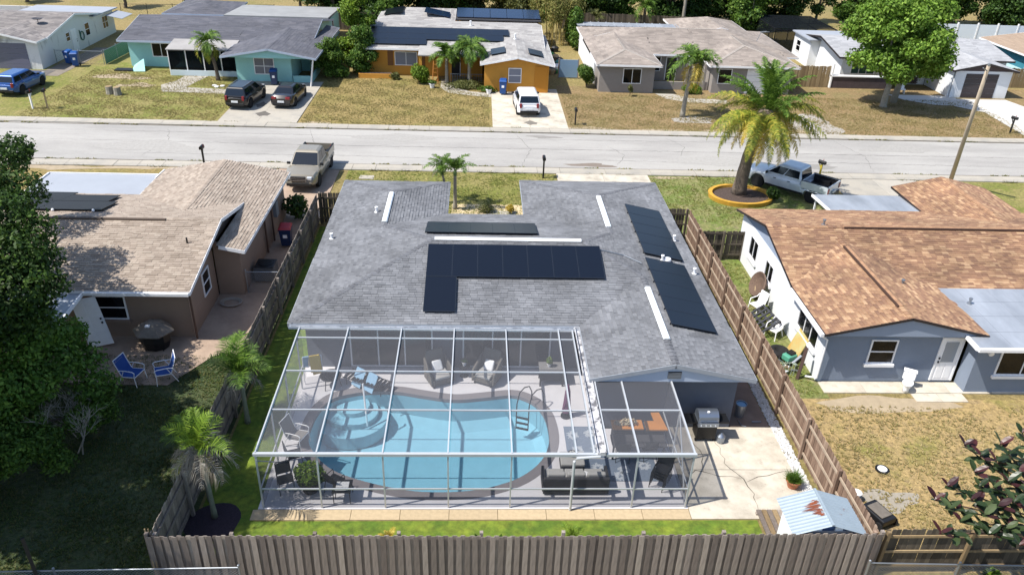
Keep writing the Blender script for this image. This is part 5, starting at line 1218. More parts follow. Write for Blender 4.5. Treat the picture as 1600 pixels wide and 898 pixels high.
q = M(H4.location).add([(-26.9, 70.2, 2.3), (-21.2, 70.2, 2.3), (-21.2, 72.7, 2.66), (-26.9, 72.7, 2.66), (-26.9, 70.2, 2.22), (-21.2, 70.2, 2.22), (-21.2, 72.7, 2.58), (-26.9, 72.7, 2.58)], [(0, 1, 2, 3), (4, 7, 6, 5), (0, 4, 5, 1), (1, 5, 6, 2), (2, 6, 7, 3), (3, 7, 4, 0)]); q.build('porch_roof', SH_PALE, H4)
DARKS = screen_mat('dark_porch_screen', '1c2024', .75)
for a, b in ((-26.8, -25.4), (-25.3, -23.9), (-23.8, -22.4), (-22.3, -21.0)):
    q = M(H4.location).box((a+.03, 70.38, .5), (b-.03, 70.39, 2.2)); q.build('porch_screen', DARKS, H4); M(H4.location).box((a-.05, 70.34, .03), (a+.02, 70.44, 2.22)).build('porch_post', WHITE, H4)
q = M(H4.location); q.box((-26.8, 70.3, .02), (-21.0, 70.45, .48)); q.box((-26.86, 70.4, .5), (-26.8, 73.1, 2.2)); q.build('porch_kneewall', mat('pale_kneewall', 'cfdde2', .7), H4)
w4 = Wall(H4, (-31.3, 73.3, 0), (0, -1, 0)); w4.window(2.1, 4.4, .95, 2.05, 'v', nv=2)
w4b = Wall(H4, (-20.7, 69.0, 0), (0, -1, 0)); w4b.window(1.6, 3.2, .7, 2.0, 'hv', gm=mat('curtained_pane', '7d7f8c', .3))
w4c = Wall(H4, (-15.2, 73.0, 0), (1, 0, 0)); w4c.window(1.5, 2.2, .9, 2.1, ''); w4c.window(5.5, 6.5, 1.2, 2.3, '', fm=WOODT); w4c.window(12.5, 13.3, 1.0, 2.1, '')
M(H4.location).tube([(-13.8, 67.5, 2.35), (-14.2, 67.7, .05)], .07, 8).build('carport_post', WHITE, H4)
q = M(H4.location); q.box((-15.9, 68.9, .02), (-14.3, 69.05, .6)); q.box((-14.45, 69.05, .02), (-14.3, 72.9, .6)); q.build('low_wall', W_TEAL, H4)
# orange house
H5 = thing('bungalow', 'bright orange bungalow with pale roof covered in black solar panels', 'house', (-2, 76, 0))
B5 = [body(-10.2, 71.8, 6.1, 84.9, 2.5, .16, 'ns'), body(.25, 66.9, 6.55, 79, 2.5, .2, 'we'), body(-10.4, 84.6, -2.4, 92, 2.5, .18, 'wens')]
roof(H5, B5, SH_PALE, mat('pale_roof_deck', '8e8b88', .9), WHITE, tabw=TW, tabh=TH_)
walls(H5, [(-9.7, 72.4), (.6, 72.4), (.6, 67.4), (6.1, 67.4), (6.1, 84.4), (-9.7, 84.4)], 0, 2.4, W_ORANGE)
gable(H5, (.5, 67.4, 0), (6.3, 67.4, 0), 2.402, 3.02, W_ORANGE, (0, -1, 0)); gable(H5, (6.1, 72.2, 0), (6.1, 84.6, 0), 2.402, 3.4, W_ORANGE, (1, 0, 0)); gable(H5, (-9.7, 84.6, 0), (-9.7, 72.2, 0), 2.402, 3.4, W_ORANGE, (-1, 0, 0))
q = M(H5.location).add([(-5.2, 70.1, 2.38), (.24, 70.1, 2.38), (.24, 72.4, 2.68), (-5.2, 72.4, 2.68), (-5.2, 70.1, 2.28), (.24, 70.1, 2.28), (.24, 72.4, 2.58), (-5.2, 72.4, 2.58)], [(0, 1, 2, 3), (4, 7, 6, 5), (0, 4, 5, 1), (1, 5, 6, 2), (2, 6, 7, 3), (3, 7, 4, 0)]); q.build('porch_roof', SH_PALE, H5)
for x in (-5.0, -2.4): M(H5.location).box((x-.12, 70.2, .02), (x+.12, 70.44, 2.3)).build('porch_post', W_ORANGE, H5)
for i in range(3): slope_box(H5, 'solar_panel', PANEL, B5[0], 'n', -9.9+i*1.75, 72.5, -9.9+(i+1)*1.75-.03, 73.7, .12, .04, PANELF, .04)
for i in range(8): slope_box(H5, 'solar_panel', PANEL, B5[0], 'n', -9.9+i*1.75, 73.75, -9.9+(i+1)*1.75-.03, 75.1, .12, .04, PANELF, .04) if i < 7 else None
for i in range(9): slope_box(H5, 'solar_panel', PANEL, B5[0], 'n', -9.9+i*1.6, 75.15, -9.9+(i+1)*1.6-.03, 76.6, .12, .04, PANELF, .04) if i < 8 else None
slope_box(H5, 'solar_panel', PANEL, B5[1], 'w', 1.2, 68.9, 2.4, 71.0, .12, .04, PANELF, .04); slope_box(H5, 'solar_panel', PANEL, B5[1], 'e', 4.4, 68.7, 5.6, 70.6, .12, .04, PANELF, .04)
pm = mat('navy_solar_panel', '1c3150', .2, spec=.8)  # glass in a bluer tone than the other panels
for i in range(5): M(H5.location).add([(-2.2+i*1.75, 85.3, 2.9), (-.49+i*1.75, 85.3, 2.9), (-.49+i*1.75, 88.4, 3.25), (-2.2+i*1.75, 88.4, 3.25), (-2.2+i*1.75, 85.3, 2.84), (-.49+i*1.75, 85.3, 2.84), (-.49+i*1.75, 88.4, 3.19), (-2.2+i*1.75, 88.4, 3.19)], [(0, 1, 2, 3), (4, 7, 6, 5), (0, 4, 5, 1), (1, 5, 6, 2), (2, 6, 7, 3), (3, 7, 4, 0)]).build('rear_solar_panel', pm, H5)
q = M(H5.location); q.box((-2.3, 85.0, 2.6), (6.6, 88.6, 2.75)); q.build('rear_flat_roof', mat('dark_membrane', '4c4c50', .8), H5); walls(H5, [(-9.5, 85.2), (6.3, 85.2), (6.3, 88.3), (-9.5, 88.3)], 0, 2.45, W_ORANGE)
slope_box(H5, 'solar_panel', pm, B5[2], 'e', -5.6, 85.6, -3.0, 88.4, .12, .04); slope_box(H5, 'solar_panel', PANEL, B5[2], 'w', -9.8, 86.0, -7.8, 89.4, .12, .04)
w5 = Wall(H5, (-9.7, 72.4, 0), (0, -1, 0)); w5.window(2.3, 4.2, .95, 2.05, 'v', gm=mat('lace_curtain_pane', '8a8fa0', .3)); w5.door(7.2, 8.1, .05, 2.1, m=mat('dark_door', '2b2a2e', .5), panels=0)
q = M(H5.location); w5.slab(q, 1.6, 2.1, .85, 2.2, .003, .04); w5.slab(q, 4.45, 4.95, .85, 2.2, .003, .04); q.build('shutter', mat('brown_shutter', '8a5a2c', .7), H5)
w5b = Wall(H5, (.6, 67.4, 0), (0, -1, 0)); w5b.window(2.1, 3.1, .9, 2.05, 'h', gm=mat('lace_curtain_pane', '8a8fa0', .3))
q = M(H5.location); w5b.slab(q, 4.3, 5.4, .03, 2.3, .003, .05); q.build('side_panel', mat('deep_orange', 'd28d28', .8), H5)
for x, y in ((-.7, 77.8), (3.4, 74)): vent_pipe(H5, x, y, roofz(B5, x, y), h=.4, r=.07)
q = M(H5.location)
for (a, b) in (((-2.4, 70.2), (.5, 70.2)),):
    for k in range(14): q.box((a[0]+k*.21, 70.0, .05), (a[0]+k*.21+.03, 70.03, .8))
    q.box((a[0], 69.99, .8), (b[0], 70.04, .85))
q.build('porch_railing', mat('grey_metal', '8a9098', .5), H5)
# taupe house
H6 = thing('bungalow', 'taupe hip roofed bungalow with stained brown shingles right of the orange house', 'house', (18, 75, 0))
B6 = [body(10.2, 72.2, 29.4, 83.8, 2.5, .21, 'wens'), body(10.2, 67.75, 15.9, 78, 2.5, .25, 'wen'), body(20.2, 68.3, 28.2, 80, 2.5, .24, 'wen'), body(20.4, 80, 28, 89.5, 2.5, .27, 'wes')]
roof(H6, B6, SH_STAIN, mat('brown_grey_deck', '625b56', .9), WHITE, tabw=TW, tabh=TH_)
ridge_caps(H6, [((10.2, 67.75, 2.52), (13.05, 70.6, 3.24)), ((15.9, 67.75, 2.52), (13.05, 70.6, 3.24)), ((13.05, 70.6, 3.24), (13.05, 74.8, 3.24)), ((20.2, 68.3, 2.52), (24.2, 72.3, 3.48)), ((28.2, 68.3, 2.52), (24.2, 72.3, 3.48)), ((16, 78, 3.74), (23.5, 78, 3.74)), ((24.2, 72.3, 3.48), (24.2, 76.8, 3.48))], mat('pale_ridge', 'b3aaa2', .9, rnd=.1), .3)
walls(H6, [(10.6, 68.3), (15.4, 68.3), (15.4, 72.8), (20.7, 72.8), (20.7, 68.8), (27.7, 68.8), (27.7, 83.2), (10.6, 83.2)], 0, 2.4, W_GREY)
w6 = Wall(H6, (10.6, 68.3, 0), (0, -1, 0)); w6.window(2.1, 3.6, .85, 2.05, 'v'); w6b = Wall(H6, (20.7, 68.8, 0), (0, -1, 0)); w6b.window(.5, 1.6, .9, 2.1, ''); 
q = M(H6.location)
for i in range(4): w6b.slab(q, 3.0, 5.8, .03+i*.54, .55+i*.54, .003, .04)
q.build('garage_door', WHITE, H6); w6c = Wall(H6, (15.4, 72.8, 0), (0, -1, 0)); w6c.window(.3, 1.4, .9, 2.1, 'h'); w6c.door(2.0, 2.9, .05, 2.1, m=mat('dark_door', '2b2a2e', .5), panels=0)
q = M(H6.location); q.box((15.45, 69.6, .02), (20.6, 69.75, .7)); q.build('low_wall', W_GREY, H6)
for x in (18.6, 20.2): M(H6.location).box((x-.1, 69.55, .0), (x+.1, 69.8, 2.5)).build('porch_post', W_GREY, H6)
q = M(H6.location)
for i in range(14): q.box((10.3+i*.82, 84.0, 2.56), (10.3+i*.82+.72, 86.0, 2.6)); q.box((10.3+i*.82+.72, 84.0, 2.56), (10.3+i*.82+.8, 86.0, 2.66))
q.build('rear_metal_roof', ALUROOF, H6); walls(H6, [(10.6, 83.4), (21.4, 83.4), (21.4, 85.8), (10.6, 85.8)], 0, 2.5, W_WHITE)
M(H6.location).box((10.45, 71, .02), (10.59, 83, 2.4)).build('white_side_wall', W_WHITE, H6)
M(H6.location).tube([(26.5, 76.0, 3.0), (26.8, 76.0, 3.9), (27.6, 76.0, 4.0), (26.9, 76.4, 3.9), (27.2, 75.7, 4.1)], .03, 5).build('antenna', STEEL, H6)
# black and white house
H7 = thing('bungalow', 'white and black bungalow with pale roof and dark garage door behind the big tree', 'house', (42, 75, 0))
B7 = [body(33.6, 73.0, 50.4, 83.5, 2.5, .16, 'ns'), body(42.3, 68.9, 48.3, 80, 2.5, .22, 'we')]
roof(H7, B7, SH_WHT, mat('white_roof_deck', '9c9da2', .9), DRIP, tabw=TW, tabh=TH_)
walls(H7, [(34.2, 73.6), (42.7, 73.6), (42.7, 69.2), (47.9, 69.2), (47.9, 73.6), (50.0, 73.6), (50.0, 83), (34.2, 83)], 0, 2.4, W_WHITE)
gable(H7, (42.6, 69.2, 0), (48.0, 69.2, 0), 2.402, 2.98, W_DARK, (0, -1, 0)); gable(H7, (50, 73.4, 0), (50, 83.1, 0), 2.402, 3.2, W_WHITE, (1, 0, 0)); gable(H7, (34.2, 83.1, 0), (34.2, 73.4, 0), 2.402, 3.2, W_WHITE, (-1, 0, 0))
w7 = Wall(H7, (42.7, 69.2, 0), (0, -1, 0)); q = M(H7.location)
for i in range(5): w7.slab(q, 1.0, 4.0, .03+i*.43, .44+i*.43, .003, .04)
q.build('garage_door', mat('charcoal_garage_door', '433b3f', .6), H7)
q = M(H7.location); q.box((32.6, 71.5, .02), (38.0, 71.75, 1.05)); q.box((38.0, 71.5, .02), (38.2, 73.5, 2.4)); q.build('dark_stone_wall', W_DARK, H7)
q = M(H7.location); q.box((32.5, 71.42, 1.055), (38.25, 71.8, 1.16)); q.box((32.5, 71.45, .02), (32.62, 71.8, 2.2)); q.build('wall_cap', WHITE, H7)
w7b = Wall(H7, (34.2, 73.6, 0), (0, -1, 0)); w7b.window(1.0, 3.2, .9, 2.1, 'v', nv=2, gm=mat('green_tint_pane', '3f5a50', .2)); w7b.window(5.6, 7.8, .8, 2.0, 'v')
q = M(H7.location)
for r_ in range(10):
    for c_ in range(9):
        u = .1+c_*.27+(r_ % 2)*.12; w7b.slab(q, 5.1+u, 5.1+u+.25, .05+r_*.08, .12+r_*.08, .004, .03)
w7b.slab(q, 4.0, 4.8, .03, 2.3, .004, .04); q.build('stone_cladding', W_DARK, H7)
w7c = Wall(H7, (42.7, 73.6, 0), (-1, 0, 0)); 
M(H7.location).poly([(38.2, 70.9), (42.3, 70.9), (42.3, 73.0), (38.2, 73.0)], 2.34, 2.44).build('porch_roof', SH_WHT, H7)
q = M(H7.location); q.box((42.55, 69.3, .02), (42.62, 73.5, 2.38)); q.build('white_side_wall', W_WHITE, H7)
AN = thing('screen_room', 'black screened enclosure left of the white and black house', 'screen room', (34, 87, 0))
for x in (31.2, 33.4, 35.6, 37.8): M(AN.location).bar((x, 84.2, 2.75), (x, 92, 2.75), .08, .1).build('beam', BLACK, AN)
for x in (31.2, 33.4, 35.6, 37.8):
    for y in (84.2, 92): M(AN.location).box((x-.04, y-.04, 0), (x+.04, y+.04, 2.7)).build('post', BLACK, AN)
for y in (84.2, 88, 92): M(AN.location).bar((31.2, y, 2.7), (37.8, y, 2.7), .08, .09).build('purlin', BLACK, AN)
ds2 = screen_mat('black_screen', '202428', .6); M(AN.location).box((31.2, 84.2, 2.81), (37.8, 92, 2.82)).build('roof_screen', ds2, AN); M(AN.location).box((31.2, 84.1, .05), (37.8, 84.11, 2.7)).build('side_screen', ds2, AN); M(AN.location).box((31.1, 84.2, .05), (31.11, 92, 2.7)).build('side_screen', ds2, AN)
H7b = thing('house_wing', 'white gabled wing with two windows behind the tan fence', 'house', (35, 81, 0)); walls(H7b, [(33.3, 79.5), (39, 79.5), (39, 84), (33.3, 84)], 0, 2.6, W_WHITE); w = Wall(H7b, (33.3, 84, 0), (-1, 0, 0)); w.window(1, 2, 1, 2, 'h'); w = Wall(H7b, (33.3, 79.5, 0), (0, -1, 0)); w.window(1, 1.8, 1, 2, 'h'); M(H7b.location).poly(R4(33.0, 79.2, 39.3, 84.1), 2.62, 2.74).build('flat_roof', FLATW, H7b)
# far right blue house
H8 = thing('bungalow', 'bright blue bungalow with tan roof at the far right edge', 'house', (56, 78, 0))
B8 = [body(52.9, 68, 66, 83.6, 2.6, .13, 'we')]; roof(H8, B8, mat('tan_grey_shingle', 'b09a85', .9, rnd=.1), DK_TAN, FASC, tabw=TW, tabh=TH_, skip=lambda x, y: x > 60)
walls(H8, [(53.4, 68.4), (65.5, 68.4), (65.5, 83.2), (53.4, 83.2)], 1.15, 2.55, W_BLUE2); walls(H8, [(53.38, 68.38), (65.5, 68.38), (65.5, 83.2), (53.38, 83.2)], 0, 1.145, mat('pale_aqua', 'bfe0e6', .8)); w = Wall(H8, (53.4, 83.2, 0), (-1, 0, 0)); w.window(1.0, 2.4, 1.3, 2.1, 'v'); w.window(7.5, 8.6, 1.0, 2.0, 'v')
# ================================================================ VEHICLES
suv('blue hatchback crossover parked on the grass before the white garage', (-36.75, 64.9, .03), math.radians(-4), P_BLUE, rails=False, roof=1.62)
suv('black sport utility vehicle with silver roof rails in the turquoise house drive', (-18.3, 62.7, .05), math.radians(-7), P_BLACK)
vehicle('parked_car', 'dark brown saloon car parked beside the black sport utility vehicle', (-15.05, 63.3, .05), math.radians(-4), P_CHAR,
    [(-2.35, .78), (-2.28, .98), (-1.75, 1.02), (-1.2, .98), (.9, .94), (1.3, .92), (2.1, .8), (2.4, .6)], [(-2.35, .7), (-2.1, .87), (-1, .92), (1.2, .92), (2.0, .86), (2.4, .6)], (-1.38, 1.42), .33,
    (-1.72, -1.0, .25, 1.15, .93, 1.44, .82, .58), zclear=.2, tail='wide', tailh=.85, headh=.66)
vehicle('parked_car', 'white sport utility vehicle parked in the orange house drive', (3.95, 62.45, .05), math.radians(3), P_WHITE, SUV_TOP, SUV_WID, (-1.42, 1.38), .37, (-2.26, -1.98, .35, 1.12, .98, 1.74, .88, .72), nside=3, cat='car')
pickup('sand coloured pickup truck facing the camera in the left driveway', (-10.35, 46.9, .05), math.radians(177), P_SAND, grille=CHROME, liner=BLACK)
pickup('pale blue white pickup truck with black bed parked behind the date palm', (19.75, 46.05, .01), math.radians(46), P_PALE, grille=CHROME, wr=.42, L=5.7, wb=3.55, w=1.0)
# ================================================================ STREET AND YARD FURNITURE
bin_('blue wheelie bin beside the white house fence', (-35.9, 72.6, .02), .2, BIN_B, BIN_B, 1.25); bin_('blue wheelie bin behind it to the left, lid open against the mildewed wall', (-36.8, 73.4, .02), -.4, BIN_B, BIN_B, 1.2)
bin_('blue wheelie bin by the turquoise garage window', (-17.3, 67.9, .06), .1, BIN_B, BIN_N, 1.3); bin_('bright blue wheelie bin at the orange garage front', (2.2, 66.6, .06), -.1, BIN_B, BIN_B, 1.25)
bin_('navy wheelie bin with red lid in the left alley', (-9.75, 37.1, .05), .05, BIN_R, BIN_N, 1.15)
mailbox('black mailbox on the verge near the tan roofed house', (-17.4, 49.9-1.4, 0), 0, h=1.15); mailbox('black mailbox with white number plate on the verge behind the grey roof', (4.3, 47.45, .01), math.pi, h=1.25, number=True)
mailbox('yellow posted mailbox beside the pale pickup truck', (22.6, 48.1, 0), .6, postm=mat('yellow_post', 'd3bd3a', .6), h=1.1); mailbox('black mailbox on the brown lawn beside the white concrete drive', (7.55, 58.7, 0), 0, h=1.1)
mailbox('black mailbox beside the bright diagonal drive on the right', (42.2, 58.95, 0), .4, h=1.15); mailbox('wooden posted mailbox leaning left on the lawn by the blue car', (-32.5, 59.9, 0), .2, postm=WOODT, h=1.3); mailbox('thin white mailbox post left of the leaning one', (-33.55, 59.8, 0), -.3, postm=WHITE, h=1.2)
UPo = thing('utility_pole', 'tall tan concrete utility pole leaning right beside the road', 'utility pole', (31.6, 48.2, 0))
q = M(); ptop = at(1545, 103, 8.6)-UPo.location; q.tube([(0, 0, -.2), ptop*.5, ptop], [.14, .12, .1], 10); q.build('pole', mat('tan_pole', 'c6b7a2', .85, var=.1), UPo, smooth=True); q = M(); q.tube([ptop, ptop+Vector((0, 0, .12))], .08, 8); q.bar(ptop-Vector((.0, .0, .3)), ptop+Vector((-.35, -.1, -.1)), .05, .05); q.build('bracket', STEEL, UPo)
RP = thing('ring_planter', 'yellow painted round kerb planter holding the large date palm', 'planter', (16.35, 44.75, 0))
q = M(); n = 44
for i in range(n):
    pass
prof = [(1.95, 0), (2.0, .28), (1.75, .28), (1.72, .05)]; vs = []; fs = []
for r_, z in prof:
    for k in range(n): a = 6.2832*k/n; vs.append((r_*math.cos(a), r_*.82*math.sin(a), z))
for i in range(3):
    for k in range(n): fs.append((i*n+k, i*n+(k+1) % n, (i+1)*n+(k+1) % n, (i+1)*n+k))
q.add(vs, fs).build('kerb_ring', mat('yellow_kerb', 'dba83c', .7, var=.2, vscale=3), RP)
q = M(); q.lathe((0, 0, 0), [(1.74, .0), (1.74, .12), (.5, .2)], 30, sy=.82); q.build('mulch', SOIL, RP)
fence('tan wooden fence panel left of the dark stone wall', (28.9, 71.7), (32.4, 71.7), 1.9, WOODT, side=1, posts=1.9); fence('grey fence running back beside the taupe house', (28.9, 71.8), (28.9, 92), 1.85, WOODG, side=1, posts=2.4)
fence('tan wooden fence right of the dark garage', (48.2, 73.2), (53.2, 73.2), 1.8, WOODT, side=1, posts=2.5)
fence('grey wooden fence behind the taupe house', (9.5, 95.5), (29, 94), 1.9, WOODD, side=1, posts=2.4); fence('grey wooden fence behind the turquoise house under the trees', (-19.5, 91.5), (-9.5, 91.5), 1.9, WOODD, side=1, posts=2.4)
chain_link('green cloth covered chain link fence beside the white house', (-33.7, 73.6), (-33.2, 83.0), 1.25, posts=2.6, mesh_col=mat('green_cloth', '5f8a72', .9), cell=.2)
chain_link('chain link fence and gate between the white house and its bin', (-38.0, 73.5), (-33.8, 73.5), 1.2, posts=2, cell=.2)
VF = thing('vinyl_fence', 'white vinyl panel fence at the top right corner', 'fence', (50, 95.6, 0)); me = M().box((0, -.03, .05), (2.3, .03, 1.75)).mesh('panel', mat('white_vinyl', 'dbe4ee', .5)); mp_ = M().box((-.08, -.08, 0), (.08, .08, 1.95)).mesh('post', WHITE)
for i in range(14):
    for nm_, m_, dx in (('panel', me, .09), ('post', mp_, 0)):
        o = bpy.data.objects.new(nm_, m_); link(o, VF); o.location = (i*2.48+dx, 0, 0)
chain_link('dark rear chain link fence behind the turquoise house', (-41, 96), (-24, 98), 1.3, pm=DKMET, posts=3, cell=.3)
TR = thing('trampoline', 'dark round trampoline before the white vinyl fence', 'trampoline', (65.5, 93.5, 0)); M().lathe((0, 0, .0), [(1.6, .75), (1.62, .85), (1.4, .86)], 22).build('mat_ring', mat('dark_brown_mat', '3a3134', .8), TR)
for k in range(6): M().tube([(1.55*math.cos(k*1.047), 1.55*math.sin(k*1.047), 0), (1.55*math.cos(k*1.047), 1.55*math.sin(k*1.047), .8)], .04, 6).build('leg', STEEL, TR)
for i, (x, y, c_) in enumerate(((-29.6, 64.2, 'left'), (-28.9, 64.0, 'right'))):
    t = thing('tree_stump', 'grey cut log standing on the patchy lawn, %s of the pair' % c_, 'stump', (x, y, 0)); M().lathe((0, 0, 0), [(.32, 0), (.28, .3), (.27, .62)], 10).build('log', BARKL, t); M().lathe((0, 0, .62), [(.26, 0), (.25, .02)], 10).build('cut_face', WOODT, t)
# ================================================================ PALMS
def fronds(L, droop, m, k=3, **kw): return [frond_mesh(L, droop*(.85+.15*i), m, seed=i+int(L*10), **kw) for i in range(k)]
FD_G = fronds(4.4, 1.25, LF_DATE, leaf=.5, n=64, width=.055, rise=.4, vee=.15); FD_U = fronds(3.9, .95, LF_PALM, leaf=.5, n=60, width=.06, rise=.55, vee=.35); FD_Y = fronds(4.1, 1.45, LF_YEL, leaf=.48, n=64, width=.055, rise=.3, vee=.1, k=2)
palm('large date palm with green and yellow drooping fronds in the yellow ring planter', (16.3, 45.0, .15), 5.0, [(26, FD_U, .3, 1.3, .85, 1.08), (34, FD_G, -.25, .4, .88, 1.1), (16, FD_Y, -.6, 0, .75, .95)], .36, None, lean=(.7, -.1), boot=(.55, 1.0, BARKP), tr_top=.34, seed=3)
FS = fronds(1.8, 1.15, LF_PALM, leaf=.55, n=30, width=.034, rise=.55, vee=.45, plumose=.12); FSl = fronds(1.8, 1.15, LF_LIME, leaf=.58, n=30, width=.034, rise=.55, vee=.5, plumose=.12, k=2); FDD = fronds(1.35, 1.7, LF_DEAD, leaf=.42, n=22, width=.028, rise=.3, dead=True, k=3)
FSY = fronds(1.4, 1.8, LF_YEL, leaf=.4, n=20, width=.04, rise=.3, k=2); BARKG = mat('grey_green_bark', '8f9683', .8, var=.2, vscale=8); GT = mat('green_crownshaft', '6f8a4c', .6)
palm('short palm with browned lower fronds in the purple mulch ring by the left fence', (-8.0, 18.2, .02), 2.45, [(8, FSl, .5, 1.25, .85, 1.1), (7, FDD, .0, .55, .85, 1.1), (1, FSY, -.9, -.8, .6, .6)], .075, None, bark=BARKG, lean=(-.05, .05), boot=(.09, .5, GT), seed=8)
palm('small leaning palm stem left of the mulch ring palm against the fence', (-8.35, 18.9, .02), 2.1, [(5, FS, .5, 1.2, .7, .95), (4, FDD, .0, .5, .8, 1.0)], .06, None, bark=BARKG, lean=(-.1, .1), boot=(.08, .4, GT), seed=9)
palm('bushy green palm between the left fence and the pool cage, halfway up', (-8.15, 22.8, .02), 1.9, [(14, FS, .2, 1.25, .85, 1.15), (3, FDD, .0, .4, .8, .95)], .085, None, bark=BARKG, boot=(.1, .45, GT), seed=12)
0 and palm('second green palm stem just before the halfway palm at the cage corner', (-8.0, 21.6, .02), 1.2, [(10, FSl, .4, 1.3, .65, .9), (4, FDD, -.3, .3, .7, .9)], .08, None, boot=(.09, .4, GT), seed=14)
FQ = fronds(1.65, 1.3, LF_PALM, leaf=.38, n=28, width=.05, rise=.5, vee=.3)
palm('slim palm with pale trunk in the sandy front court', (-1.2, 42.3, .02), 2.2, [(12, FQ, .2, 1.2, .85, 1.1)], .11, None, boot=(.1, .5, GT), bark=BARKL, seed=15)
palm('thinner palm stem left of the sandy court palm', (-1.75, 43.2, .02), 2.0, [(8, FQ, .3, 1.1, .8, .95), (1, FDD, 0, .3, .6, .6)], .08, None, boot=(.08, .4, GT), bark=BARKL, lean=(-.25, 0), seed=17)
FT = fronds(2.1, 1.8, LF_PALM, leaf=.5, n=28, width=.08, rise=.4, vee=.2); FTY = fronds(2.0, 2.1, LF_DATE, leaf=.5, n=24, width=.07, rise=.3, k=2)
palm('queen palm before the turquoise house screened porch', (-22.4, 69.1, 0), 3.1, [(14, FT, .2, 1.3, .85, 1.05), (9, FTY, -.7, 0, .8, 1.0)], .15, None, lean=(-.5, .1), seed=19)
FO = fronds(2.4, 1.7, LF_PALM, leaf=.55, n=30, width=.09, rise=.45, vee=.2)
palm('left bushy palm before the orange porch', (-2.7, 70.0, 0), 2.2, [(22, FO, .0, 1.35, .8, 1.0)], .16, None, bark=BARKL, seed=21)
palm('right taller bushy palm before the orange porch', (-.7, 69.4, 0), 3.0, [(28, FO, -.1, 1.35, .9, 1.2)], .17, None, bark=BARKL, seed=22)
FP = fronds(3.0, 1.8, LF_PALM, leaf=.6, n=32, width=.09, rise=.4, vee=.2); FPY = fronds(2.5, 2.1, LF_YEL, leaf=.5, n=26, width=.07, rise=.25, k=2); FPD = fronds(2.0, 2.6, LF_DEAD, leaf=.5, n=22, width=.05, rise=.1, dead=True, k=1)
palm('tall palm with hanging yellow frond before the taupe house', (16.5, 61.4, 0), 4.2, [(18, FP, .0, 1.3, .85, 1.05), (5, FPY, -.7, -.1, .9, 1.0), (3, FPD, -1.1, -.7, .7, .9)], .17, None, bark=BARKL, lean=(.35, 0), seed=24)
palm('background palm with pale fronds behind the taupe house fence', (24.5, 97, 0), 6.5, [(16, FP, -.1, 1.3, 1.0, 1.25), (3, FPY, -.5, 0, 1, 1.1)], .2, None, bark=BARKL, seed=26)
palm('lower fan of palm fronds left of the background palm', (19.5, 95.5, 0), 2.6, [(13, FP, .0, 1.3, .8, 1.0)], .2, None, seed=27)
palm('grey green palm poking above the grey fence behind the taupe house', (13.5, 93.4, 0), 1.6, [(12, fronds(1.9, 1.4, LF_OLIVE, leaf=.5, n=22, width=.06, k=2), .0, 1.3, .8, 1.0)], .2, None, seed=28)
# ================================================================ BROADLEAF TREES
def atb(l): return [tuple(at(px, py, z))+(r, r*ry, r*rz_) for px, py, z, r, ry, rz_ in l]
def rel(b, base): return [(x-base[0], y-base[1], z-base[2], *r) for x, y, z, *r in b]
bs = (-18.6, 25.2, 0)
tree('large dark tree over the tan roof at the left edge', bs, 8, 3, 3, 26000, .085, LF_DARK, .28, blobs=rel(atb([(0,250,6.5,1.1,1,.8),(25,235,6.6,.75,1,.8),(30,300,6.2,1.0,1,.8),(-10,340,6.2,1.4,1,.7),(45,360,5.8,.95,1,.75),(10,400,5.6,1.3,1,.75),(62,405,5.2,.8,1,.7),(25,450,5,1.2,1,.7),(72,445,4.8,.75,1,.7),(-40,420,5.5,1.6,1,.8),(-60,300,6.5,1.8,1,.8),(35,495,4.2,1.0,1,.7),(-30,500,4.5,1.4,1,.8)]), bs), clump=3)
LF_LEFT = leafm('fresh_left_leaf', '466a24', '60882f', '8aad48'); bs = (-17.0, 23.6, 0)  # leaf greens lighter than those of the large dark tree
tree('lower lighter green tree leaning over the left patio', bs, 4, 2, 2, 15000, .08, LF_LEFT, .16, blobs=rel(atb([(60,520,3.2,.95,1,.8),(15,540,3.4,1.2,1,.8),(105,520,2.8,.65,1,.7),(85,570,2.4,.9,1,.7),(40,600,2.4,1.0,1,.7),(130,560,1.9,.7,1,.7),(150,605,1.3,.75,1,.75),(-20,620,2.6,1.2,1,.8)]), bs), clump=3)
bs = (-16.0, 20.8, 0)
tree('low straggly dark bush at the left edge of the shaded lawn', bs, 3, 2, 2, 15000, .065, LF_MID, .12, blobs=rel(atb([(20,660,1.6,.9,1,.7),(60,690,1.2,.7,1,.7),(0,710,1.5,.9,1,.7),(130,655,.9,.6,1,.7),(160,640,.8,.55,1,.8),(90,720,.7,.45,1,.6),(-40,680,1.9,1.2,1,.8)]), bs), clump=3)
t = thing('bare_shrub', 'grey leafless twiggy branches among the green bushes at left', 'dead shrub', (-14.9, 22.6, 0)); rr = random.Random(5); q = M()
def twig(p, d, L, r, k):
    e = p+d*L; q.tube([p, p.lerp(e, .5)+Vector((rr.uniform(-.06, .06), rr.uniform(-.06, .06), 0)), e], [r, r*.8, r*.5], 4, cap=False)
    if k:
        for _ in range(3):
            nd = (d+Vector((rr.uniform(-.8, .8), rr.uniform(-.8, .8), rr.uniform(-.2, .5)))).normalized(); twig(p.lerp(e, rr.uniform(.4, 1)), nd, L*.7, r*.55, k-1)
for i in range(9): twig(Vector((rr.uniform(-.8, .3), rr.uniform(-1.6, .9), 0)), Vector((rr.uniform(-.6, .6), rr.uniform(-.6, .6), .9)).normalized(), rr.uniform(.6, .95), .022, 3)
q.build('branches', mat('dead_twig', 'b5ada2', .9), t, fix=False); t.location = (-13.6, 22.4, 0); t.scale = (1.3, 1.3, 1.3)
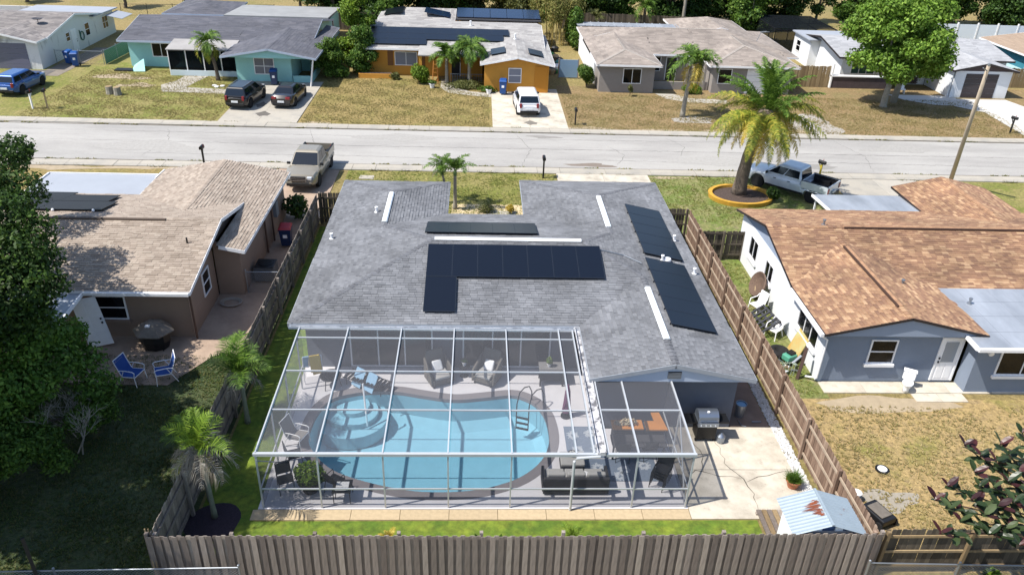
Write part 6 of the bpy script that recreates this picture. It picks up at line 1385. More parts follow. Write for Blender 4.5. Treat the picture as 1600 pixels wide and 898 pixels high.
# trees standing just outside the picture to the left, whose shade covers the lawn
for i, (x, y, h_, r_) in enumerate(((-17.2, 12.5, 13, 3.8), (-20.0, 18.5, 12, 4.2), (-17.2, 16.6, 14.5, 3.7), (-16.9, 20.3, 14.5, 3.0), (-21.5, 23.0, 11.5, 3.8), (-18.5, 9.5, 11, 4), (-23, 14, 12, 4.5))):
    tree(('tall broad tree left of the shaded lawn, number %d counted from the fence corner' % i) if 0 else ['tall tree shading the lawn beyond the bottom left corner', 'broad tree shading the lawn beyond the left edge', 'slender tree nearest the shaded lawn at left', 'second slender tree behind the nearest one at left', 'tall tree behind the large dark tree at left', 'tall tree farthest down beyond the left corner', 'widest tree far beyond the left edge'][i], (x, y, 0), h_, r_, r_, 13000, .15, LF_DARK, .25, cb=.4, seed=30+i, clump=3, nb=16)
bs = (35.0, 65.7, 0)
tree('big bright green shade tree on the brown lawn at right', bs, 9.6, 6.9, 5.6, 44000, .15, LF_OAK, .3, bark=BARKL, nb=62, seed=41, cb=.34, clump=4, br=.165, flat=.7)
t = thing('leaning_tree', 'second pale trunk standing right behind the big shade tree trunk', 'tree', (36.6, 67.2, 0)); M().tube([(0, 0, -.1), (.3, .3, 2), (-.4, -.2, 4.5)], [.3, .24, .16], 8).build('trunk', BARKL, t, smooth=True); P_, D_ = leaf_points(2500, [(-.6, -.3, 5.2, 1.8, 1.6, 1.1)]); leaves('crown', P_, D_, .14, LF_OAK, t)
tree('lime green bushy tree beside the orange house', (-11.5, 76.5, 0), 6.2, 2.4, 2.6, 15000, .12, LF_LIME, .14, seed=44, cb=.12, nb=18, br=.3)
tree('darker green tree before the orange house wall', (-10.6, 72.6, 0), 4.6, 1.9, 1.8, 11000, .11, LF_MID, .12, seed=45, cb=.1, nb=14, br=.34)
tree('broad mid green shrub tree right of the turquoise house', (-13.1, 71.3, 0), 3.6, 1.9, 1.7, 9000, .1, LF_MID, .1, seed=46, cb=.08, nb=14, br=.34)
for i, (x, y, h_, r_, m_, lb) in enumerate((
    (-16.5, 95, 8, 4.2, LF_DARK, 'dark tree behind the turquoise house, leftmost of the dark mass'), (-10.5, 94, 10, 4.6, LF_DARK, 'tall dark tree behind the gap between turquoise and orange houses'), (-5.8, 96.5, 9, 4.0, LF_DARK, 'dark tree behind the orange house left half'), (-9.5, 90.5, 5.5, 2.0, LF_MID, 'small lighter tree before the dark trees behind the orange house'),
    (-14, 99.5, 9, 4.4, LF_DARK, 'dark tree at the back of the mass left of the yellow field'), (23.5, 99.5, 8, 4.6, LF_DARK, 'dark tree just left of the background palm'), (10, 102, 9, 4.2, LF_MID, 'green tree above the bamboo and taupe house corner'), (35, 104, 11, 5, LF_DARK, 'tall dark tree at the top right of centre'), (-3, 99.5, 8, 3.6, LF_MID, 'mid green tree at the right end of the dark mass'), (49, 107, 8, 3.6, LF_MID, 'green tree far behind the big shade tree'), (56, 107, 8, 4, LF_DARK, 'dark tree far behind the white vinyl fence, left one'), (66, 100, 7, 3.2, LF_DARK, 'dark tree close behind the white vinyl fence'),
    (3.5, 99, 5, 4.2, LF_OLIVE, 'olive shrubby tree behind the orange house'), (6.5, 104, 9, 4.5, LF_DARK, 'dark tree above the olive shrubs'), (-1, 104, 5, 3.4, LF_OLIVE, 'low olive tree at the edge of the yellow field'),
    (13.5, 99, 9, 4.5, LF_DARK, 'dark tree behind the taupe house, leftmost'), (18.5, 101, 10, 4.8, LF_MID, 'mid green tree behind the taupe house fence'), (28, 102, 10, 5, LF_DARK, 'dark tree right of the background palm'), (33, 98.5, 8.5, 4.2, LF_MID, 'tree with pale trunks behind the black screened enclosure'), (38, 101, 10, 4.2, LF_DARK, 'dark spreading tree behind the black screened enclosure'),
    (43.5, 104, 6, 3.0, LF_DARK, 'dark tree left of the white driveway far behind'), (30.5, 91, 6, 2.3, LF_MID, 'leafy tree between grey fence and black enclosure'), (62, 105, 9, 3.6, LF_DARK, 'dark tree at the top right corner, left one'), (70, 107, 10, 4.6, LF_DARK, 'dark tree at the top right corner, right one'), (78, 104, 9, 4.2, LF_MID, 'green tree at the top right corner beyond the others'),
    (-42.5, 101, 5.5, 2.3, LF_OLIVE, 'thin dark tree on the yellow field, left one'), (-34.5, 100, 6, 2.2, LF_DARK, 'thin multi stemmed tree on the yellow field, right one'), (-55, 103, 4, 2.4, LF_OLIVE, 'small bush tree at the top left corner'), (-22, 103, 5, 3, LF_OLIVE, 'olive bush tree behind the turquoise house roof'))):
    tree(lb, (x, y, 0), h_, r_, r_*.9, 15000 if r_ > 3 else 5000, .2 if r_ > 3 else .16, m_, .22, seed=60+i, cb=.02 if r_ > 3 else .25, nb=34 if r_ > 3 else 14, clump=3, br=.3)
t = thing('bamboo_clump', 'tall feathery bamboo clump between the orange and taupe houses', 'bamboo', (8.6, 90, 0)); q = M(); rr = random.Random(3); bl = []
for i in range(34):
    x, y = rr.uniform(-1.6, 1.6), rr.uniform(-4, 3); tp = Vector((x*1.6+rr.uniform(-.8, .8), y, rr.uniform(4, 6.5))); q.tube([(x, y, 0), tp*.5+Vector((x, y, 0))*.5, tp], [.05, .04, .015], 4, cap=False); bl.append((tp.x, tp.y, tp.z*.72, .55, .6, tp.z*.32))
q.build('culms', mat('bamboo_culm', 'b5a15c', .7), t, fix=False); P_, D_ = leaf_points(9000, bl); leaves('foliage', P_, D_, .16, LF_BAMB, t, asp=.25)
t = thing('hedge_bush', 'dark green conical bush beside the bamboo', 'bush', (10.3, 87, 0)); P_, D_ = leaf_points(5000, [(0, 0, 1.6, 1.1, 1.6, 1.7), (0, -1, 2.6, .9, 1.2, 1.6), (.2, -2.6, 1.2, .9, 1, 1.2)]); leaves('foliage', P_, D_, .13, LF_MID, t); M().tube([(0, 0, 0), (0, 0, 2.5)], .1, 6).build('stem', BARK, t)
# bushes and small plants
bush('round clipped green bush at the taupe house left corner', (9.75, 69.9, 0), 1.0, 2.1, 7000, .07, LF_MID, nb=9)
bush('leafy light green shrub before the orange wall', (-4.9, 70.0, 0), 1.1, 1.5, 3500, .09, LF_LIME, nb=9); bush('grey green agave like shrub under the orange window', (-7.3, 70.9, 0), .6, .6, 900, .08, LF_OLIVE, stems=False)
bush('low planting round the orange house palms', (-1.0, 68.6, 0), 1.3, .6, 2600, .08, LF_OLIVE, stems=False, sx=1.7); bush('small plants along the orange porch step', (1.0, 67.6, 0), .8, .5, 1200, .07, LF_MID, stems=False, sx=1.5)
bush('low green hedge under the taupe porch wall', (19.0, 68.6, 0), .8, .8, 2600, .07, LF_LIME, sx=1.6, stems=False); bush('slim young shrub before the taupe wall', (13.2, 67.1, 0), .35, 1.3, 500, .06, LF_OLIVE)
bush('dark leafy potted shrub at the end of the left alley', (-9.85, 40.6, 0), .95, 1.5, 900, .11, LF_DARK, nb=8); bush('small round bush on the front lawn near the roof edge', (-4.3, 43.2, 0), .55, .6, 1200, .05, LF_MID, stems=False)
bush('yellow green flowering clump at the sandy court edge', (2.0, 41.8, 0), .35, .6, 700, .05, LF_YEL, stems=False); bush('low ground shrub in the sandy court', (.6, 41.9, 0), .5, .5, 800, .05, LF_OLIVE, stems=False, sx=1.6)
bush('low leafy plant at the foot of the long fence, left', (-4.6, 16.4, 0), .45, .75, 420, .07, LF_MID, sx=1.5)
bush('spiky dark plants around the date palm ring', (18.2, 44.3, .2), .55, .7, 900, .1, LF_DARK, stems=False)
bush('yellow green leafy sapling by the short chain link fence', (14.9, 15.0, 0), .5, 1.3, 900, .06, LF_LIME)
for lb, x, y, m_, sc in (('feathery yellow tinted young palm in the turf strip', -2.45, 16.75, LF_YEL, .5), ('bright green young palm in the turf strip below the downspout', 2.95, 16.7, LF_LIME, .6)):
    palm(lb, (x, y, .01), .35, [(11, fronds(1.3, 1.3, m_, leaf=.28, n=20, width=.03, rise=.7, k=2), .5, 1.4, sc*.8, sc*1.1)], .03, None, seed=int(x*7)+50, name='young_palm', cat='young palm')
t = thing('banana_plant', 'young plant with broad upright leaves in the turf strip', 'plant', (.75, 16.3, 0))
for a, e, L in ((.2, .9, 1.1), (2.9, 1.0, 1.3), (1.2, 1.25, 1.0), (4.2, .8, .8), (0.3, .45, .9)):
    d = Vector((math.cos(a)*math.cos(e), math.sin(a)*math.cos(e), math.sin(e))); s_ = Vector((-math.sin(a), math.cos(a), 0)); M().add([d*.2, d*L*.45+s_*.13, d*L*.8+s_*.12, d*L, d*L*.8-s_*.12, d*L*.45-s_*.13, d*L*.55-Vector((0, 0, .05))], [(0, 1, 6), (1, 2, 6), (2, 3, 6), (3, 4, 6), (4, 5, 6), (5, 0, 6)]).build('leaf', LF_PALM, t, fix=False)
# rubber tree in the bottom right corner: every leaf its own piece
bs = Vector((16.4, 14.4, 0)); t = thing('rubber_tree', 'dark red and green large leaved rubber tree in the bottom right corner', 'tree', bs); rr = random.Random(9)
def leafmesh(m): 
    v = []; pr = [(0, 0), (.06, .04), (.13, .055), (.2, .045), (.25, 0)]
    for x, w_ in pr: v += [(x, w_, .012-x*x*.5), (x, 0, -x*x*.5), (x, -w_, .012-x*x*.5)]
    f = []
    for i in range(4): a = i*3; f += [(a, a+1, a+4, a+3), (a+1, a+2, a+5, a+4)]
    return M().add(v, f).mesh('leaf', m, fix=False)
LM = [leafmesh(LF_RUB), leafmesh(LF_RUB), leafmesh(LF_RED)]; q = M()
ROS = [(1506,695,4.7),(1522,737,4.6),(1562,694,4.9),(1597,676,5.0),(1460,781,4.2),(1484,795,4.2),(1517,781,4.5),(1538,804,4.4),(1467,834,3.9),(1572,825,4.2),(1585,784,4.7),(1552,762,4.8),(1592,738,5.0),(1555,720,4.9),(1592,852,4.0),(1610,800,4.8),(1530,760,4.6),(1575,710,5.0),(1560,790,4.6),(1500,815,4.1),(1545,835,4.1),(1575,752,4.8),(1598,716,5.1),(1532,712,4.7),(1606,765,4.9),(1480,760,4.3)]
fk = bs+Vector((-.2, .3, 2.2)); q.tube([bs, bs+Vector((-.1, .1, 1.2)), fk], [.13, .11, .09], 8)
for i, (px, py, z) in enumerate(ROS):
    p = at(px, py, z); md = fk.lerp(p, .55)+Vector((0, 0, .35)); q.tube([fk, md, p], [.05, .03, .012], 5)
    for j in range(11):
        tt = j/11; b_ = p.lerp(md, tt*.42); a = j*2.4+rr.uniform(-.3, .3); el = .9-tt*1.3+rr.uniform(-.2, .2); o = bpy.data.objects.new('leaf', LM[2] if (tt < .3 and rr.random() < .4) else rr.choice(LM[:2])); link(o, t)
        o.matrix_local = Matrix.Translation(b_-bs) @ Matrix.Rotation(a, 4, 'Z') @ Matrix.Rotation(-el, 4, 'Y') @ Matrix.Rotation(rr.uniform(-.4, .4), 4, 'X') @ Matrix.Scale(rr.uniform(1.25, 1.75), 4)
for v_ in range(len(q.v)): q.v[v_] = tuple(Vector(q.v[v_])-bs)
q.build('branches', mat('red_brown_branch', '6b5348', .8), t, fix=False)
# mulch rings, grass tufts
blob('mulch_ring', -8.0, 18.0, .85, .8, .012, mat('purple_mulch', '3a2f3d', .95, var=.4, vscale=25, bump=1, bscale=50), seed=20, wob=.05)
def tufts(name, regions, n, m, s, seed):
    g = np.random.default_rng(seed); A = np.array([abs((r[2]-r[0])*(r[3]-r[1])) for r in regions]); idx = g.choice(len(regions), n, p=A/A.sum()); R = np.array(regions)[idx]
    x = R[:, 0]+(R[:, 2]-R[:, 0])*g.random(n); y = R[:, 1]+(R[:, 3]-R[:, 1])*g.random(n)
    keep = (np.sin(x*1.9+np.sin(y*1.3)*2)+np.sin(y*2.3+x*.7)+g.normal(0, 1.6, n)) > -.2; x, y = x[keep], y[keep]; n = len(x); sc = s*g.uniform(.5, 1.3, n)
    a = g.uniform(0, 6.28, n); V = []; 
    for k in range(3):
        aa = a+k*2.1; bx, by = np.cos(aa), np.sin(aa); tx, ty = -by, bx
        V += [np.stack([x+tx*sc*.28, y+ty*sc*.28, 0*x], 1), np.stack([x-tx*sc*.28, y-ty*sc*.28, 0*x], 1), np.stack([x+bx*sc*.8, y+by*sc*.8, sc*g.uniform(.5, 1, n)], 1)]
    V = np.stack(V, 1).reshape(-1, 3); V[:, 2] += .006
    return tag(npmesh(name, V, np.arange(len(V)).reshape(-1, 3), m, nper=3), 'short dry grass tufts scattered over the lawns', 'grass', kind='stuff')
tufts('dry_grass', [(12, 16.1, 26, 23.9), (7.2, 57.7, 26, 67.5), (27, 57.7, 44, 68)], 60000, LF_GRASS, .085, 1)
tufts('green_grass', [(11.9, 24.5, 13.7, 36), (14.2, 40.6, 17.5, 48), (11.3, 41, 14, 48), (-8.1, 41.5, 5, 48.1)], 22000, leafm('green_grass_blade', '6c8034', '8c9448', 'aca25c', .3), .075, 2)
tufts('mixed_grass', [(-34, 57.7, -19.5, 72), (-13.2, 57.7, 1, 71)], 45000, leafm('mixed_grass_blade', '85824a', '9c9158', 'b8a570', .3), .085, 3)
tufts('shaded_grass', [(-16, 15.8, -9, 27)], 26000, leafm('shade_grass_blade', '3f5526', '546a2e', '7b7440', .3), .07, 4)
# ================================================================ POOL DECK FURNITURE
WICK = mat('grey_wicker', '77726c', .8, var=.3, vscale=30); CUSH = mat('light_cushion', 'bfbdba', .9, var=.05); CUSHD = mat('dark_wicker', '3b3a3e', .85, var=.2, vscale=30); TWL = mat('light_blue_towel', '9cc6e6', .9, var=.08); IRON = mat('black_iron', '1b1c20', .5)
def armchair(lb, x, y, rz_):
    t = thing('armchair', lb, 'armchair', (x, y, .03), rz_, None)
    b = M(); b.box((-.4, -.38, .12), (.4, .38, .34)); b.build('seat_base', WICK, t, bevel=.03)
    M().box((-.32, -.4, .345), (.32, .3, .47)).build('seat_cushion', CUSH, t, bevel=.04)
    M().add([(-.42, .3, .2), (.42, .3, .2), (.42, .42, .2), (-.42, .42, .2), (-.36, .52, 1.2), (.36, .52, 1.2), (.36, .6, 1.18), (-.36, .6, 1.18)], [(0,3,2,1),(4,5,6,7),(0,1,5,4),(1,2,6,5),(2,3,7,6),(3,0,4,7)]).build('backrest', WICK, t, bevel=.04)
    for s_ in (-1, 1): M().add([(s_*.4, -.38, .1), (s_*.48, -.38, .1), (s_*.48, .42, .1), (s_*.4, .42, .1), (s_*.4, -.32, .6), (s_*.5, -.32, .6), (s_*.46, .52, .95), (s_*.38, .52, .95)], [(0,3,2,1),(4,5,6,7),(0,1,5,4),(1,2,6,5),(2,3,7,6),(3,0,4,7)]).build('armrest', WICK, t, bevel=.03)
    M().add([(-.2, .05, .48), (.2, .05, .48), (.24, .2, .5), (-.24, .2, .5), (-.17, .28, .82), (.2, .28, .84), (.2, .36, .8), (-.2, .36, .8)], [(0,3,2,1),(4,5,6,7),(0,1,5,4),(1,2,6,5),(2,3,7,6),(3,0,4,7)]).build('pillow', WHITE, t, bevel=.06)
    for a in (-.34, .34):
        for b_ in (-.32, .34): M().box((a-.03, b_-.03, 0), (a+.03, b_+.03, .12)).build('leg', IRON, t)
armchair('high backed wicker armchair with pale pillow, left of the pair by the sliding doors', -1.35, 25.35, .45); armchair('high backed wicker armchair with pale pillow, right of the pair by the sliding doors', .5, 25.4, -.45)
t = thing('side_table', 'small table with white plant pot between the wicker armchairs', 'side table', (-.38, 25.75, .03)); M().lathe((0, 0, 0), [(.18, 0), (.05, .03), (.04, .45), (.24, .46), (.24, .49)], 16).build('table', IRON, t)
pot_plant('white pot with small plant on the side table', (-.38, 25.75, .525), .1, .17, WHITE, 160, .035, LF_MID, .15)
t = thing('console_table', 'grey rectangular table near the cage corner gutter', 'table', (3.05, 25.35, .03)); M().box((-.5, -.32, .7), (.5, .32, .75)).build('tabletop', mat('grey_wood_top', '8f8d8e', .8, var=.1), t)
for a in (-.44, .44):
    for b_ in (-.27, .27): M().box((a-.03, b_-.03, 0), (a+.03, b_+.03, .7)).build('leg', IRON, t)
M().box((-.4, -.2, .2), (.4, .25, .69)).build('drawer_box', CUSHD, t)
pot_plant('leafy green plant on the grey table', (2.95, 25.35, .785), .09, .14, WHITE, 260, .04, LF_LIME, .3)
t = thing('sun_lounger', 'pool lounger with pale blue towels hanging over it', 'sun lounger', (-4.1, 25.0, .03), -.5); q = M()
for i in range(11): q.box((-.9+i*.17, -.3, .33), (-.79+i*.17, .3, .35))
q.build('slats', IRON, t)
for a in (-.32, .32): M().tube([(-.95, a, .32), (.95, a, .32)], .02, 6).build('rail', IRON, t)
for a in (-.8, .8):
    for b_ in (-.3, .3): M().tube([(a, b_, 0), (a, b_, .33)], .018, 6).build('leg', IRON, t)
for x0, y0, rz2_ in ((-.35, .05, .5), (.25, .0, -.6)):
    o = M().add([(x0-.22, y0-.35, .1), (x0+.2, y0-.38, .05), (x0+.24, y0+.05, .62), (x0-.2, y0+.08, .66), (x0+.22, y0+.3, .35), (x0-.24, y0+.32, .33)], [(0, 1, 2, 3), (3, 2, 4, 5)]).build('towel', TWL, t, fix=False); sm = o.modifiers.new('solid', 'SOLIDIFY'); sm.thickness = .03; sm.offset = 0
t = thing('pool_pole', 'white pole standing in the pool steps', 'pole', (-3.95, 23.35, -.1)); M().tube([(0, 0, -.5), (-.15, .5, 1.1)], .035, 8).build('pole', WHITE, t)
t = thing('towel_stand', 'stand with yellow and blue towels at the left cage wall', 'towel rack', (-6.2, 25.2, .03), .3)
for a in (-.35, .35): M().tube([(a, 0, 0), (a, 0, 1.25)], .02, 6).build('leg', WHITE, t)
for z in (1.25, .8): M().tube([(-.35, 0, z), (.35, 0, z)], .015, 6).build('rail', WHITE, t)
M().add([(-.1, .03, 1.27), (.3, .03, 1.27), (.36, .08, .35), (.0, .1, .3), (-.1, -.03, 1.27), (.3, -.03, 1.27), (.34, -.1, .6), (-.08, -.09, .55)], [(0, 1, 2, 3), (4, 7, 6, 5), (0, 4, 5, 1)]).build('towel', mat('yellow_towel', 'd8b84a', .9), t, fix=False)
M().add([(-.34, .03, 1.27), (-.12, .03, 1.27), (-.14, .08, .7), (-.36, .1, .75), (-.34, -.03, 1.27), (-.12, -.03, 1.27)], [(0, 1, 2, 3), (0, 4, 5, 1)]).build('towel', TWL, t, fix=False)
t = thing('round_table', 'dark round lattice table near the left cage wall', 'table', (-5.5, 25.0, .03)); q = M(); q.lathe((0, 0, .5), [(.42, 0), (.42, .02), (.36, .02), (.36, 0)], 20)
for k in range(10): q.bar((.36*math.cos(k*.628), .36*math.sin(k*.628), .51), (.36*math.cos(k*.628+2.2), .36*math.sin(k*.628+2.2), .51), .03, .015)
q.build('tabletop', IRON, t)
for k in range(3): M().tube([(.3*math.cos(k*2.1), .3*math.sin(k*2.1), .5), (.38*math.cos(k*2.1), .38*math.sin(k*2.1), 0)], .018, 6).build('leg', IRON, t)
t = thing('closed_parasol', 'closed purple parasol beside the stained gutter', 'parasol', (3.45, 23.2, .03)); M().lathe((0, 0, 0), [(.2, 0), (.2, .06), (.04, .08)], 12).build('base', IRON, t); M().lathe((0, 0, .25), [(.17, 0), (.14, .3), (.1, .9), (.02, 1.25)], 9).build('canopy', mat('purple_canvas', '7a3a66', .85, var=.1), t); M().tube([(0, 0, 0), (0, 0, 1.6)], .02, 6).build('pole', IRON, t)
RUG = mat('blue_grey_rug', '8391a5', .95, var=.12, vscale=12); BURST = mat('rug_burst_print', 'c6ccd4', .95)
for nm_, x0, y0, x1, y1, bc in (('blue grey rug with white bursts beside the pool curve', 3.3, 20.9, 4.75, 22.6, [(3.6, 22.1), (4.25, 22.2), (3.7, 21.3), (4.4, 21.4)]), ('blue grey rug with white bursts behind the sofa near the front screens', 3.8, 19.75, 6.3, 20.85, [(4.3, 20.4), (5.2, 20.3), (5.0, 20.0), (5.9, 20.5)])):
    t = thing('rug', nm_, 'rug', (x0, y0, .036)); M().box((0, 0, 0), (x1-x0, y1-y0, .01)).build('weave', RUG, t); q = M(); rr = random.Random(4)
    for cx, cy in bc:
        for k in range(26):
            a = k*.2417; r0, r1 = rr.uniform(.03, .1), rr.uniform(.16, .26); d = Vector((math.cos(a), math.sin(a), 0)); s_ = Vector((-d.y, d.x, 0))*.009; c = Vector((cx-x0, cy-y0, .0135)); q.add([c+d*r0-s_, c+d*r1-s_*2, c+d*r1+s_*2, c+d*r0+s_], [(0, 1, 2, 3)])
    q.build('burst_pattern', BURST, t, fix=False)
t = thing('sofa', 'dark wicker outdoor sofa with pale cushions and its back to the front screens', 'sofa', (3.38, 19.5, .03)); M().box((-1.08, -.32, .06), (1.08, .42, .3)).build('base', CUSHD, t, bevel=.03); M().box((-1.08, -.42, .06), (1.08, -.3, .72)).build('backrest', CUSHD, t, bevel=.03)
for s_ in (-1, 1): M().box((s_*1.0, -.3, .06), (s_*1.1, .42, .56)).build('armrest', CUSHD, t, bevel=.02)
for i in range(3):
    x0 = -.98+i*.66; M().box((x0, -.1, .305), (x0+.64, .42, .43)).build('seat_cushion', CUSH, t, bevel=.04); M().box((x0+.02, -.29, .4), (x0+.62, -.11, .8)).build('back_cushion', CUSH, t, bevel=.05)
for x0 in (-.1, .35): M().lathe((x0, .15, .44), [(.09, 0), (.11, .01), (.02, .02)], 12).build('plate', WHITE, t)
t = thing('ottoman', 'pale cushioned ottoman with a bowl before the outdoor sofa', 'ottoman', (3.38, 20.45, .03)); M().box((-.4, -.33, .05), (.4, .33, .3)).build('base', CUSHD, t, bevel=.02); M().box((-.41, -.34, .302), (.41, .34, .42)).build('cushion', CUSH, t, bevel=.04)
t = thing('bowl', 'dark bowl of round fruit on the ottoman', 'bowl', (3.4, 20.6, .452)); M().lathe((0, 0, 0), [(.06, 0), (.17, .07), (.155, .075), (.05, .02)], 14).build('dish', IRON, t)
for k in range(5): M().lathe((.07*math.cos(k*1.26), .07*math.sin(k*1.26), .03), [(.02, 0), (.045, .03), (.04, .07), (.01, .09)], 8).build('fruit', CUSH, t, smooth=True)
def metal_chair(t, z0=0, dx=0, dy=0):
    q = M(); w_ = .23
    for s_ in (-w_, w_): q.tube([(s_+dx, -.24+dy, z0), (s_+dx, -.22+dy, z0+.44), (s_+dx, .2+dy, z0+.42), (s_+dx, .32+dy, z0+.9)], .013, 6); q.tube([(s_+dx, .18+dy, z0+.43), (s_+dx, .3+dy, z0)], .013, 6); q.tube([(s_+dx, -.22+dy, z0+.44), (s_+dx, -.2+dy, z0+.63), (s_+dx, .22+dy, z0+.65)], .013, 6)
    q.tube([(-w_+dx, .32+dy, z0+.9), (w_+dx, .32+dy, z0+.9)], .013, 6); q.build('frame', IRON, t)
    M().box((-w_+dx, -.22+dy, z0+.43), (w_+dx, .2+dy, z0+.45)).build('seat', IRON, t); M().add([(-w_+dx, .21+dy, z0+.5), (w_+dx, .21+dy, z0+.5), (w_+dx, .31+dy, z0+.88), (-w_+dx, .31+dy, z0+.88)], [(0, 1, 2, 3)]).build('backrest', IRON, t, fix=False)
for i in range(4):
    t = thing('stacking_chair', ['lowest', 'second lowest', 'second highest', 'topmost'][i]+' black chair in the stack by the front right cage screens', 'chair', (6.2+i*.02, 19.55-i*.03, .03+i*.13), -.6, 'stacked black chairs'); metal_chair(t)
for lb, x, y, r_ in (('black metal chair left of the big planter at the cage front left', -6.0, 20.6, 1.9), ('black metal chair near the pool curve at the front left', -4.45, 19.35, 2.6), ('black metal chair half in shade by the left cage wall', -6.05, 19.4, .4), ('black chair under the lanai roof', 5.2, 20.9, 3.0), ('black chair right of the lanai table', 6.1, 21.0, 3.3)):
    t = thing('metal_chair', lb, 'chair', (x, y, .03), r_); metal_chair(t)
sling_chair('folding pool chair with grey sling beside the left screens', (-6.1, 21.6, .03), 1.2, mat('grey_sling', '8f8b88', .9), WHITE)
pot_plant('big dark planter with light green bush inside the front left cage corner', (-5.25, 19.35, .03), .36, .42, IRON, 1500, .055, LF_LIME, .65)
t = thing('glass_table', 'black framed side table with newspaper near the front screens', 'table', (-4.15, 19.0, .03)); M().box((-.3, -.3, .48), (.3, .3, .5)).build('tabletop', IRON, t); M().box((-.2, -.2, .502), (.2, .2, .507)).build('newspaper', mat('newsprint', 'cfd0d2', .9, var=.3, vscale=22), t)
for a in (-.26, .26):
    for b_ in (-.26, .26): M().tube([(a, b_, 0), (a, b_, .48)], .015, 6).build('leg', IRON, t)
OW = mat('orange_wood_top', 'd28a3c', .6, var=.08)
t = thing('bar_table', 'long orange wooden bar top with floral display under the lanai', 'table', (5.0, 21.5, .03)); M().box((-.1, .05, .72), (1.0, .55, .77)).build('tabletop', OW, t); M().poly([(1.1, .0), (1.85, .0), (1.72, 1.0), (1.42, 1.0), (1.45, .5), (1.1, .5)], .72, .77).build('tabletop', OW, t); M().box((-.05, .1, 0), (1.75, .5, .715)).build('cabinet', CUSHD, t); M().box((-.2, -.75, .6), (1.7, -.1, .64)).build('dark_top', CUSHD, t)
for a in (-.15, 1.6): M().box((a-.03, -.7, 0), (a+.03, -.64, .6)).build('leg', IRON, t)
t = thing('flower_display', 'dried white flower arrangement on the orange bar top', 'flowers', (5.5, 21.8, .8)); P_, D_ = leaf_points(260, [(0, 0, .12, .3, .16, .12), (-.3, 0, .06, .25, .12, .08)]); leaves('blossoms', P_, D_, .045, mat('cream_petal', 'cdbfa0', .9, rnd=.3), t); M().lathe((0, 0, 0), [(.07, 0), (.09, .1), (.06, .14)], 10).build('vase', IRON, t)
# gas grill, bin, pot
t = thing('gas_grill', 'stainless steel gas grill with open cart on the concrete right of the lanai', 'grill', (8.35, 22.05, .036), 0); SS = mat('stainless', 'aab4c2', .3, metal=.8)
q = M(); n = 8; pr = [(-.28, .88), (.28, .88)]+[(.28*math.cos(a), .98+.24*math.sin(a)) for a in [math.pi*i/(n-1) for i in range(n)]]; q.prism([(a, z) for a, z in pr], (-.36, 0, 0), 'x', .72); q.build('hood', SS, t)
M().box((-.37, -.33, .7), (.37, .29, .875)).build('control_panel', SS, t); M().box((-.35, -.27, .12), (.35, .27, .69)).build('cabinet', BLACK, t)
for s_ in (-1, 1): M().box((s_*.38, -.26, .82), (s_*.76, .26, .87)).build('side_shelf', BLACK, t); M().tube([(s_*.3, -.2, .06), (s_*.36, -.2, .06)], .06, 10).build('wheel', RUBBER, t)
for i in range(4): M().tube([(-.26+i*.17, -.335, .78), (-.26+i*.17, -.37, .78)], .025, 8).build('knob', LAMP_W, t)
M().tube([(-.3, -.31, .96), (.3, -.31, .96)], .018, 6).build('handle', SS, t); M().lathe((.55, -.28, 0), [(.12, 0), (.15, .08), (.15, .28), (.08, .36), (.04, .42)], 14).build('gas_bottle', SS, t)
M().lathe((0, -.1, 1.1), [(.05, .1), (.05, .12)], 8).build('thermometer', WHITE, t)
t = thing('metal_can', 'tall galvanised can full of water by the house corner', 'can', (10.05, 23.3, .03), 0); M().lathe((0, 0, 0), [(.17, 0), (.2, .55), (.21, .56), (.19, .56), (.17, .1)], 16).build('can', STEEL, t); M().lathe((0, 0, .5), [(.185, 0), (.18, .01)], 16).build('content', TWL, t)
t = thing('garden_hose', 'small grey garden tools lying by the can', 'tools', (10.2, 22.95, .035)); M().tube([(-.3, 0, .03), (-.25, -.3, .03), (-.1, -.35, .03)], .02, 6).build('handle', STEEL, t); M().box((.2, -.1, 0), (.55, -.05, .05)).build('bar', STEEL, t)
pot_plant('terracotta pot with spiky green grass by the white stones', (10.75, 19.5, .036), .24, .3, mat('terracotta', 'c07a58', .8, var=.1), 420, .05, LF_MID, .42, spiky=True)
# ================================================================ NEIGHBOUR YARD THINGS
BLUE = mat('blue_sling', '1c4f9e', .8)
for a_ in (sling_chair('blue sling garden chair with white frame, left one facing right', (-13.05, 25.2, .03), math.pi/2-.25, BLUE, WHITE), sling_chair('blue sling garden chair with white frame, right one facing left', (-11.95, 25.35, .03), -math.pi/4-.35, BLUE, WHITE)): a_.scale = (1.07, 1.07, 1.05)
t = thing('covered_grill', 'six sided grill under a faded grey cover on the left patio', 'covered grill', (-13.05, 27.6, .03)); CV = mat('faded_black_cover', '7a736b', .9, var=.25, vscale=4)
M().lathe((0, 0, 0), [(.8, .78), (.84, .84), (.45, 1.15), (.15, 1.28), (.02, 1.29)], 6, sy=.85).build('cover_top', CV, t); M().lathe((0, 0, 0), [(.5, .04), (.62, .4), (.6, .8)], 9, sy=.75).build('cover_skirt', BLACK, t); M().box((-.16, -.34, 1.16), (.02, -.2, 1.22)).build('label', WHITE, t)
for k in range(4): M().tube([(.5*math.cos(.8+k*1.57), .38*math.sin(.8+k*1.57), 0), (.45*math.cos(.8+k*1.57), .34*math.sin(.8+k*1.57), .6)], .025, 6).build('leg', BLACK, t)
t = thing('air_conditioner', 'black air conditioning unit in the left alley', 'air conditioner', (-9.95, 33.6, .04)); M().box((-.45, -.45, .03), (.45, .45, .82)).build('case', IRON, t, bevel=.03); q = M()
for i in range(14):
    z = .1+i*.05; q.box((-.46, -.46, z), (.46, -.452, z+.02)); q.box((.452, -.45, z), (.46, .45, z+.02))
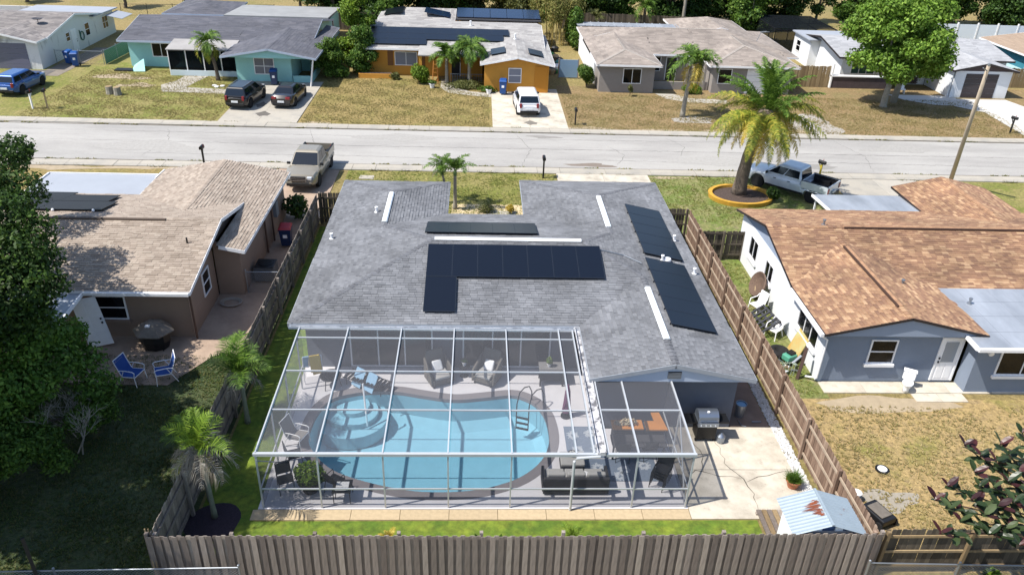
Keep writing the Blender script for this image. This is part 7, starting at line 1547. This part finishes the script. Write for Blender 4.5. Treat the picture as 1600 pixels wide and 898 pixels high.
q.build('grille', mat('grey_metal', '8a9098', .5), t); M().lathe((0, 0, .822), [(.36, 0), (.36, .02), (.3, .03)], 18).build('fan_guard', DKMET, t)
chain_link('short chain link gate fence across the left alley before the black unit', (-10.5, 32.2), (-8.95, 32.2), 1.15, posts=2)
t = thing('garden_hose', 'coiled pale hose on the left patio near the wall corner', 'hose', (-11.0, 31.2, .035)); M().tube([(.35*math.cos(a)*(1+.02*a), .28*math.sin(a)*(1+.02*a), .03+.003*a) for a in [i*.5 for i in range(50)]], .02, 5).build('coil', mat('pale_hose', 'b5ada2', .6), t)
t = thing('toilet', 'white toilet standing outdoors beside the slate blue wall', 'toilet', (17.35, 25.05, .04), -.5); PORC = mat('white_porcelain', 'eceef0', .15)
M().box((-.23, .08, .36), (.23, .28, .74)).build('tank', PORC, t, bevel=.03); M().box((-.25, .06, .742), (.25, .3, .78)).build('tank_lid', PORC, t, bevel=.01); M().lathe((0, -.18, 0), [(.13, 0), (.11, .12), (.19, .36), (.21, .4), (.16, .4), (.1, .28)], 18, sy=1.3).build('bowl', PORC, t, smooth=True); M().lathe((0, -.18, .405), [(.21, 0), (.2, .025)], 18, sy=1.3).build('seat', PORC, t); M().box((-.1, -.02, 0), (.1, .22, .36)).build('pedestal', PORC, t)
t = thing('wicker_drum', 'brown shell shaped wicker seat leaning on the white wall', 'basket', (13.35, 32.2, 0)); o = M().lathe((0, 0, 0), [(.1, 0), (.55, .1), (.75, .3), (.7, .34), (.45, .2), (.08, .12)], 20, sx=.8); o = o.build('shell', mat('brown_wicker', '6f5a4c', .85, var=.25, vscale=14), t); o.rotation_euler = (0, -1.15, 0); o.location = (.3, 0, .7)
q = M().tube([(.1, -.3, .25), (.0, 0, .45), (.1, .35, .6), (.2, .5, .9)], .04, 6); q.build('rim', WOODT, t)
def plastic_chair(lb, x, y, rz_, tilt=0):
    t = thing('plastic_chair', lb, 'chair', (x, y, 0), rz_); q = M(); q.add([(-.26, -.28, .42), (.26, -.28, .42), (.23, .2, .4), (-.23, .2, .4), (-.24, .36, .98), (.24, .36, .98)], [(0, 1, 2, 3), (3, 2, 5, 4)]); o = q.build('shell', WHITE, t, fix=False); s_ = o.modifiers.new('s', 'SOLIDIFY'); s_.thickness = .03
    for s in (-1, 1):
        M().tube([(s*.27, -.27, .42), (s*.29, -.2, .64), (s*.28, .2, .66), (s*.25, .3, .8)], .022, 6).build('armrest', WHITE, t)
        M().tube([(s*.25, -.26, .42), (s*.29, -.32, 0)], .022, 6).build('leg', WHITE, t); M().tube([(s*.22, .2, .4), (s*.27, .32, 0)], .022, 6).build('leg', WHITE, t)
    t.rotation_euler = (tilt, 0, rz_)
    return t
plastic_chair('white plastic garden chair nearest the wicker seat', 13.1, 31.0, -1.1); plastic_chair('white plastic garden chair behind the black pallet frame', 13.2, 28.9, -.9)
t = thing('plastic_pallet', 'black ribbed plastic crate lid leaning in the right alley', 'pallet', (12.75, 29.3, 0), .2)
q = M()
for i in range(6): q.box((-.5, -.75+i*.28, .0), (.5, -.65+i*.28, .06))
for i in range(4): q.box((-.5+i*.3, -.76, -.03), (-.4+i*.3, .76, .03))
o = q.build('grid', mat('charcoal_plastic', '3a3b40', .6), t); o.rotation_euler = (.0, -.55, 0); o.location = (.15, .2, .5)
t = thing('tyre', 'old black tyre lying in the right alley', 'tyre', (13.0, 27.55, 0)); M().lathe((0, 0, 0), [(.22, .0), (.4, .02), (.45, .1), (.4, .2), (.22, .22), (.2, .11)], 20).build('rubber', RUBBER, t, smooth=True)
t = thing('garden_machine', 'mint green garden machine beside the old tyre', 'machine', (13.2, 26.9, 0), .5); M().box((-.28, -.2, .15), (.25, .2, .42)).build('housing', mat('mint_plastic', '5fae95', .5), t, bevel=.05); M().box((-.1, -.14, .42), (.2, .14, .52)).build('engine', BLACK, t, bevel=.02)
for a in (-.25, .2):
    for b_ in (-.24, .24): M().tube([(a, b_-.03, .12), (a, b_+.03, .12)], .12, 12).build('wheel', RUBBER, t)
t = thing('board', 'yellowed board leaning on the white wall in the right alley', 'board', (13.5, 27.3, 0)); M().add([(-.1, -.5, 0), (-.1, .5, 0), (.28, .5, 1.15), (.28, -.5, 1.15), (-.07, -.5, 0), (-.07, .5, 0), (.31, .5, 1.14), (.31, -.5, 1.14)], [(0,3,2,1),(4,5,6,7),(0,1,5,4),(1,2,6,5),(2,3,7,6),(3,0,4,7)]).build('panel', mat('yellow_panel', 'cfc88c', .8, col2='d9a447', c2scale=1.4), t)
t = thing('wooden_post', 'dark brown post leaning near the slate blue corner', 'post', (13.15, 25.7, 0)); M().bar((0, 0, 0), (.2, .25, 1.35), .12, .12).build('timber', mat('dark_brown_post', '57433c', .9), t)
t = thing('wire_rack', 'small green and white wire racks standing in the right alley grass', 'wire rack', (12.55, 26.0, 0)); q = M()
for k in range(12): q.bar((-.5+k*.09, .1*math.sin(k), 0), (-.5+k*.09, .1*math.sin(k), .6), .018, .018)
q.bar((-.5, 0, .58), (.5, 0, .58), .02, .02); q.build('wires', mat('pale_green_wire', 'b9c9b4', .6), t)
t = thing('bucket_heap', 'heap of mixed scraps at the foot of the white wall', 'scrap heap', (13.1, 26.35, 0))
for i in range(10): rr = random.Random(i); a = Vector((rr.uniform(-.4, .4), rr.uniform(-.3, .3), rr.uniform(.02, .3))); M().bar(a, a+Vector((rr.uniform(-.4, .4), rr.uniform(-.3, .3), rr.uniform(-.02, .3))), .1, .03).build('scrap', [WHITE, STEEL, mat('pale_green_wire', 'b9c9b4', .6), WOODT][i % 4], t)
t = thing('sprinkler_plate', 'white and black round plate lying on the straw coloured lawn', 'plate', (14.25, 20.35, 0)); M().lathe((0, 0, 0), [(.24, 0), (.24, .05), (.17, .05)], 18).build('rim', BLACK, t); M().lathe((0, 0, .052), [(.165, 0), (.16, .02), (.05, .05)], 16).build('disc', WHITE, t)
t = thing('garden_cart', 'dark overturned garden cart against the outer side of the brown fence', 'cart', (13.0, 18.1, 0), .4); M().box((-.3, -.5, .15), (.3, .4, .38)).build('tray', IRON, t, bevel=.04); M().box((-.22, -.36, .381), (.22, .26, .42)).build('lid', CV, t, bevel=.02)
for a in (-.34, .34):
    for b_ in (-.4, .3): M().tube([(a-.03, b_, .14), (a+.03, b_, .14)], .14, 12).build('wheel', RUBBER, t)
t = thing('light_disc', 'small white disc on the black lamp behind the garden cart', 'lamp', (12.65, 18.9, 0)); M().lathe((0, 0, 0), [(.05, 0), (.05, .3), (.17, .31), (.17, .36), (.02, .38)], 14).build('lamp_head', WHITE, t)
t = thing('leaning_post', 'black leaning post at the bottom left chain link fence', 'post', (-11.4, 14.75, 0)); M().bar((0, 0, 0), (-.35, .45, 2.3), .09, .09).build('timber', BLACK, t)
t = thing('leaning_poles', 'pair of tan poles at the left end of the long fence', 'poles', (-8.75, 15.5, 0))
for a in (0, .09): M().bar((a, 0, 0), (a-.2, .4, 1.9), .035, .035).build('pole', WOODT, t)
t = thing('satellite_dish', 'small grey dish on the taupe roof edge', 'satellite dish', (27.0, 74.5, 3.0)) if 0 else None
t = thing('wooden_ladder', 'orange stepladder standing before the orange porch', 'ladder', (-3.7, 70.0, 0))
for a in (-.25, .25): M().bar((a, -.4, 0), (a*.6, 0, 1.9), .05, .04).build('leg', OW, t); M().bar((a, .4, 0), (a*.6, 0, 1.9), .05, .04).build('leg', OW, t)
for k in range(5): M().bar((-.24+k*.02, -.33+k*.07, .3+k*.33), (.24-k*.02, -.33+k*.07, .3+k*.33), .05, .03).build('tread', OW, t)
pot_plant('white pot at the orange house path corner', (-3.9, 68.3, 0), .25, .4, WHITE, 300, .06, LF_MID, .3); pot_plant('white flower pot beside the orange garage', (1.0, 66.9, 0), .25, .4, WHITE, 300, .06, LF_MID, .3)
t = thing('planter_box', 'yellow low planter wall under the orange house corner', 'planter', (-9.0, 71.4, 0)); M().box((-1.6, -.4, 0), (1.4, .3, .4)).build('wall', W_ORANGE, t); M().box((-1.5, -.3, .4), (1.3, .2, .42)).build('soil', SOIL, t)
t = thing('yard_clutter', 'pile of teal and black garden things beside the orange house', 'clutter', (7.4, 79.0, 0))
for i in range(26):
    rr = random.Random(i+90); x, y = rr.uniform(-.7, .7), rr.uniform(-6, 6); s_ = rr.uniform(.2, .5); M().lathe((x, y, 0), [(s_*.8, 0), (s_, s_), (s_*.6, s_*1.3)], 7).build('barrel', rr.choice([mat('teal_plastic', '2f8e8e', .6), IRON, WHITE, mat('green_plastic', '3f8a4a', .6), WOODT]), t)
t = thing('gate', 'pale blue gate between the orange and taupe houses', 'gate', (7.5, 72.6, 0)); M().box((0, 0, .1), (1.7, .05, 1.7)).build('panel', mat('pale_blue_gate', '8fb0cf', .7), t)
for a in (-.05, 1.75): M().box((a-.05, -.02, 0), (a+.05, .08, 1.8)).build('post', WOODG, t)
t = thing('debris_pile', 'torn black and turquoise sheets on the grass by the turquoise corner', 'debris', (-30.7, 71.6, 0)); M().box((-1.4, -.3, 0), (.2, .5, .12)).build('sheet', IRON, t); M().add([(.1, -.2, 0), (1.3, -.3, .05), (.9, .9, .9), (0, .8, .3)], [(0, 1, 2, 3)]).build('sheet', W_TEAL, t, fix=False)
t = thing('garden_bench', 'white bench beside the dark house entrance path', 'bench', (38.7, 70.2, 0)); M().box((-.3, -.2, .35), (.3, .2, .42)).build('seat', WHITE, t); M().box((-.3, .17, .42), (.3, .22, .85)).build('backrest', WHITE, t)
for a in (-.26, .22): M().box((a, -.18, 0), (a+.04, .18, .35)).build('leg', WHITE, t)
for i, (x, y) in enumerate(((-21.9, 66.9), (-21.5, 67.2), (-22.2, 67.3))): t = thing('stone', 'white flat stone on the grass patch by the queen palm, '+['front', 'right', 'back'][i], 'stone', (x, y, .01)); M().lathe((0, 0, 0), [(.22, 0), (.2, .08), (.1, .1)], 7).build('rock', STONEW, t)
t = thing('manhole_cover', 'pale rectangular utility cover on the verge near the sand coloured pickup', 'utility cover', (-6.9, 47.0, 0)); M().box((-.45, -.3, 0), (.45, .3, .03)).build('lid', CONC, t)
for i, (x, y, rx, ry) in enumerate(((-22, 48.0, 2.6, .35), (-26.5, 47.8, 2.0, .4), (-18.6, 48.0, 1.2, .3), (8.6, 58.0, 1.4, .3), (14, 57.85, 2.4, .25), (19.5, 57.9, 2.2, .3), (24, 58.2, 1.6, .5), (-12, 57.9, 1.3, .2), (30.5, 47.6, 2.0, .5), (12.6, 47.9, 1.2, .2), (-25, 71.5, 1.6, .5), (-31, 69.5, 2.2, .8), (-28.5, 67, 1.2, .6))):
    blob('bare_soil', x, y, rx, ry, .0105+i*.0002, SAND, seed=70+i, wob=.35)
M_KG = leafm('kerb_weed', '5f6b30', '7d7c3e', '9a8c50', .2)
def kerb_weeds(name, rows, n, s):
    V = []; F = []
    for _ in range(n):
        x = random.uniform(-38, 42); y = random.choice(rows)+random.uniform(-.05, .05)
        if math.sin(x*.9)+math.sin(x*2.7) < .5: continue
        for k in range(3):
            a = random.uniform(0, 6.28); b = len(V); V += [(x+.05*math.cos(a+1.5), y+.05*math.sin(a+1.5), .01), (x-.05*math.cos(a+1.5), y-.05*math.sin(a+1.5), .01), (x+s*math.cos(a), y+s*math.sin(a), .01+s*random.random())]; F.append((b, b+1, b+2))
    tag(M().add(V, F).build(name, M_KG, fix=False), 'small weeds growing along the road edge', 'weeds', kind='stuff')
kerb_weeds('kerb_weeds', (56.5, 49.32, 48.2, 57.58), 5200, .12)
for i, (x, y, rx, ry, c_) in enumerate(((-6, 54.8, 2.4, .8, 'b0ada8'), (16, 51.2, 3.0, .9, 'b3b0ab'), (-22, 52, 3.2, 1.1, 'b1aea9'), (31, 54.5, 2.6, .8, 'aeaba6'), (5, 55.6, 1.2, .3, '98948f'), (23.5, 50.6, 1.5, .5, '9b9893'), (-16.3, 59.6, .45, .6, '6f6a64'), (-17.0, 62.0, .3, .7, '7a756e'), (4.2, 58.8, .4, .5, '837d74'))):
    blob('stain', x, y, rx, ry, (.0172+i*.0003) if y < 57 else .0525, mat('pavement_stain_'+c_, c_, .95, var=.12, vscale=5), seed=90+i, wob=.3)
GR = {'car': 'cars parked in the drives and yards', 'pickup truck': 'pickup trucks parked in the drives', 'mailbox': 'mailboxes along the road', 'bin': 'wheelie bins beside the houses', 'armchair': 'wicker armchairs by the sliding doors',
      'palm tree': 'palm trees in the yards', 'young palm': 'young palms in the turf strip', 'stump': 'logs on the patchy lawn', 'stone': 'white stones by the queen palm', 'rug': 'patterned rugs on the pool deck'}
for o in list(S.objects):
    if o.parent is None and o.get('category') in GR and not o.get('group'): o['group'] = GR[o['category']]
    if o.parent is None and o.get('category') == 'chair' and not o.get('group'): o['group'] = 'loose garden and patio chairs'
    if o.parent is None and o.get('category') == 'fence' and not o.get('group'): o['group'] = 'board fences round the yards' if o.name.startswith('wooden') else 'fences round the yards'
    if o.parent is None and o.get('category') == 'house' and not o.get('group'): o['group'] = 'single storey houses along the street'
    if o.parent is None and o.get('category') == 'tree' and 'behind' in o.get('label', '') and o.location.y > 88: o['group'] = 'trees behind the far houses'
